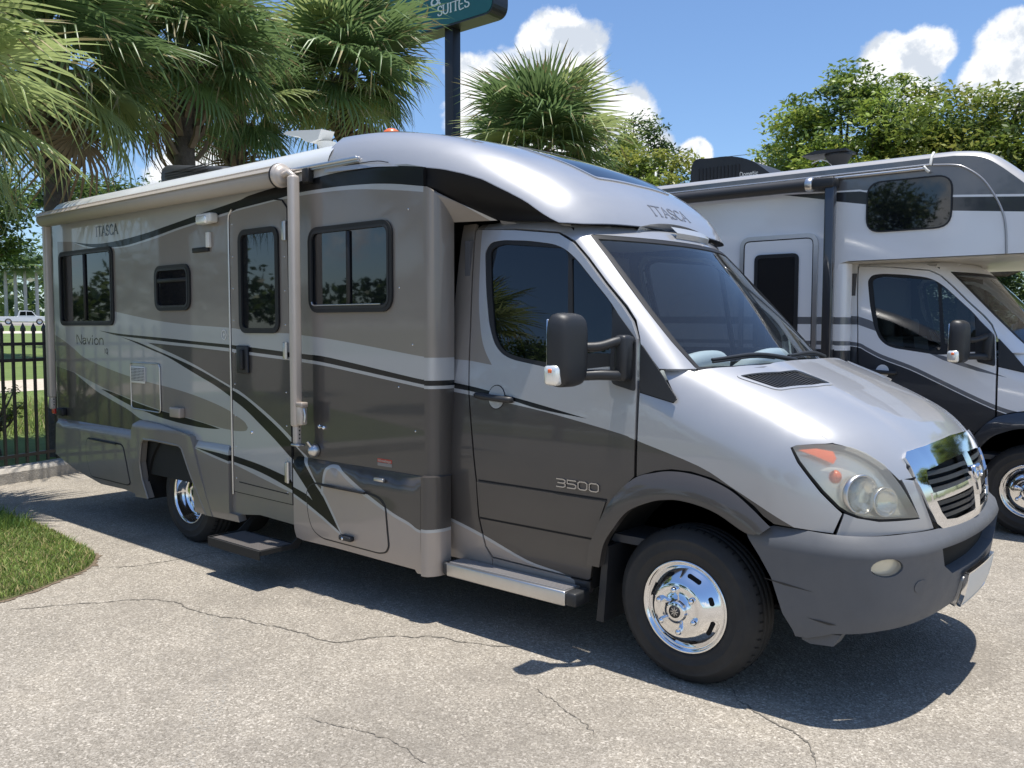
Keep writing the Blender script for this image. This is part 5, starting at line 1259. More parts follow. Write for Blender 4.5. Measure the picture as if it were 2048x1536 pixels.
    letters('cap_lettering', lettering('ITASCA', .062, .42, .011, serif=.10), lambda a, b, d: on_cap(-.20 + a, 2.345 + b, d), M['letter_grey'], cap, .0012, 'grey serif capitals on the front of the roof cap')
    sd = MB(); pts = [(-2.43, -1.140, 2.685), (-2.0, -1.146, 2.677), (-1.86, -1.145, 2.655)]; sd.tube([tuple(q) for q in smooth_line(np.array(pts), 5)], .003, 5); sd.build('cap_seam', M['seam'], cap)
    br = MB(); pr, pn = LW_brow()
    br.add(pr, pn, False); br.build('brow_lamp', M['silver_side'], root)
    # --- on the roof
    ac = MB(); ac.rbox((-6.0, -.36, 2.87), (-4.86, .36, 3.24), .09, 4)
    for i, v in enumerate(ac.v):
        t = np.clip((v[0] + 5.5) / .64, 0, 1); ac.v[i] = (v[0], v[1], 2.87 + (v[2] - 2.87) * (1 - .45 * t * t))
    au = ac.build('air_conditioner', M['plastic'], root)
    lv = MB()
    for z in np.linspace(2.96, 3.14, 9): lv.rbox((-5.86, -.372, z), (-5.12, -.356, z + .008), .002, 1)
    lv.build('louvre', M['rubber'], au)
    an = MB(); an.lathe([(.10, 2.84), (.10, 2.90), (.055, 2.94), (.05, 3.0), (.075, 3.05)], 24, 'z', (-3.23, -.52, 0)); an.build('antenna_base', M['white_plastic'], root)
    wing = [(-3.62, 3.150), (-3.58, 3.165), (-3.42, 3.150), (-3.22, 3.125), (-3.16, 3.122), (-3.18, 3.09), (-3.20, 3.055), (-3.30, 3.045), (-3.36, 3.065), (-3.42, 3.105), (-3.56, 3.132)]
    aw = MB(); aw.prism(wing, -.62, -.50)
    aw.build('antenna_wing', M['white_plastic'], root)
    am = MB(); am.lathe([(.06, 0), (.06, .035), (.052, .06), (.03, .075), (0, .08)], 20, 'z', (-2.49, -.55, 2.962)); am.build('clearance_lamp', M['amber'], root)
    # --- awning
    aw_ = bpy.data.objects.new('awning', None); COL.objects.link(aw_); aw_.parent = root; aw_.matrix_parent_inverse = Matrix.Translation(-root.location); aw_.location = (0, 0, 0)
    ro = MB(); yc, zc = -1.232, 2.668; prof = []
    for t in np.linspace(0, 2 * math.pi, 25)[:-1]: prof.append((yc + .066 * math.cos(t), zc + .064 * math.sin(t)))
    ro.prism(prof, -6.43, -2.80, axis=0); ro.sm = [True] * len(ro.sm); ro.sm[0] = ro.sm[1] = False; ro.build('awning_roll', M['awning_cloth'], aw_)
    cs = MB(); cs.prism([(-1.132, 2.728), (-1.19, 2.738), (-1.252, 2.732), (-1.292, 2.712), (-1.306, 2.690), (-1.302, 2.686), (-1.250, 2.722), (-1.135, 2.720)], -6.44, -2.80, axis=0); cs.build('awning_case', M['awning_metal'], aw_)
    for yy, zz in ((-1.21, 2.7405), (-1.255, 2.7345), (-1.282, 2.7215)):
        pass
    gv = MB()
    for yy, zz in ((-1.225, 2.738), (-1.262, 2.730), (-1.287, 2.7165)): gv.tube([(-6.44, yy, zz), (-2.80, yy, zz)], .003, 5)
    gv.build('case_rib', M['awning_metal'], aw_)
    ec = MB(); ec.lathe([(.076, -2.802), (.076, -2.772), (.070, -2.765), (.055, -2.765), (.055, -2.758), (.03, -2.752), (0, -2.752)], 28, 'x', (0, yc, zc)); e0 = ec.build('end_cap', M['awning_metal'], aw_)
    ec = MB(); ec.lathe([(.080, -2.806), (.080, -2.795), (.072, -2.79)], 28, 'x', (0, yc, zc)); ec.build('cap_ring', M['rubber'], e0)
    for xa, w_ in ((-2.672, .032), (-6.40, .036)):
        arm = MB(); arm.rbox((xa - w_, -1.252, 1.06 if xa > -4 else 1.05), (xa + w_, -1.188, 2.66), .018, 3); ao = arm.build('awning_arm', M['awning_metal'], aw_)
        a2 = MB(); a2.rbox((xa - w_ * .72, -1.24, .945), (xa + w_ * .72, -1.195, 1.10), .012, 3); a2.build('arm_foot', M['awning_metal'], ao)
        eh = MB()
        for z in (.985, 1.01, 1.035, 1.06): eh.lathe([(.006, 0), (0, -.0005)], 10, 'x', (xa + w_ * .72 + .001, -1.215, z))
        eh.build('foot_hole', M['hole'], ao)
        if xa > -4:
            el = MB(); el.tube([(-2.76, yc, zc), (-2.70, yc, zc + .012), (-2.672, -1.22, zc - .01), (-2.672, -1.22, zc - .06)], .020, 10); el.build('arm_elbow', M['awning_metal'], ao)
            hk = MB(); hk.rbox((-2.64, -1.18, 2.615), (-2.575, -1.13, 2.705), .008, 2); hk.build('wall_bracket', M['rubber'], ao)
            bxm = MB(); bxm.rbox((xa + w_ - .004, -1.245, 1.075), (xa + w_ + .052, -1.195, 1.215), .010, 2); bo = bxm.build('arm_lock', M['awning_metal'], ao)
            lv = MB(); lv.tube([(xa + w_ + .05, -1.222, 1.18), (xa + w_ + .066, -1.225, 1.14), (xa + w_ + .06, -1.225, 1.095)], .008, 8); lv.build('lock_lever', M['alu'], bo)
            cp = MB(); cp.rbox((xa + w_ - .006, -1.248, 1.188), (xa + w_ + .060, -1.192, 1.222), .008, 2); cp.build('lock_cap', M['tan'], bo)
            kb = MB(); kb.lathe([(.042, -1.135), (.042, -1.165), (.03, -1.175), (.012, -1.19), (0, -1.192)], 20, 'y', (-2.588, 0, .905)); kb.tube([(-2.588, -1.17, .93), (-2.60, -1.19, .965)], .010, 8); kb.rbox((-2.70, -1.25, .935), (-2.62, -1.19, .95), .004, 1); kb.build('foot_knob', M['alu'], ao)
    bk = MB(); bk.rbox((-6.42, -1.18, .88), (-6.30, -1.13, .95), .01, 2); bk.build('rear_bracket', M['rubber'], aw_)
    # --- rear corner: tail lamp, red marker
    rl = MB(); rl.rbox((-6.575, -1.16, .885), (-6.515, -1.135, .945), .008, 2); rl.build('tail_reflector', M['red'], root)
    cm = MB(); cm.rbox((-6.66, -1.16, 2.44), (-6.56, -1.08, 2.54), .02, 2); cm.build('rear_camera', M['plastic'], root)
    # --- step, running board
    stp = bpy.data.objects.new('entry_step', None); COL.objects.link(stp); stp.parent = root; stp.matrix_parent_inverse = Matrix.Translation(-root.location); stp.location = (0, 0, 0)
    q = MB(); q.rbox((-3.40, -1.43, .235), (-2.79, -1.14, .258), .006, 2); q.box((-3.40, -1.437, .205), (-2.79, -1.430, .262)); q.build('step_tread', M['chassis'], stp)
    mt = MB(); mt.box((-3.375, -1.415, .259), (-2.815, -1.175, .263)); mt.build('step_mat', mat('grit mat', (.10, .09, .085), .9, bump=.6, bump_scale=400, var=.3, var_scale=200), stp)
    each('step_bracket', MB().prism([(-1.43, .235), (-1.14, .235), (-1.05, .36), (-1.06, .37), (-1.20, .265), (-1.43, .265)], -.005, .005, axis=0), M['chassis'], stp, [(-3.406, 0, 0), (-2.784, 0, 0)])
    rb = MB(); rb.rbox((-1.44, -1.105, .285), (-.60, -.96, .362), .008, 2); ro_ = rb.build('running_board', M['alu'], root)
    rg = MB()
    for k in range(7): rg.box((-1.43, -1.085 + k * .016, .3625), (-.61, -1.078 + k * .016, .3665))
    rg.build('tread_rib', mat('worn tread', (.38, .36, .35), .55, .6), ro_)
    for x0, x1 in ((-1.475, -1.44), (-.60, -.535)):
        e = MB(); e.rbox((x0, -1.10, .288), (x1, -.965, .360), .012, 2); e.build('board_end', M['plastic'], ro_)
    # --- underside, wheels at the rear
    ch = MB(); ch.box((-6.2, -.45, .36), (-1.2, -.30, .55)); ch.box((-6.2, .30, .36), (-1.2, .45, .55)); ch.box((-4.40, -.75, .33), (-4.25, .75, .46)); ch.box((-6.0, -1.0, .42), (-4.95, 1.0, .60)); ch.box((-3.75, -1.0, .40), (-1.6, 1.0, .60)); ch.box((-5.3, .5, .3), (-2, .95, .5)); ch.build('chassis', M['chassis'], root)
    for s in (-1, 1):
        build_wheel(root, (-4.325, s * 1.055, .375), s, rear=True)
        it = MB(); it.lathe([(.20, s * .50), (.34, s * .49), (.374, s * .52), (.374, s * .67), (.34, s * .70), (.20, s * .69)], 48, 'y', (-4.325, 0, .375)); it.build('inner_tyre', M['tyre'], root)
    # --- cab
    L_ = build_cab(root, 0, 0, CAB_PAINT, True)
    def on_side(a, b, d):
        p_, n_ = L_['LB'](np.array([a]), np.array([b])); return tuple(p_[0] + n_[0] * (d + .001))
    letters('badge', lettering('3500', .040, .27, .0065, gap=.10), lambda a, b, d: on_side(-.735 + a, .874 + b, d), mat('dark chrome', (.42, .42, .43), .18, 1.0), root, .006, 'chrome numerals low on the cab door')
    return root
def LW_brow():
    """low lamp housing on the header above the windscreen"""
    LWb = lifter(F_green, NOSE, -1.3, .9); v = []
    for b, d in ((2.215, .002), (2.225, .03), (2.262, .03)):
        for a in np.linspace(-.10, .34, 9):
            p_, n_ = LWb(np.array([a]), np.array([b])); v.append(tuple(p_[0] + n_[0] * (d if 0 < 1 else 0)))
    return v, [(i * 9 + j, i * 9 + j + 1, i * 9 + j + 10, i * 9 + j + 9) for i in range(2) for j in range(8)]
motorhome = build_motorhome()


# ------------------------------------------------------------------ the white motorhome parked beyond
def build_white():
    YV = 3.30; DX, DY = .69, 4.43
    root = thing('motorhome', 'white and black cab-over motorhome parked behind, with a black furled awning and dark bunk window', 'motorhome', (-2.0, 4.45, 0))
    LY = flat_y(YV)
    W_, G, K, D_ = 0, 1, 2, 3
    PM = [M['white_paint'], M['grey_paint'], M['charcoal'], M['white_plastic']]
    sp = [(np.array([(-7, 3.3), (-7, 3.02), (-1.374, 2.955), (-.60, 2.905), (.082, 2.80), (.50, 2.755), (1.3, 2.70), (1.3, 3.3)]), G),
          (np.array([(-1.374, 2.942), (-.67, 2.918), (-.603, 2.898), (.082, 2.80), (1.3, 2.70), (1.3, 2.68), (.083, 2.782), (-.603, 2.885), (-1.374, 2.93)]), W_),
          (np.array([(-1.374, 2.938), (-.669, 2.902), (-.603, 2.885), (.083, 2.782), (1.3, 2.68), (1.3, 2.55), (.603, 2.62), (.08, 2.671), (-.61, 2.784), (-.895, 2.836), (-.988, 2.861)]), K),
          (np.array([(-7, 1.86), (-.7, 1.80), (-.7, 1.735), (-7, 1.78)]), G), (np.array([(-7, 1.60), (-.7, 1.585), (-.7, 1.55), (-7, 1.56)]), G), (np.array([(-7, 1.52), (-.7, 1.51), (-.7, .2), (-7, .2)]), K)]
    nose = smooth_line([(.08, 3.118), (.23, 3.099), (.32, 3.069), (.41, 3.007), (.499, 2.932), (.62, 2.82), (.80, 2.62), (.93, 2.44), (.97, 2.36)], 4)
    wall = np.vstack([[(-6.6, .50), (-.86, .50), (-.86, 2.22), (-.83, 2.28), (-.76, 2.297), (.86, 2.297), (.95, 2.32)], nose[::-1], [(-.1, 3.12), (-6.6, 3.12)]])
    panel('side_wall', wall, LY, PM, root, paints=sp, step=.3, edge=.1, thick=.03)
    # roof and over-cab nose, with a rolled edge
    prof = [(-6.6, 3.12), (-.1, 3.12)] + [tuple(q) for q in nose] + [(.95, 2.32), (.86, 2.297), (-.80, 2.297)]
    rows = []
    for yy, ins in ((YV + .002, .0), (YV + .02, .022), (YV + .06, .045), (YV + .15, .055), (5.45, .055), (5.56, .045), (5.60, .0)):
        q = []
        for i, (x, z) in enumerate(prof):
            a = np.array(prof[max(i - 1, 0)]); b = np.array(prof[min(i + 1, len(prof) - 1)]); t = (b - a) / max(np.hypot(*(b - a)), 1e-6); n_ = np.array((-t[1], t[0]))
            k = ins if i < len(prof) - 4 else 0
            q.append((x + n_[0] * k, yy, z + n_[1] * k))
        rows.append(q)
    k_ = len(prof); rf = MB(); rf.add([w for r_ in rows for w in r_], [(i * k_ + j, i * k_ + j + 1, (i + 1) * k_ + j + 1, (i + 1) * k_ + j) for i in range(len(rows) - 1) for j in range(k_ - 1)], True)
    rf.cur = 1
    roof = rf.build('roof', [mat('roof silver grey', (.42, .41, .40), .35, .2, .6, .08), M['white_plastic']], root)
    un = MB(); un.box((-.84, YV + .03, 2.285), (.90, 5.55, 2.294)); un.build('overcab_underside', mat('beige underside', (.52, .48, .41), .45, 0, .3), root)
    far = MB(); far.box((-6.6, 5.56, .5), (-.85, 5.59, 3.1)); far.box((-6.62, YV + .02, .5), (-6.58, 5.58, 3.1)); far.box((-.90, YV + .03, .5), (-.86, 5.57, 2.28)); far.build('far_wall', M['white_paint'], root)
    fw = MB(); fw.add([(x, 5.58, z) for x, z in prof], [tuple(range(len(prof)))]); fw.build('far_overcab', M['white_paint'], root)
    ch = MB(); ch.box((-6.3, 3.5, .34), (-.7, 5.4, .62)); ch.build('chassis', M['chassis'], root)
    # gutter, arched trim
    gt = MB(); gt.tube([(-6.5, YV - .022, 3.045), (-.14, YV - .022, 3.035)], .014, 8); gt.tube([(-6.5, YV - .012, 3.075), (-.10, YV - .012, 3.065)], .008, 8); gt.build('gutter', M['alu'], roof)
    gs = MB(); gs.tube([(-.14, YV - .03, 3.05), (-.115, YV - .045, 3.02), (-.10, YV - .03, 3.005)], .012, 8); gs.build('gutter_spout', M['white_plastic'], roof)
    jn = MB(); jn.tube([(-.095, YV - .012, 3.06), (-.09, YV + .0, 3.13), (-.09, YV + .06, 3.172)], .012, 8); jn.build('roof_joint', M['white_plastic'], roof)
    ar = MB(); pts = smooth_line([(-.075, 3.06), (.081, 3.042), (.173, 3.008), (.296, 2.91), (.389, 2.771), (.451, 2.636), (.479, 2.506), (.492, 2.299)], 5)
    ar.tube([(a, YV - .004, b) for a, b in pts], .009, 8); ar.build('nose_trim', mat('trim grey', (.34, .34, .35), .3, .5), root)
    # bunk window
    bw = rpoly([(-.61, 2.972), (.083, 2.972), (.083, 2.532), (-.61, 2.532)], .13, 6)
    w = panel('bunk_window', bw, LY, M['rubber'], root, holes=[offset_poly(bw, -.012)], step=.1, off=.012, thick=.012)
    panel('pane', offset_poly(bw, -.010), LY, M['glass_dark'], w, step=.15, off=.008, thick=.006)
    # entry door with aluminium frame
    do = rpoly([(-1.784, .62), (-1.784, 2.568), (-1.024, 2.568), (-1.024, .62)], .11, 5)
    d = panel('entry_door', offset_poly(do, -.045), LY, PM, root, paints=[q for q in sp if q[1] in (G, K)], step=.2, off=.018, thick=.018)
    panel('door_frame', do, LY, M['alu'], d, holes=[offset_poly(do, -.040)], step=.1, off=.024, thick=.024)
    panel('door_gap', offset_poly(do, -.037), LY, M['seam'], d, holes=[offset_poly(do, -.05)], step=.1, off=.019, thick=0)
    dw = rpoly([(-1.63, 1.50), (-1.63, 2.392), (-1.198, 2.392), (-1.198, 1.50)], .06, 4)
    q = panel('door_window', dw, LY, M['rubber'], d, holes=[offset_poly(dw, -.035)], step=.1, off=.030, thick=.012)
    panel('pane', offset_poly(dw, -.03), LY, M['glass_dark'], q, step=.2, off=.024, thick=.004)
    # awning with black arms
    aw = MB(); aw.lathe([(.055, -6.3), (.055, -1.08)], 24, 'x', (0, YV - .12, 2.985)); aw.build('awning_roll', mat('awning charcoal vinyl', (.03, .03, .032), .5), root)
    ec = MB(); ec.lathe([(.058, -1.10), (.062, -1.08), (.062, -1.045), (.05, -1.035), (0, -1.035)], 24, 'x', (0, YV - .12, 2.985)); e = ec.build('awning_cap', M['alu'], root)
    eb = MB(); eb.rbox((-1.035, YV - .175, 2.94), (-.84, YV - .02, 3.03), .015, 2); eb.build('awning_head', M['plastic'], root)
    for x in (-.885, -6.1):
        pm = MB(); pm.rbox((x - .042, YV - .155, .95), (x + .042, YV - .075, 2.96), .010, 2); pm.build('awning_arm', M['charcoal'], root)
    # air conditioner and vent on the roof
    ac = MB(); prof = smooth_line([(-2.70, 3.20), (-2.665, 3.49), (-2.462, 3.505), (-2.223, 3.495), (-1.99, 3.42), (-1.76, 3.25)], 4)
    q = [tuple(w_) for w_ in prof] + [(-1.74, 3.15), (-2.72, 3.15)]; ac.prism(q, 3.95, 4.65); au = ac.build('air_conditioner', M['plastic'], root)
    each('louvre', MB().box((0, 0, 0), (.015, .007, .19)), M['rubber'], au, [(x, 3.942, 3.215) for x in np.linspace(-2.60, -2.14, 12)])
    letters('unit_lettering', lettering('Dometic', .040, .20, .006), lambda a, b, d: (-2.12 + a, 3.949 - d, 3.275 + b), M['white_plastic'], au, .002, 'small white letters on the black roof unit')
    vt = MB(); vt.lathe([(.07, 3.14), (.075, 3.28), (.12, 3.36), (.13, 3.385), (0, 3.39)], 20, 'z', (-1.12, 4.0, 0)); vo = vt.build('roof_vent', M['plastic'], root)
    vl = MB(); vl.prism([(-1.44, 3.385), (-1.30, 3.42), (-1.0, 3.41), (-1.0, 3.39), (-1.20, 3.385)], 3.86, 4.14); vl.build('vent_lid', M['plastic'], vo)
    cb = MB(); cb.tube([tuple(q) for q in smooth_line(np.array([(-1.38, 4.0, 3.33), (-1.28, 3.98, 3.35), (-1.18, 3.95, 3.30), (-1.12, 3.93, 3.20)]), 5)], .008, 6); cb.build('vent_cable', M['white_plastic'], vo)
    # corner between coach and cab
    cf = MB(); pts = [(-.86, YV), (-.80, YV + .012), (-.77, YV + .05), (-.765, YV + .14), (-.84, YV + .18)]
    pts = smooth_line(pts, 4); zs = [.5, 1.50, 1.545, 1.585, 1.735, 1.80, 2.28]; mk = [2, 0, 1, 0, 1, 0]
    for a in range(6):
        cf.cur = mk[a]; cf.add([(x, y, z) for z in zs[a:a + 2] for x, y in pts], [(j, j + 1, len(pts) + j + 1, len(pts) + j) for j in range(len(pts) - 1)], True)
    cf.build('corner_fairing', [M['white_paint'], M['grey_paint'], M['charcoal']], root, fix=False)
    side = [(np.array([(-1.62, 1.82), (-1.42, 1.81), (-1.32, 1.776), (-1.19, 1.716), (-1.18, 1.65), (-1.32, 1.699), (-1.42, 1.735), (-1.62, 1.735)]), 1)]
    up = [(-1.62, 1.585), (-1.41, 1.571), (-1.317, 1.529), (-1.183, 1.464), (-.941, 1.378), (-.707, 1.271), (-.409, 1.132), (-.21, 1.052), (-.017, 1.01), (.62, .90)]
    lo = [(a, b - .035) for a, b in up]
    side += [(band(up, lo, 4), 1), (np.vstack([smooth_line([(a, b - .042) for a, b in up], 4), [(.62, .2), (-1.62, .2)]]), 2), (np.array([(-.805, 1.489), (-.683, 1.467), (-.417, 1.378), (-.189, 1.299), (-.415, 1.346), (-.682, 1.43)]), 1)]
    build_cab(root, DX, DY, dict(mats=[M['white_paint'], M['grey_paint'], M['charcoal']], side=side, base=0, glass=M['glass_clear'], cup=M['white_paint'], handle=M['plastic'], flare=M['charcoal'], grille=M['plastic'], bumper=M['charcoal']), False)
    for s in (-1, 1): build_wheel(root, (DX - 4.325, DY + s * 1.0, .375), s, rear=True)
    return root
white_motorhome = build_white()


# ------------------------------------------------------------------ ground, kerb, fence, grass
def node_mat(name):
    m = bpy.data.materials.new(name); m.use_nodes = True; nt = m.node_tree
    return m, nt, _bsdf(m), nt.links.new
def ramp(nt, fac, stops):
    n = nt.nodes.new('ShaderNodeValToRGB'); e = n.color_ramp.elements
    while len(e) < len(stops): e.new(0.5)
    for i, (p_, c) in enumerate(stops): e[i].position = p_; e[i].color = (*c, 1)
    nt.links.new(fac, n.inputs[0]); return n.outputs[0]
def tex(nt, kind, scale, vec=None, **kw):
    n = nt.nodes.new(kind); n.inputs['Scale'].default_value = scale
    for k, v in kw.items(): n.inputs[k].default_value = v
    if vec is None:
        tc = nt.nodes.new('ShaderNodeTexCoord'); vec = tc.outputs['Object']
    nt.links.new(vec, n.inputs['Vector']); return n
def mixc(nt, fac, a, b, mode='MIX'):
    n = nt.nodes.new('ShaderNodeMix'); n.data_type = 'RGBA'; n.blend_type = mode
    for i, v in ((0, fac), (6, a), (7, b)):
        if isinstance(v, (int, float)): n.inputs[i].default_value = v
        elif isinstance(v, tuple): n.inputs[i].default_value = (*v, 1)
        else: nt.links.new(v, n.inputs[i])
    return n.outputs[2]
def asphalt_mat():
    m, nt, b, L = node_mat('old asphalt')
    v1 = tex(nt, 'ShaderNodeTexVoronoi', 105.0); v2 = tex(nt, 'ShaderNodeTexVoronoi', 230.0)
    s1 = nt.nodes.new('ShaderNodeSeparateColor'); L(v1.outputs['Color'], s1.inputs[0]); s2 = nt.nodes.new('ShaderNodeSeparateColor'); L(v2.outputs['Color'], s2.inputs[0])
    stones = ramp(nt, s1.outputs[0], [(0.0, (.15, .135, .112)), (.30, (.255, .23, .194)), (.70, (.35, .318, .27)), (.88, (.46, .425, .367)), (1.0, (.72, .665, .585))])
    fines = ramp(nt, s2.outputs[1], [(0.0, (.16, .14, .115)), (.6, (.32, .283, .232)), (1.0, (.52, .47, .39))])
    c = mixc(nt, .48, stones, fines)
    big = tex(nt, 'ShaderNodeTexNoise', .55, Detail=6.0, Roughness=.6)
    c = mixc(nt, .65, c, ramp(nt, big.outputs['Fac'], [(.32, (.36, .36, .36)), (.55, (.5, .5, .5)), (.72, (.60, .59, .57))]), 'OVERLAY')
    mid = tex(nt, 'ShaderNodeTexNoise', 7.0, Detail=5.0, Roughness=.65)
    c = mixc(nt, .5, c, ramp(nt, mid.outputs['Fac'], [(.3, (.42, .42, .42)), (.7, (.57, .565, .56))]), 'OVERLAY')
    stain = tex(nt, 'ShaderNodeTexNoise', 1.7, Detail=3.0, Roughness=.5, Distortion=.6)
    c = mixc(nt, ramp(nt, stain.outputs['Fac'], [(.64, (0, 0, 0)), (.74, (.35, .35, .35))]), c, (.36, .32, .27))
    oil = tex(nt, 'ShaderNodeTexVoronoi', .9, Randomness=1.0); on_ = tex(nt, 'ShaderNodeTexNoise', 14.0, Detail=4.0)
    om = nt.nodes.new('ShaderNodeMath'); om.operation = 'ADD'; L(oil.outputs['Distance'], om.inputs[0]); os_ = nt.nodes.new('ShaderNodeMath'); os_.operation = 'MULTIPLY'; os_.inputs[1].default_value = .16; L(on_.outputs['Fac'], os_.inputs[0]); L(os_.outputs[0], om.inputs[1])
    c = mixc(nt, ramp(nt, om.outputs[0], [(.10, (.30, .30, .30)), (.20, (0, 0, 0))]), c, (.13, .115, .10))
    pat = tex(nt, 'ShaderNodeTexNoise', .9, Detail=7.0, Roughness=.72, Distortion=1.2)
    c = mixc(nt, ramp(nt, pat.outputs['Fac'], [(.40, (.34, .34, .34)), (.50, (0, 0, 0))]), c, (.20, .178, .15))
    L(c, b.inputs['Base Color']); b.inputs['Roughness'].default_value = .9; b.inputs['Specular IOR Level'].default_value = .25
    bp = nt.nodes.new('ShaderNodeBump'); bp.inputs['Strength'].default_value = .55; bp.inputs['Distance'].default_value = .006
    L(v1.outputs['Distance'], bp.inputs['Height']); L(bp.outputs[0], b.inputs['Normal'])
    return m
def ground_mat(name, a, bcol, scale, rough=.95, bump=.5, bscale=60):
    m, nt, b, L = node_mat(name)
    n = tex(nt, 'ShaderNodeTexNoise', scale, Detail=8.0, Roughness=.7)
    n2 = tex(nt, 'ShaderNodeTexNoise', scale * 9, Detail=4.0)
    c = mixc(nt, ramp(nt, n.outputs['Fac'], [(.3, (0, 0, 0)), (.7, (1, 1, 1))]), a, bcol)
    c = mixc(nt, .7, c, ramp(nt, n2.outputs['Fac'], [(.3, (.38, .38, .38)), (.7, (.62, .62, .62))]), 'OVERLAY')
    L(c, b.inputs['Base Color']); b.inputs['Roughness'].default_value = rough
    bp = nt.nodes.new('ShaderNodeBump'); bp.inputs['Strength'].default_value = bump; bp.inputs['Distance'].default_value = .02
    L(tex(nt, 'ShaderNodeTexNoise', bscale, Detail=4.0).outputs['Fac'], bp.inputs['Height']); L(bp.outputs[0], b.inputs['Normal'])
    return m
KO = np.array((-8.2, -.9)); KT = np.array((-.27, .963)); KN = np.array((-.963, -.27))      # kerb line: origin, direction, away from the lot
def kp(t, s): return KO + KT * t + KN * s
def terrain(s): return .10 + .019 * max(0.0, s - 2.0)
def sheet(name, pts, m, z=0.0, kind='structure'):
    mb = MB(); mb.add([(a, b, z) for a, b in pts], [tuple(range(len(pts)))])
    o = mb.build(name, m, fix=False); tag(o, kind=kind); return o
def strip(name, s0, s1, m, dz=0.0, t0=-6, t1=700, n=12):
    mb = MB(); ss = np.linspace(s0, s1, n); v = []
    for s in ss:
        for t in (t0, t1): q = kp(t, s); v.append((q[0], q[1], terrain(s) + dz))
    mb.add(v, [(2 * i, 2 * i + 1, 2 * i + 3, 2 * i + 2) for i in range(n - 1)]); o = mb.build(name, m, fix=False)
    if o.data.polygons[0].normal.z < 0: o.data.flip_normals()
    tag(o, kind='structure'); return o
# one wide sheet to the horizon, the lot on top of it
lawn_m = ground_mat('lawn grass', (.085, .135, .028), (.15, .20, .05), .6, bump=.8, bscale=40)
sheet('ground', [(-1500, -1500), (1500, -1500), (1500, 1500), (-1500, 1500)], ground_mat('dry turf', (.10, .13, .04), (.17, .17, .08), .3), -.03)
lot = sheet('asphalt_lot', [tuple(kp(-6, 0)), (-28, -13), (-60, -22), (-60, -34), (60, -34), (60, 22), tuple(kp(26, 0))], asphalt_mat(), 0.0)
if lot.data.polygons[0].normal.z < 0: lot.data.flip_normals()
strip('lawn', .30, 420, lawn_m, 0.0, n=40)
strip('mulch_bed', .30, 3.4, ground_mat('mulch', (.07, .045, .03), (.17, .12, .08), 3.0, bump=1.0, bscale=30), .004, n=3)
strip('sand_path', 8.0, 12.5, ground_mat('pale sand', (.42, .36, .28), (.55, .48, .38), 1.2), .005, n=4)
strip('far_drive', 58, 66, ground_mat('pale concrete', (.50, .44, .36), (.58, .52, .43), .5), .006, n=4)
strip('far_street', 96, 128, ground_mat('far asphalt', (.24, .22, .20), (.30, .28, .25), .4), .006, n=6)
# kerb, rounded on its lot side
kb = MB(); prof = [(.0, .0), (.0, .12), (.015, .14), (.04, .15), (.30, .15), (.30, 0.)]; rows = []
rng = random.Random(4)
for t in np.linspace(-6, 26, 60):
    rows.append([(*kp(t, s + rng.uniform(-.006, .006)), z + (rng.uniform(-.004, .004) if z > .01 else 0)) for s, z in prof])
kb.add([q for r_ in rows for q in r_], [(i * 6 + j, i * 6 + j + 1, (i + 1) * 6 + j + 1, (i + 1) * 6 + j) for i in range(59) for j in range(5)], False)
kerb = kb.build('kerb', ground_mat('kerb concrete', (.34, .31, .27), (.46, .43, .38), 2.5, bump=.4)); tag(kerb, kind='structure')
# cracks: narrow dark ribbons a little above the sheet
CRACKS = [[(-3.65, -2.66), (-3.49, -2.44), (-3.37, -2.19), (-3.17, -1.97), (-2.94, -1.93), (-2.59, -1.88), (-2.25, -1.79), (-1.96, -1.73), (-1.72, -1.68), (-1.66, -1.55), (-1.58, -1.41), (-1.35, -1.24), (-1.06, -1.16), (-.9, -1.05)],
          [(.19, -.85), (.28, -.96), (.45, -1.05), (.61, -1.1), (.7, -1.17), (.79, -1.33)], [(-4.14, -1.84), (-3.96, -1.56), (-3.92, -1.2), (-3.85, -.95)],
          [(-1.12, -2.35), (-.87, -2.3), (-.62, -2.24), (-.5, -2.24), (-.32, -2.28)], [(-.55, -1.44), (-.44, -1.5), (-.36, -1.5), (-.11, -1.62), (.02, -1.69)], [(.74, 1.44), (1.01, 1.47)], [(-5.44, -1.25), (-5.64, -.98), (-5.75, -.65)]]
crack_m = ground_mat('crack fill', (.10, .09, .075), (.20, .178, .148), 30)
for ci, c in enumerate(CRACKS):
    q = dens(smooth_line(c, 4), .016, False); rng = np.random.default_rng(ci)
    j = np.cumsum(rng.normal(0, .0055, (len(q), 2)), 0); j -= np.linspace(0, 1, len(q))[:, None] * j[-1]; q = q + j
    t = np.gradient(q, axis=0); t /= np.maximum(np.hypot(t[:, 0], t[:, 1])[:, None], 1e-6); n_ = np.stack([-t[:, 1], t[:, 0]], 1)
    w = (.0018 + .0034 * np.abs(rng.normal(0, 1, len(q)))) * np.clip(np.minimum(np.arange(len(q)), np.arange(len(q))[::-1]) / 8, .15, 1) * (.9 if ci < 3 else .45)
    mb = MB(); v = [(*(a + b * k), .003) for a, b, k in zip(q, n_, w)] + [(*(a - b * k), .003) for a, b, k in zip(q, n_, w)]; k_ = len(q)
    mb.add(v, [(i, k_ + i, k_ + i + 1, i + 1) for i in range(k_ - 1)]); o = mb.build('crack', crack_m, lot, fix=False)
    if o.data.polygons[0].normal.z < 0: o.data.flip_normals()
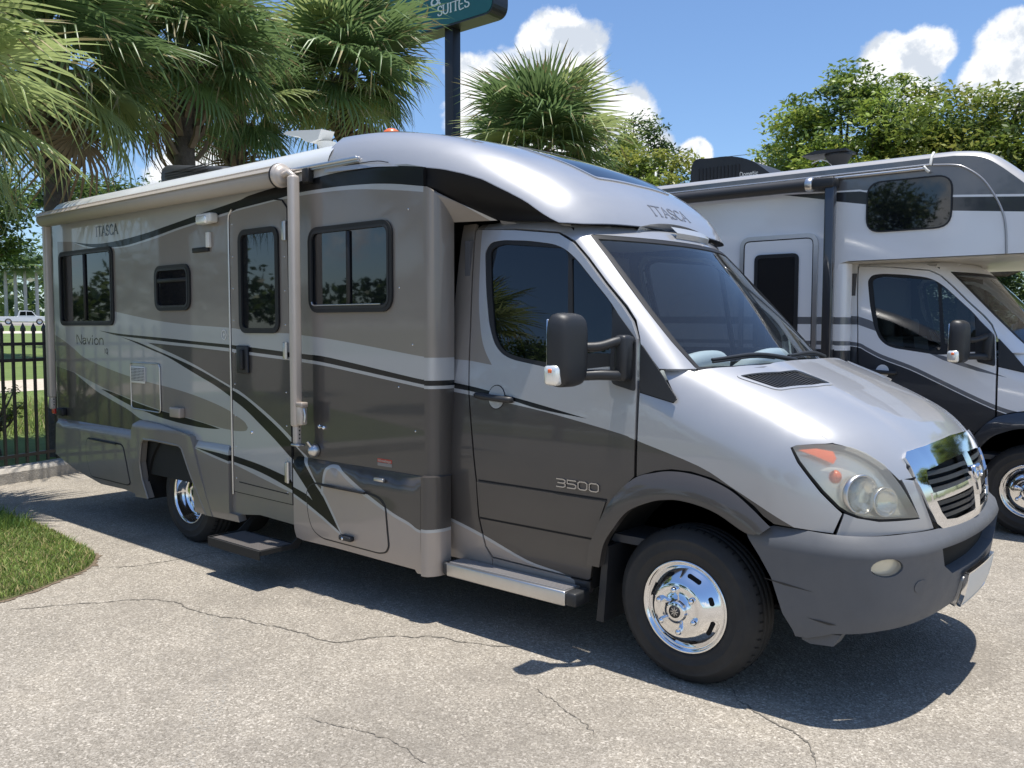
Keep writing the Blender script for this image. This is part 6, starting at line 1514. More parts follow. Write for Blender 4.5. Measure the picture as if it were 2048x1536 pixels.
# worn pale seam across the lot
def pale_seam():
    m, nt, b, L = node_mat('worn seam')
    b.inputs['Base Color'].default_value = (.42, .39, .34, 1); b.inputs['Roughness'].default_value = .9
    n = tex(nt, 'ShaderNodeTexNoise', 38.0, Detail=5.0, Roughness=.7); n2 = tex(nt, 'ShaderNodeTexNoise', 2.2, Detail=3.0)
    mm = nt.nodes.new('ShaderNodeMath'); mm.operation = 'MULTIPLY'
    L(ramp(nt, n.outputs['Fac'], [(.50, (0, 0, 0)), (.62, (.9, .9, .9))]), mm.inputs[0]); L(ramp(nt, n2.outputs['Fac'], [(.35, (.05, .05, .05)), (.6, (.8, .8, .8))]), mm.inputs[1]); L(mm.outputs[0], b.inputs['Alpha'])
    q = smooth_line([(-2.62, -1.90), (-2.25, -2.05), (-1.75, -2.35), (-1.30, -2.72), (-1.0, -3.0), (-.7, -3.4)], 5); t = np.gradient(q, axis=0); t /= np.hypot(t[:, 0], t[:, 1])[:, None]; n_ = np.stack([-t[:, 1], t[:, 0]], 1) * .055
    mb = MB(); k_ = len(q); mb.add([(*w, .0025) for w in q + n_] + [(*w, .0025) for w in q - n_], [(i, k_ + i, k_ + i + 1, i + 1) for i in range(k_ - 1)]); o = mb.build('worn_seam', m, lot, fix=False)
    if o.data.polygons[0].normal.z < 0: o.data.flip_normals()
pale_seam()

# fence of pointed pickets on the kerb
def build_fence():
    q0 = kp(0, .16)
    root = thing('iron_fence', 'black iron picket fence with pointed tops standing on the concrete kerb', 'fence', (q0[0], q0[1], .15))
    iron = mat('black iron', (.012, .012, .013), .45, .1, .2, .2)
    pk = MB(); w = .013; pk.box((-w, -w, .03), (w, w, 1.50)); pk.add([(-w * 1.5, -w * 1.5, 1.50), (w * 1.5, -w * 1.5, 1.50), (w * 1.5, w * 1.5, 1.50), (-w * 1.5, w * 1.5, 1.50), (-w * 1.5, -w * 1.5, 1.535), (w * 1.5, -w * 1.5, 1.535), (w * 1.5, w * 1.5, 1.535), (-w * 1.5, w * 1.5, 1.535), (0, 0, 1.60)], [(3, 2, 1, 0), (0, 1, 5, 4), (1, 2, 6, 5), (2, 3, 7, 6), (3, 0, 4, 7), (4, 5, 8), (5, 6, 8), (6, 7, 8), (7, 4, 8)])
    T0, T1, dt = -2.3, 7.0, .128; az = math.atan2(KT[1], KT[0])
    for k in range(int((T1 - T0) / dt)):
        pass
    pl = [(*(kp(T0 + k * dt, .16)), .15) for k in range(int((T1 - T0) / dt))]
    each('picket', pk, iron, root, pl, rots=[(0, 0, az)] * len(pl))
    for z in (.12, 1.18, 1.36):
        r_ = MB(); a, b = kp(T0, .16), kp(T1, .16); n_ = KN * .016
        v = [(*(a - n_), z + .15 - .018), (*(b - n_), z + .15 - .018), (*(b + n_), z + .15 - .018), (*(a + n_), z + .15 - .018)]; v += [(x, y, zz + .036) for x, y, zz in v]
        r_.add(v, [(0, 3, 2, 1), (4, 5, 6, 7), (0, 1, 5, 4), (1, 2, 6, 5), (2, 3, 7, 6), (3, 0, 4, 7)]); r_.build('rail', iron, root)
    ps = MB(); ps.box((-.03, -.03, 0), (.03, .03, 1.62)); ps.rbox((-.038, -.038, 1.62), (.038, .038, 1.66), .01, 1)
    pp = [(*(kp(t, .16)), .15) for t in (-2.3, 2.4, 4.8, 7.0)]
    each('post', ps, iron, root, pp, rots=[(0, 0, az)] * len(pp))
build_fence()

# grass island at the lower left: a low mound of soil and its blades
ISL = smooth_line([(-8.8, -3.4), (-8.4, -2.6), (-7.4, -1.95), (-6.45, -1.68), (-5.9, -1.60), (-5.16, -1.65), (-4.62, -1.70), (-4.40, -1.76), (-4.16, -1.94), (-4.01, -2.20), (-3.90, -2.40), (-3.84, -2.62), (-3.90, -2.95), (-4.2, -3.3), (-5.0, -3.6), (-6.5, -3.8), (-8.0, -3.8), (-8.8, -3.4)], 4)[:-1]
iv, if_ = triangulate(ISL, step=.16)
ed = np.array([np.min(np.hypot(*(ISL - q).T)) for q in iv]); iz = .006 + .055 * np.clip(ed / .35, 0, 1) ** .7
me = mesh('grass_island', np.column_stack([iv, iz]), if_, [ground_mat('island soil', (.07, .085, .025), (.13, .13, .05), 3.0)], None, True)
tag(link('grass_island', me), kind='structure')
rngf = np.random.default_rng(6); fr_o = offset_poly(dens(ISL, .03), .03) + rngf.normal(0, .012, (len(dens(ISL, .03)), 2)); fv, ff = triangulate(fr_o, holes=[offset_poly(dens(ISL, .03), -.08)], step=.3, edge=.05)
tag(link('soil_edge', mesh('soil_edge', np.column_stack([fv, np.full(len(fv), .004)]), ff, [ground_mat('bare soil', (.10, .07, .045), (.22, .17, .12), 9.0)], None, False)), kind='structure')
def blades(name, n, poly, zfun, hmin, hmax, w, cols, label, cat, seed=1, bias=None):
    rng = np.random.default_rng(seed); lo, hi = poly.min(0), poly.max(0); P = []
    while sum(map(len, P)) < n:
        q = rng.uniform(lo, hi, (n * 2, 2)); q = q[inside(poly, q)]
        if bias is not None: q = q[rng.random(len(q)) < bias(q)]
        P.append(q)
    q = np.vstack(P)[:n]; z = zfun(q); a = rng.uniform(0, 2 * np.pi, n); h = rng.uniform(hmin, hmax, n) * (0.6 + .8 * rng.random(n)); lean = rng.uniform(.2, 1.1, n) * h; b = rng.uniform(0, 2 * np.pi, n)
    side = np.stack([np.cos(a), np.sin(a), 0 * a], 1) * (w * rng.uniform(.6, 1.4, n))[:, None]; ln = np.stack([np.cos(b), np.sin(b), 0 * b], 1) * lean[:, None]
    base = np.column_stack([q, z]); midp = base + ln * .35 + np.array((0, 0, .62)) * h[:, None]; tip = base + ln + np.array((0, 0, .92)) * h[:, None]
    V = np.stack([base - side, base + side, midp + side * .75, midp - side * .75, tip], 1).reshape(-1, 3); i = np.arange(n) * 5
    F = np.concatenate([np.stack([i, i + 1, i + 2, i + 3], 1)]); T = np.stack([i + 3, i + 2, i + 4], 1)
    me = bpy.data.meshes.new(name); me.vertices.add(len(V)); me.vertices.foreach_set('co', V.ravel())
    me.loops.add(n * 7); me.polygons.add(n * 2)
    li = np.concatenate([F.ravel(), T.ravel()]).astype(np.int32); me.loops.foreach_set('vertex_index', li)
    st = np.concatenate([np.arange(n) * 4, n * 4 + np.arange(n) * 3]).astype(np.int32); me.polygons.foreach_set('loop_start', st)
    mi = rng.integers(0, len(cols), n); me.polygons.foreach_set('material_index', np.concatenate([mi, mi]).astype(np.int32))
    for c in cols: me.materials.append(c)
    me.update(calc_edges=True); me.validate()
    o = link(name, me); tag(o, label, cat, kind='stuff'); return o
def leaf_mat(name, col, trans=.35, rough=.45, var=.35, scale=3.0, spec=.4):
    m, nt, b, L = node_mat(name)
    n = tex(nt, 'ShaderNodeTexNoise', scale, Detail=3.0)
    oi = nt.nodes.new('ShaderNodeObjectInfo')
    c = mixc(nt, n.outputs['Fac'], tuple(x * (1 - var) for x in col), tuple(min(1, x * (1 + var)) for x in col))
    hs = nt.nodes.new('ShaderNodeHueSaturation'); L(c, hs.inputs['Color'])
    mr = nt.nodes.new('ShaderNodeMapRange'); L(oi.outputs['Random'], mr.inputs[0]); mr.inputs[3].default_value = .78; mr.inputs[4].default_value = 1.25; L(mr.outputs[0], hs.inputs['Value'])
    L(hs.outputs[0], b.inputs['Base Color']); b.inputs['Roughness'].default_value = rough; b.inputs['Specular IOR Level'].default_value = spec
    tr = nt.nodes.new('ShaderNodeBsdfTranslucent'); ms = nt.nodes.new('ShaderNodeMixShader'); ms.inputs[0].default_value = trans
    g = nt.nodes.new('ShaderNodeGamma'); g.inputs[1].default_value = .85; L(hs.outputs[0], g.inputs[0]); L(g.outputs[0], tr.inputs[0])
    out = next(q for q in nt.nodes if q.type == 'OUTPUT_MATERIAL'); L(b.outputs[0], ms.inputs[1]); L(tr.outputs[0], ms.inputs[2]); L(ms.outputs[0], out.inputs[0])
    return m
GR = [leaf_mat('grass blade', (.16, .24, .045), .3, .6), leaf_mat('grass blade pale', (.25, .32, .08), .3, .6), leaf_mat('grass blade deep', (.08, .15, .03), .3, .6), leaf_mat('grass blade dry', (.34, .29, .13), .2, .7)]
def isl_z(q):
    e = np.array([np.min(np.hypot(*(ISL - w).T)) for w in q]); return .004 + .055 * np.clip(e / .35, 0, 1) ** .7
near_isl = np.array([q for q in ISL if q[0] > -7.6 and q[1] > -3.4]); near_isl = np.vstack([near_isl, [(-7.4, -3.3)]])
blades('grass', 46000, near_isl, isl_z, .018, .045, .0034, GR[:3] + [GR[1], GR[3]], 'short sunlit grass covering the rounded island at the lower left', 'grass', 3)
blades('grass', 2600, np.array([(-7.0, -1.85), (-6.2, -1.72), (-5.6, -1.72), (-5.5, -2.2), (-6.4, -2.5), (-7.0, -2.4)]), isl_z, .06, .14, .004, [GR[0], GR[2]], 'taller tufted grass in shade at the back of the grass island', 'grass', 8)
bed = np.array([tuple(kp(-5, 2.6)), tuple(kp(6, 2.6)), tuple(kp(6, 6.0)), tuple(kp(-5, 6.0))])
blades('grass', 9000, bed, lambda q: np.array([terrain((w - KO) @ KN) for w in q]), .15, .40, .006, [GR[0], GR[1], GR[3]], 'long pale grass growing behind the picket fence', 'grass', 11)


# ------------------------------------------------------------------ palms
def frond_mesh(seed, L0=.86, n=40, droop=.34, petiole=.66, span=128):
    rng = np.random.default_rng(seed); V = []; F = []; MI = []
    # petiole: a flat tapering stalk, arching
    hub = np.array((petiole, 0, petiole * .10))
    rows = []
    for t in np.linspace(0, 1, 6):
        c = np.array((petiole * t, 0, petiole * .10 * (1 - (1 - t) ** 2))); w = .028 * (1 - .62 * t); h = .012 * (1 - .4 * t)
        rows.append([c + (0, -w, 0), c + (0, 0, h), c + (0, w, 0), c + (0, 0, -h)])
    V += [q for r_ in rows for q in r_]
    for i in range(5):
        for j in range(4): F.append((i * 4 + j, i * 4 + (j + 1) % 4, (i + 1) * 4 + (j + 1) % 4, (i + 1) * 4 + j)); MI.append(1)
    th = np.radians(np.linspace(-span, span, n)); dth = th[1] - th[0]
    for k, a in enumerate(th):
        a = a + rng.normal(0, .012); l = L0 * (1 - .30 * (abs(a) / math.radians(span)) ** 2) * rng.uniform(.9, 1.06)
        dr = droop * rng.uniform(.55, 1.6); bend = rng.random() < .22
        st = [(.05, 1.0), (.32, .92), (.55, .62), (.76, .36), (.91, .18), (1.0, .02)]
        base = len(V); tw = rng.normal(0, .10)
        for r_, wf in st:
            rr = r_ * l; hw = min(math.tan(dth / 2) * max(rr, .02),   .030) if r_ < .33 else .030 * wf / .92
            ca, sa = math.cos(a), math.sin(a)
            # blade curls down along the costa and at the sides; tips hang
            z = -.10 * rr * abs(sa) - .20 * max(0, ca) * rr * rr / l - dr * l * max(0, r_ - .30) ** 2.0 * 1.3
            x = rr * ca; y = rr * sa
            if bend and r_ > .7: z -= (r_ - .7) * l * .9; x -= ca * (r_ - .7) * l * .45; y -= sa * (r_ - .7) * l * .45
            c = hub + np.array((x, y, z)); s_ = np.array((-sa, ca, tw * 2)) * hw
            V += [c - s_ + (0, 0, hw * .45), c - (0, 0, hw * .35), c + s_ + (0, 0, hw * .45)]
        for i in range(len(st) - 1):
            o = base + 3 * i; m_ = 0 if i < 3 or rng.random() < .75 else 2
            F += [(o, o + 1, o + 4, o + 3), (o + 1, o + 2, o + 5, o + 4)]; MI += [m_, m_]
    return V, F, MI
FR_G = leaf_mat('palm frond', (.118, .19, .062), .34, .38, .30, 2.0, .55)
FR_Y = leaf_mat('palm frond sunlit', (.31, .38, .13), .40, .40, .30, 2.0, .5)  # paler copy of the frond colour, sunlight put into it
FR_D = leaf_mat('palm frond tip dry', (.26, .22, .10), .15, .6)
FR_B = leaf_mat('palm frond dead', (.20, .14, .075), .1, .8)
FR_S = leaf_mat('palm stalk', (.15, .18, .06), .05, .45)
FROND = []
for i in range(4):
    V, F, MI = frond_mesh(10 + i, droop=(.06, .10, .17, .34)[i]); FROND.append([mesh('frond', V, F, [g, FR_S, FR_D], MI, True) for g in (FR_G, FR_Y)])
V, F, MI = frond_mesh(31, L0=.8, n=26, droop=1.1); DEAD = mesh('frond', V, F, [FR_B, FR_B, FR_B], MI, True)
BARK_M = ground_mat('palm bark', (.055, .048, .042), (.12, .105, .09), 6.0, bump=1.0, bscale=22)
def trunk_mesh(h, r=.16, seed=0):
    mb = MB(); rng = random.Random(seed); prof = []; k = 26
    for i in range(k + 1):
        t = i / k; z = h * t; rr = r * (1.38 - .45 * min(1, t * 5)) if t < .2 else r * (.93 + .05 * math.sin(t * 30)) ; rr *= 1 + .02 * math.sin(i * 2.4)
        if t > .86: rr *= 1 + (t - .86) * 2.2
        prof.append((rr, z))
    mb.lathe(prof, 18, 'z'); mb.lathe([(prof[-1][0], h), (0, h + .12)], 18, 'z')
    return mb
BOOT = MB().prism([(.0, .0), (.05, -.012), (.17, .13), (.20, .25), (.165, .25), (.12, .15)], -.035, .035)
boot_me = mesh('leaf_base', BOOT.v, BOOT.f, mat('palm leaf base', (.14, .11, .075), .85, var=.4, var_scale=20))
def palm(label, x, y, z0, h, size=1.0, n=46, seed=1, sun=.35, dead=3, group='sabal palms', boots=26):
    root = thing('palm_tree', label, 'palm', (x, y, z0), group); rng = random.Random(seed)
    tm = trunk_mesh(h, .15 * size ** .3, seed); tm.build('trunk', BARK_M, root, True)
    for k in range(boots):
        o = link('leaf_base', boot_me, root, True); t = k / max(1, boots - 1); a = k * 2.399
        o.location = (math.cos(a) * .135, math.sin(a) * .135, h * (1 - .24 * t) - .22); o.rotation_euler = (0, 0, a); o.scale = (1.05, 1.25, 1.15)
    for k in range(n):
        t = (k + .5) / n                                     # 0 youngest, 1 oldest
        el = R(88 - 128 * t ** 1.05 + rng.uniform(-9, 9)); a = k * 2.39996 + rng.uniform(-.3, .3)
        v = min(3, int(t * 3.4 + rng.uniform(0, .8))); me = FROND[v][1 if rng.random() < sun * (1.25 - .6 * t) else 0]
        o = link('frond', me, root, True); s = size * rng.uniform(.88, 1.12) * (.82 + .30 * math.sin(math.pi * min(1, t + .12)))
        o.location = (0, 0, h + .05 - .25 * t); o.scale = (s, s, s); o.rotation_euler = (rng.uniform(-.35, .35), -el, a)
    for k in range(dead):
        o = link('frond', DEAD, root, True); a = rng.uniform(0, 6.28); o.location = (math.cos(a) * .1, math.sin(a) * .1, h - .35); o.rotation_euler = (rng.uniform(-.3, .3), R(62), a); o.scale = (size * .9,) * 3
    return root
palm('sunlit sabal palm nearest the camera, its fronds overhanging the rear roof corner', -6.55, -2.35, .03, 3.70, 1.12, 38, 3, .70, 0)
palm('sabal palm just behind the fence, its dark trunk beside the rear corner', -9.25, .06, .10, 4.8, 1.16, 46, 5, .45, 1)
palm('tall sabal palm rising behind the roof air conditioner', -10.3, 2.35, .12, 5.6, 1.22, 50, 9, .45, 1)
palm('sabal palm half hidden between the two tall palms behind the roof', -12.2, 4.45, .14, 5.5, 1.10, 40, 12, .40, 1)
palm('large round-headed sabal palm in front of the teal hotel sign', -11.95, 6.75, .12, 6.55, 1.36, 56, 17, .45, 1)
palm('smaller sabal palm right of the sign post, behind the roof cap', -12.0, 13.0, 0.0, 6.15, 1.62, 56, 21, .40, 0)
# palms on the camera's side of the lot, seen mirrored in the rear window and paint
for i, (x, y, h) in enumerate(((-13.2, -7.4, 4.6), (-16.0, -10.5, 5.4), (-10.6, -10.2, 4.2))):
    palm(('sabal palm past the end of the fence, outside the view', 'tallest sabal palm on the lawn outside the view', 'short sabal palm on the lawn outside the view')[i], x, y, .05, h, 1.1, 30, 40 + i, .4, 0, 'palms on the near side of the lot', 0)

# ------------------------------------------------------------------ broad-leaved trees
LEAFM = {k: leaf_mat('leaf ' + k, c, .30, .42, .35, 1.2, .35) for k, c in dict(lime=(.24, .32, .05), green=(.12, .18, .04), deep=(.045, .08, .026), yellow=(.36, .38, .07)).items()}
BARK2 = ground_mat('tree bark', (.08, .065, .05), (.17, .14, .11), 5.0, bump=1.0, bscale=26)
def tree_meshes(seed, h, rad, base, n_cl, per, leaf, flat, mats, spread=1.0, wts=None):
    rng = np.random.default_rng(seed)
    # limbs reach from the trunk to every clump of leaves
    C = []
    while len(C) < n_cl:
        q = rng.normal(0, 1, 3); q /= np.linalg.norm(q); q *= rng.uniform(.35, 1.0) ** .6
        if q[2] < -.75: continue
        lob = 1 + .22 * math.sin(3 * math.atan2(q[1], q[0]) + seed) + .15 * math.sin(5 * math.atan2(q[1], q[0]) + 2 * seed)
        C.append(np.array((q[0] * rad * spread * lob, q[1] * rad * spread * lob, base + (h - base) * (.5 + .5 * q[2]))))
    C = np.array(C); tr = MB()
    tr.tube([(0, 0, 0), (.05 * rad * .3, 0, base * .5), (0, .03, base), (0, 0, base + (h - base) * .45)], [.05 * rad + .06, .045 * rad + .04, .04 * rad + .03, .03], 10)
    limb = []
    for c in C[::max(1, n_cl // 40)]:
        z0 = base * .8 + (c[2] - base) * .35; a = np.array((0, 0, max(base * .6, min(z0, h * .8)))); m_ = a * .45 + c * .55 + np.array((0, 0, -.08 * rad)) + rng.normal(0, .06 * rad, 3)
        tr.tube([tuple(w) for w in smooth_line(np.array([a, m_, c]), 3)], [.03 * rad * (1 - .8 * i / 6) + .008 for i in range(7)], 6, caps=False)
    N = n_cl * per; ci = np.repeat(np.arange(n_cl), per)
    rr = rng.uniform(.55, 1.25, n_cl) * rad * .25
    off = rng.normal(0, 1, (N, 3)); off /= np.linalg.norm(off, axis=1)[:, None]; off *= (rng.random(N) ** .45)[:, None]
    off[:, 2] *= flat; P = C[ci] + off * rr[ci][:, None]
    d1 = rng.normal(0, 1, (N, 3)); d1[:, 2] *= .5; d1 /= np.linalg.norm(d1, axis=1)[:, None]
    up = np.array((0, 0, 1.0)) + rng.normal(0, .55, (N, 3)); d2 = np.cross(d1, up); d2 /= np.linalg.norm(d2, axis=1)[:, None]
    s = leaf * rng.uniform(.6, 1.35, N); a, b = d1 * s[:, None], d2 * (s * .42)[:, None]
    V = np.stack([P - a, P + b, P + a, P - b], 1).reshape(-1, 3)
    me = bpy.data.meshes.new('crown'); me.vertices.add(len(V)); me.vertices.foreach_set('co', V.ravel()); me.loops.add(N * 4); me.polygons.add(N)
    me.loops.foreach_set('vertex_index', np.arange(N * 4, dtype=np.int32)); me.polygons.foreach_set('loop_start', np.arange(N, dtype=np.int32) * 4)
    cm = rng.choice(len(mats), n_cl, p=wts)[ci]; sw = rng.random(N) < .2; cm[sw] = rng.integers(0, len(mats), sw.sum())
    me.polygons.foreach_set('material_index', cm.astype(np.int32))
    for m_ in mats: me.materials.append(m_)
    me.update(calc_edges=True)
    tm = mesh('trunk', tr.v, tr.f, BARK2, None, True)
    return tm, me
def tree(name, label, x, y, z, pair, rz=0.0, scale=1.0, group='trees beyond the motorhomes', sz=None):
    root = thing(name, label, 'tree', (x, y, z), group, rz, scale)
    if sz: root.scale = (scale, scale, scale * sz)
    link('trunk', pair[0], root, True); link('crown', pair[1], root, True); return root
L_ = LEAFM
T_A = tree_meshes(1, 11.2, 3.3, 5.0, 240, 135, .11, .40, [L_['lime'], L_['green'], L_['yellow'], L_['deep']], wts=[.42, .36, .10, .12])
T_B = tree_meshes(5, 9.6, 4.0, 4.2, 290, 135, .11, .42, [L_['lime'], L_['yellow'], L_['green'], L_['deep']], wts=[.46, .16, .28, .10])
T_C = tree_meshes(8, 12.0, 2.6, 5.5, 95, 110, .11, .8, [L_['deep'], L_['green']])
T_D = tree_meshes(13, 9.4, 2.8, 4.0, 140, 100, .11, .6, [L_['lime'], L_['yellow'], L_['green']])
tree('broad_tree', 'tall layered light green tree behind the white motorhome roof vent', -9.0, 27.0, 0, T_A, .4, .95)
tree('broad_tree', 'yellow green tree behind the rounded nose of the white motorhome', -4.9, 27.5, 0, T_B, 1.3, .98)
tree('broad_tree', 'light green tree at the right edge of the photo', 1.2, 28.5, 0, T_B, 3.9, .92)
tree('broad_tree', 'low light green tree filling the gap above the white motorhome awning', -6.4, 32.0, 0, T_B, 5.2, .92)
tree('broad_tree', 'dark thin-crowned tree against the cloud, right of the small palm', -20.2, 31.0, 0, T_C, .9, .98)
tree('broad_tree', 'bright lime tree low behind the roof cap skylight', -16.6, 25.0, 0, T_D, 2.2, .97)
tree('broad_tree', 'small grey green tree beside the roof air conditioner of the white motorhome', -19.4, 35.4, 0, T_C, 3.2, .72)
T_E = tree_meshes(19, 8.0, 3.6, 2.6, 170, 110, .13, .7, [L_['deep'], L_['green']])
tree('broad_tree', 'dark broad tree far beyond the fence at the left edge', -36.5, 6.9, .6, T_E, .2, 1.05, 'trees beyond the fence')
tree('broad_tree', 'dark tree behind the fence palm trunk', -46.0, 18.8, .9, T_E, 2.4, 1.15, 'trees beyond the fence')
tree('broad_tree', 'dark tree outside the view beyond the fence', -38.0, 2.0, .6, T_E, 4.0, 1.1, 'trees beyond the fence')
for i, (x, y, s_) in enumerate(((-1.5, 31.0, .62), (3.6, 33.0, .66), (-6.8, 36.0, .7))):
    tree('broad_tree', ('low dark tree seen through the windscreen of the white motorhome', 'low dark tree at the right edge under the white motorhome nose', 'low dark tree behind the white motorhome door window')[i], x, y, -.8, T_E, 1.0 + i * 2.2, s_)
# trees on the camera's side, mirrored in paint, glass and chrome
for i, (x, y, s_, pr) in enumerate(((-27, -36, 1.3, T_E), (-16, -40, 1.3, T_E), (-4, -41, 1.4, T_E), (8, -42, 1.4, T_E), (10, 31, 1.2, T_B), (17, 33, 1.3, T_E), (24, 27, 1.2, T_B), (36, 20, 1.3, T_E))):
    tree('broad_tree', 'tree round the lot, outside the view, %s' % ('beyond the palms', 'left of the middle', 'in the middle', 'behind the camera', 'just past the right edge', 'second past the right edge', 'third past the right edge', 'farthest past the right edge')[i], x, y, 0, pr, i * 1.1, s_, 'trees on the near side of the lot')
# shrubs between the fence and the path
SH = tree_meshes(23, 1.15, .5, .35, 26, 34, .035, .8, [L_['lime'], L_['yellow']])
for i, (t, s) in enumerate(((-.55, 1.5), (.15, 1.9), (-1.3, 2.1), (.75, 1.4))):
    q = kp(t, s); o = tree('shrub', ('low leafy shrub at the left edge behind the fence pickets', 'low leafy shrub behind the third fence picket', 'low leafy shrub outside the left edge', 'low leafy shrub beside the palm trunk')[i], q[0], q[1], .10, SH, i * 1.7, (1.0, .95, 1.05, .8)[i], 'shrubs behind the fence'); o['category'] = 'shrub'


# ------------------------------------------------------------------ hotel sign
def build_sign():
    Y = 13.8; SX = -.30
    root = thing('hotel_sign', 'teal hotel sign with white capitals and gold swirl on a black post', 'sign', (-15.97, Y + .15, 0))
    ps = MB(); ps.rbox((-15.84 + SX, Y + .02, 0), (-15.50 + SX, Y + .34, 10.6), .02, 2); ps.build('post', mat('sign post black', (.012, .012, .014), .5), root)
    o = rpoly([(-19.2 + SX, 10.30), (-13.82 + SX, 10.30), (-13.82 + SX, 13.4), (-19.2 + SX, 13.4)], .35, 6)
    cs = MB(); cs.prism([tuple(q) for q in o], Y - .12, Y + .48); body = cs.build('sign_box', mat('sign casing', (.02, .022, .026), .4), root)
    f = offset_poly(o, -.05); fc = MB(); fc.prism([tuple(q) for q in f], Y - .135, Y - .10); fc.build('sign_face', mat('sign teal', (.008, .11, .105), .4, 0, .1), root)
    white = mat('sign white', (.75, .76, .74), .4); gold = mat('sign gold', (.42, .33, .10), .4)
    letters('sign_lettering', lettering('SUITES', .26, 1.24, .045, serif=.10), lambda a, b, d: (-15.95 + SX + a, Y - .135 - d, 10.66 + b), white, root, .01, 'white serif capitals')
    letters('sign_lettering', lettering('&', .40, .36, .06), lambda a, b, d: (-16.22 + SX + a, Y - .135 - d, 10.99 + b), white, root, .01, 'white ampersand')
    def ribbon(pts, w):
        q = smooth_line(pts, 6) + (SX, 0); t = np.gradient(q, axis=0); t /= np.hypot(t[:, 0], t[:, 1])[:, None]; n_ = np.stack([-t[:, 1], t[:, 0]], 1); k = len(q)
        ww = w * np.sin(np.linspace(.12, math.pi - .12, k)); mb = MB()
        mb.add([(a, Y - .146, b) for a, b in q + n_ * ww[:, None]] + [(a, Y - .146, b) for a, b in q - n_ * ww[:, None]] + [(a, Y - .134, b) for a, b in q + n_ * ww[:, None]] + [(a, Y - .134, b) for a, b in q - n_ * ww[:, None]], [(i, i + 1, k + i + 1, k + i) for i in range(k - 1)] + [(i, 2 * k + i, 2 * k + i + 1, i + 1) for i in range(k - 1)] + [(k + i, k + i + 1, 3 * k + i + 1, 3 * k + i) for i in range(k - 1)])
        mb.build('emblem_stroke', gold, root)
    ribbon([(-17.52, 11.27), (-17.32, 11.29), (-17.20, 11.20), (-17.03, 11.0), (-16.86, 10.86), (-16.68, 10.76), (-16.53, 10.78), (-16.41, 10.86), (-16.345, 10.98), (-16.40, 11.12)], .05)
    ribbon([(-17.46, 11.22), (-17.26, 11.14), (-17.12, 10.95), (-17.0, 10.82), (-16.79, 10.69), (-16.58, 10.675), (-16.43, 10.745), (-16.345, 10.85)], .045)
    ribbon([(-16.52, 11.5), (-16.58, 11.24), (-16.66, 11.10), (-16.80, 10.95)], .05)
    ribbon([(-17.50, 10.92), (-17.28, 10.87), (-17.06, 10.83)], .045)
build_sign()

# ------------------------------------------------------------------ overhead cable
cb = MB(); pts = smooth_line(np.array([(-60, 42.0, 13.2), (-40.5, 39.04, 11.5), (-20.84, 35.87, 10.3), (-4.64, 32.41, 9.2), (8, 29.0, 8.6), (26, 24.5, 9.2)]), 6)
cb.tube([tuple(q) for q in pts], .014, 5); tag(cb.build('overhead_cable', mat('cable', (.05, .05, .055), .6)), 'thin overhead cable crossing the sky in front of the right-hand trees', 'cable')

# ------------------------------------------------------------------ far vehicles, trunks and wood beyond the lawn
def far_vehicle(name, label, cat, loc, rz, pick, col):
    root = thing(name, label, cat, loc, None, rz)
    if pick: prof = [(-2.9, .55), (-2.95, 1.10), (-.75, 1.12), (-.55, 1.86), (-.35, 1.92), (1.0, 1.90), (1.55, 1.22), (2.75, 1.12), (2.92, .95), (2.95, .50), (2.3, .42), (-2.3, .42)]
    else: prof = [(-2.2, .5), (-2.25, .95), (-1.6, 1.02), (-1.0, 1.42), (.3, 1.45), (1.0, 1.0), (2.1, .88), (2.25, .6), (2.2, .38), (-2.1, .38)]
    b = MB(); rows = []
    for y, k in ((-.95, .0), (-.98, .0), (.98, .0), (.95, .0)): rows.append(y)
    b.prism(prof, -.97, .97); o = b.build('body', col, root, True)
    bm = bmesh.new(); bm.from_mesh(o.data); bmesh.ops.bevel(bm, geom=bm.edges[:], offset=.05, segments=2, affect='EDGES'); bm.to_mesh(o.data); bm.free()
    for s in (-1, 1):
        wins = ([(-.52, 1.25), (-.38, 1.80), (.28, 1.82), (.28, 1.25)], [(.36, 1.25), (.36, 1.82), (.96, 1.80), (1.38, 1.25)]) if pick else ([(-1.3, 1.03), (-.92, 1.36), (-.35, 1.38), (-.35, 1.02)], [(-.28, 1.02), (-.28, 1.38), (.26, 1.38), (.82, 1.0)])
        for w in wins: m_ = MB(); m_.prism(w, s * .965, s * .985); m_.build('window', M['glass_dark'], root, True)
        for x in ((-1.85, 1.9) if pick else (-1.4, 1.45)):
            r_ = .42 if pick else .34
            m_ = MB(); m_.lathe([(0, s * .80), (r_, s * .80), (r_, s * 1.0), (r_ * .62, s * 1.01)], 24, 'y', (x, 0, r_)); wh = m_.build('wheel', M['tyre'], root, True)
            m_ = MB(); m_.lathe([(r_ * .62, s * 1.01), (r_ * .5, s * .99), (0, s * 1.0)], 24, 'y', (x, 0, r_)); m_.build('rim', M['alu'], wh, True)
    if pick:
        m_ = MB(); m_.box((-2.80, -.80, 1.0), (-.80, .80, 1.125)); m_.build('load_bed', M['chassis'], root, True)
        m_ = MB(); m_.box((-2.99, -.90, .80), (-2.94, -.72, 1.05)); m_.build('tail_lamp', M['red'], root, True)
        m_ = MB(); m_.prism([(1.08, 1.84), (1.52, 1.27), (1.56, 1.27), (1.12, 1.86)], -.80, .80); m_.build('windscreen', M['glass_dark'], root, True)
    return root
def tz(x, y): return terrain((np.array((x, y)) - KO) @ KN) + .01
far_vehicle('pickup_truck', 'white pickup truck parked far beyond the lawn, seen between the fence and palm trunk', 'truck', (-127.2, 43.9, tz(-127.2, 43.9)), math.atan2(.936, .35), True, M['white_paint'])
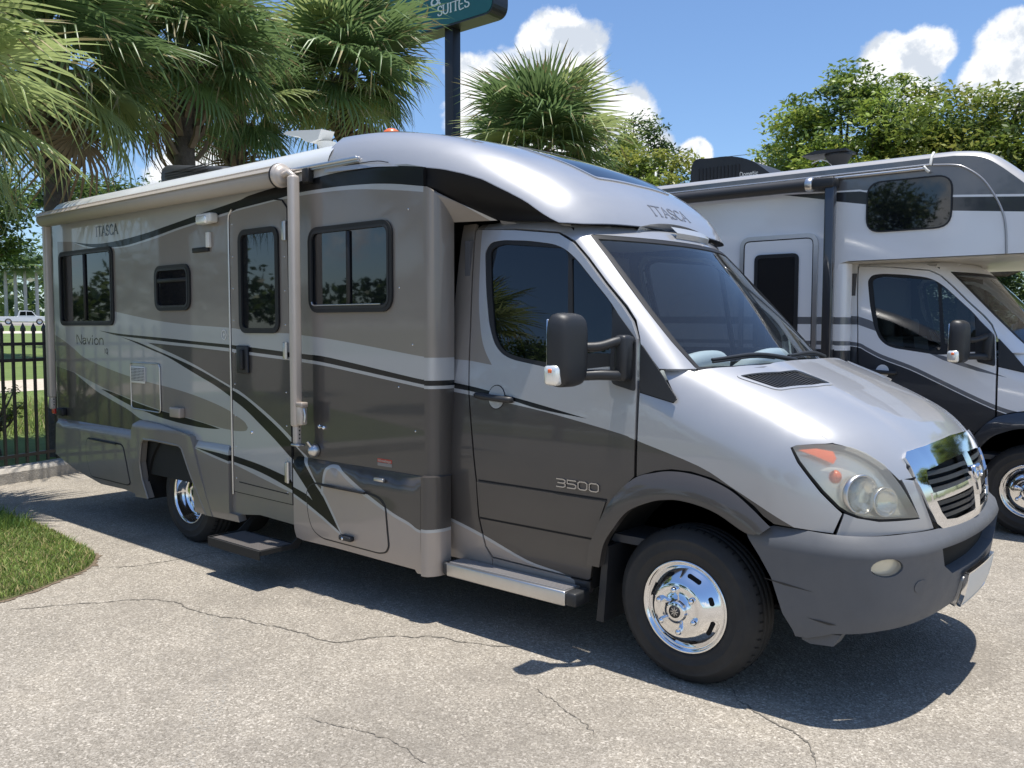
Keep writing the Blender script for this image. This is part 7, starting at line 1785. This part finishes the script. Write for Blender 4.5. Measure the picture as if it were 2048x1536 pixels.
far_vehicle('parked_car', 'dark car parked behind the white pickup at the left edge', 'car', (-130.6, 38.2, tz(-130.6, 38.2)), math.atan2(.936, .35), False, M['charcoal'])
GREY_T = ground_mat('grey palm trunk', (.34, .33, .31), (.46, .45, .42), 2.0)
for i, (x, y) in enumerate(((-161.7, 54.1), (-160.4, 55.2), (-159.2, 56.3), (-157.7, 57.6), (-163.5, 51.0))):
    root = thing('royal_palm', ('leftmost pale grey palm trunk beyond the pickup', 'second pale grey palm trunk beyond the pickup', 'third pale grey palm trunk beyond the pickup', 'pale grey palm trunk beyond the pickup, nearest the fence palm', 'pale grey palm trunk outside the left edge')[i], 'palm', (x, y, tz(x, y) - .1), 'royal palms far beyond the lawn')
    m_ = MB(); m_.lathe([(.34, 0), (.30, 1.2), (.27, 4.0), (.30, 6.0), (.22, 8.2), (.12, 9.4)], 14, 'z'); m_.build('trunk', GREY_T, root, True)
    for k in range(10):
        o = link('frond', FROND[2][0], root, True); o.location = (0, 0, 9.2); o.scale = (2.4,) * 3; o.rotation_euler = (0, -R(60 - 9 * k), k * 2.4)
def far_wood():
    rng = np.random.default_rng(77); V = []; F = []; N = 26000
    t = rng.uniform(-260, 420, N); s = rng.uniform(150, 185, N); top = 9 + 4 * np.sin(t * .11) + 2.5 * np.sin(t * .37 + 1)
    z = top * rng.random(N) ** .7; q = KO + t[:, None] * KT + s[:, None] * KN
    P = np.column_stack([q, z + 2.6]); d1 = rng.normal(0, 1, (N, 3)); d1 /= np.linalg.norm(d1, axis=1)[:, None]; d2 = np.cross(d1, rng.normal(0, 1, (N, 3))); d2 /= np.linalg.norm(d2, axis=1)[:, None]
    a, b = d1 * rng.uniform(.5, 1.3, N)[:, None], d2 * rng.uniform(.3, .8, N)[:, None]
    V = np.stack([P - a, P + b, P + a, P - b], 1).reshape(-1, 3)
    me = bpy.data.meshes.new('far_wood'); me.vertices.add(len(V)); me.vertices.foreach_set('co', V.ravel()); me.loops.add(N * 4); me.polygons.add(N)
    me.loops.foreach_set('vertex_index', np.arange(N * 4, dtype=np.int32)); me.polygons.foreach_set('loop_start', np.arange(N, dtype=np.int32) * 4)
    me.polygons.foreach_set('material_index', rng.integers(0, 3, N).astype(np.int32))
    for m_ in (LEAFM['deep'], LEAFM['green'], LEAFM['deep']): me.materials.append(m_)
    me.update(calc_edges=True); tag(link('far_wood', me), 'dark wood along the far side of the lawn', 'wood', kind='stuff')
far_wood()
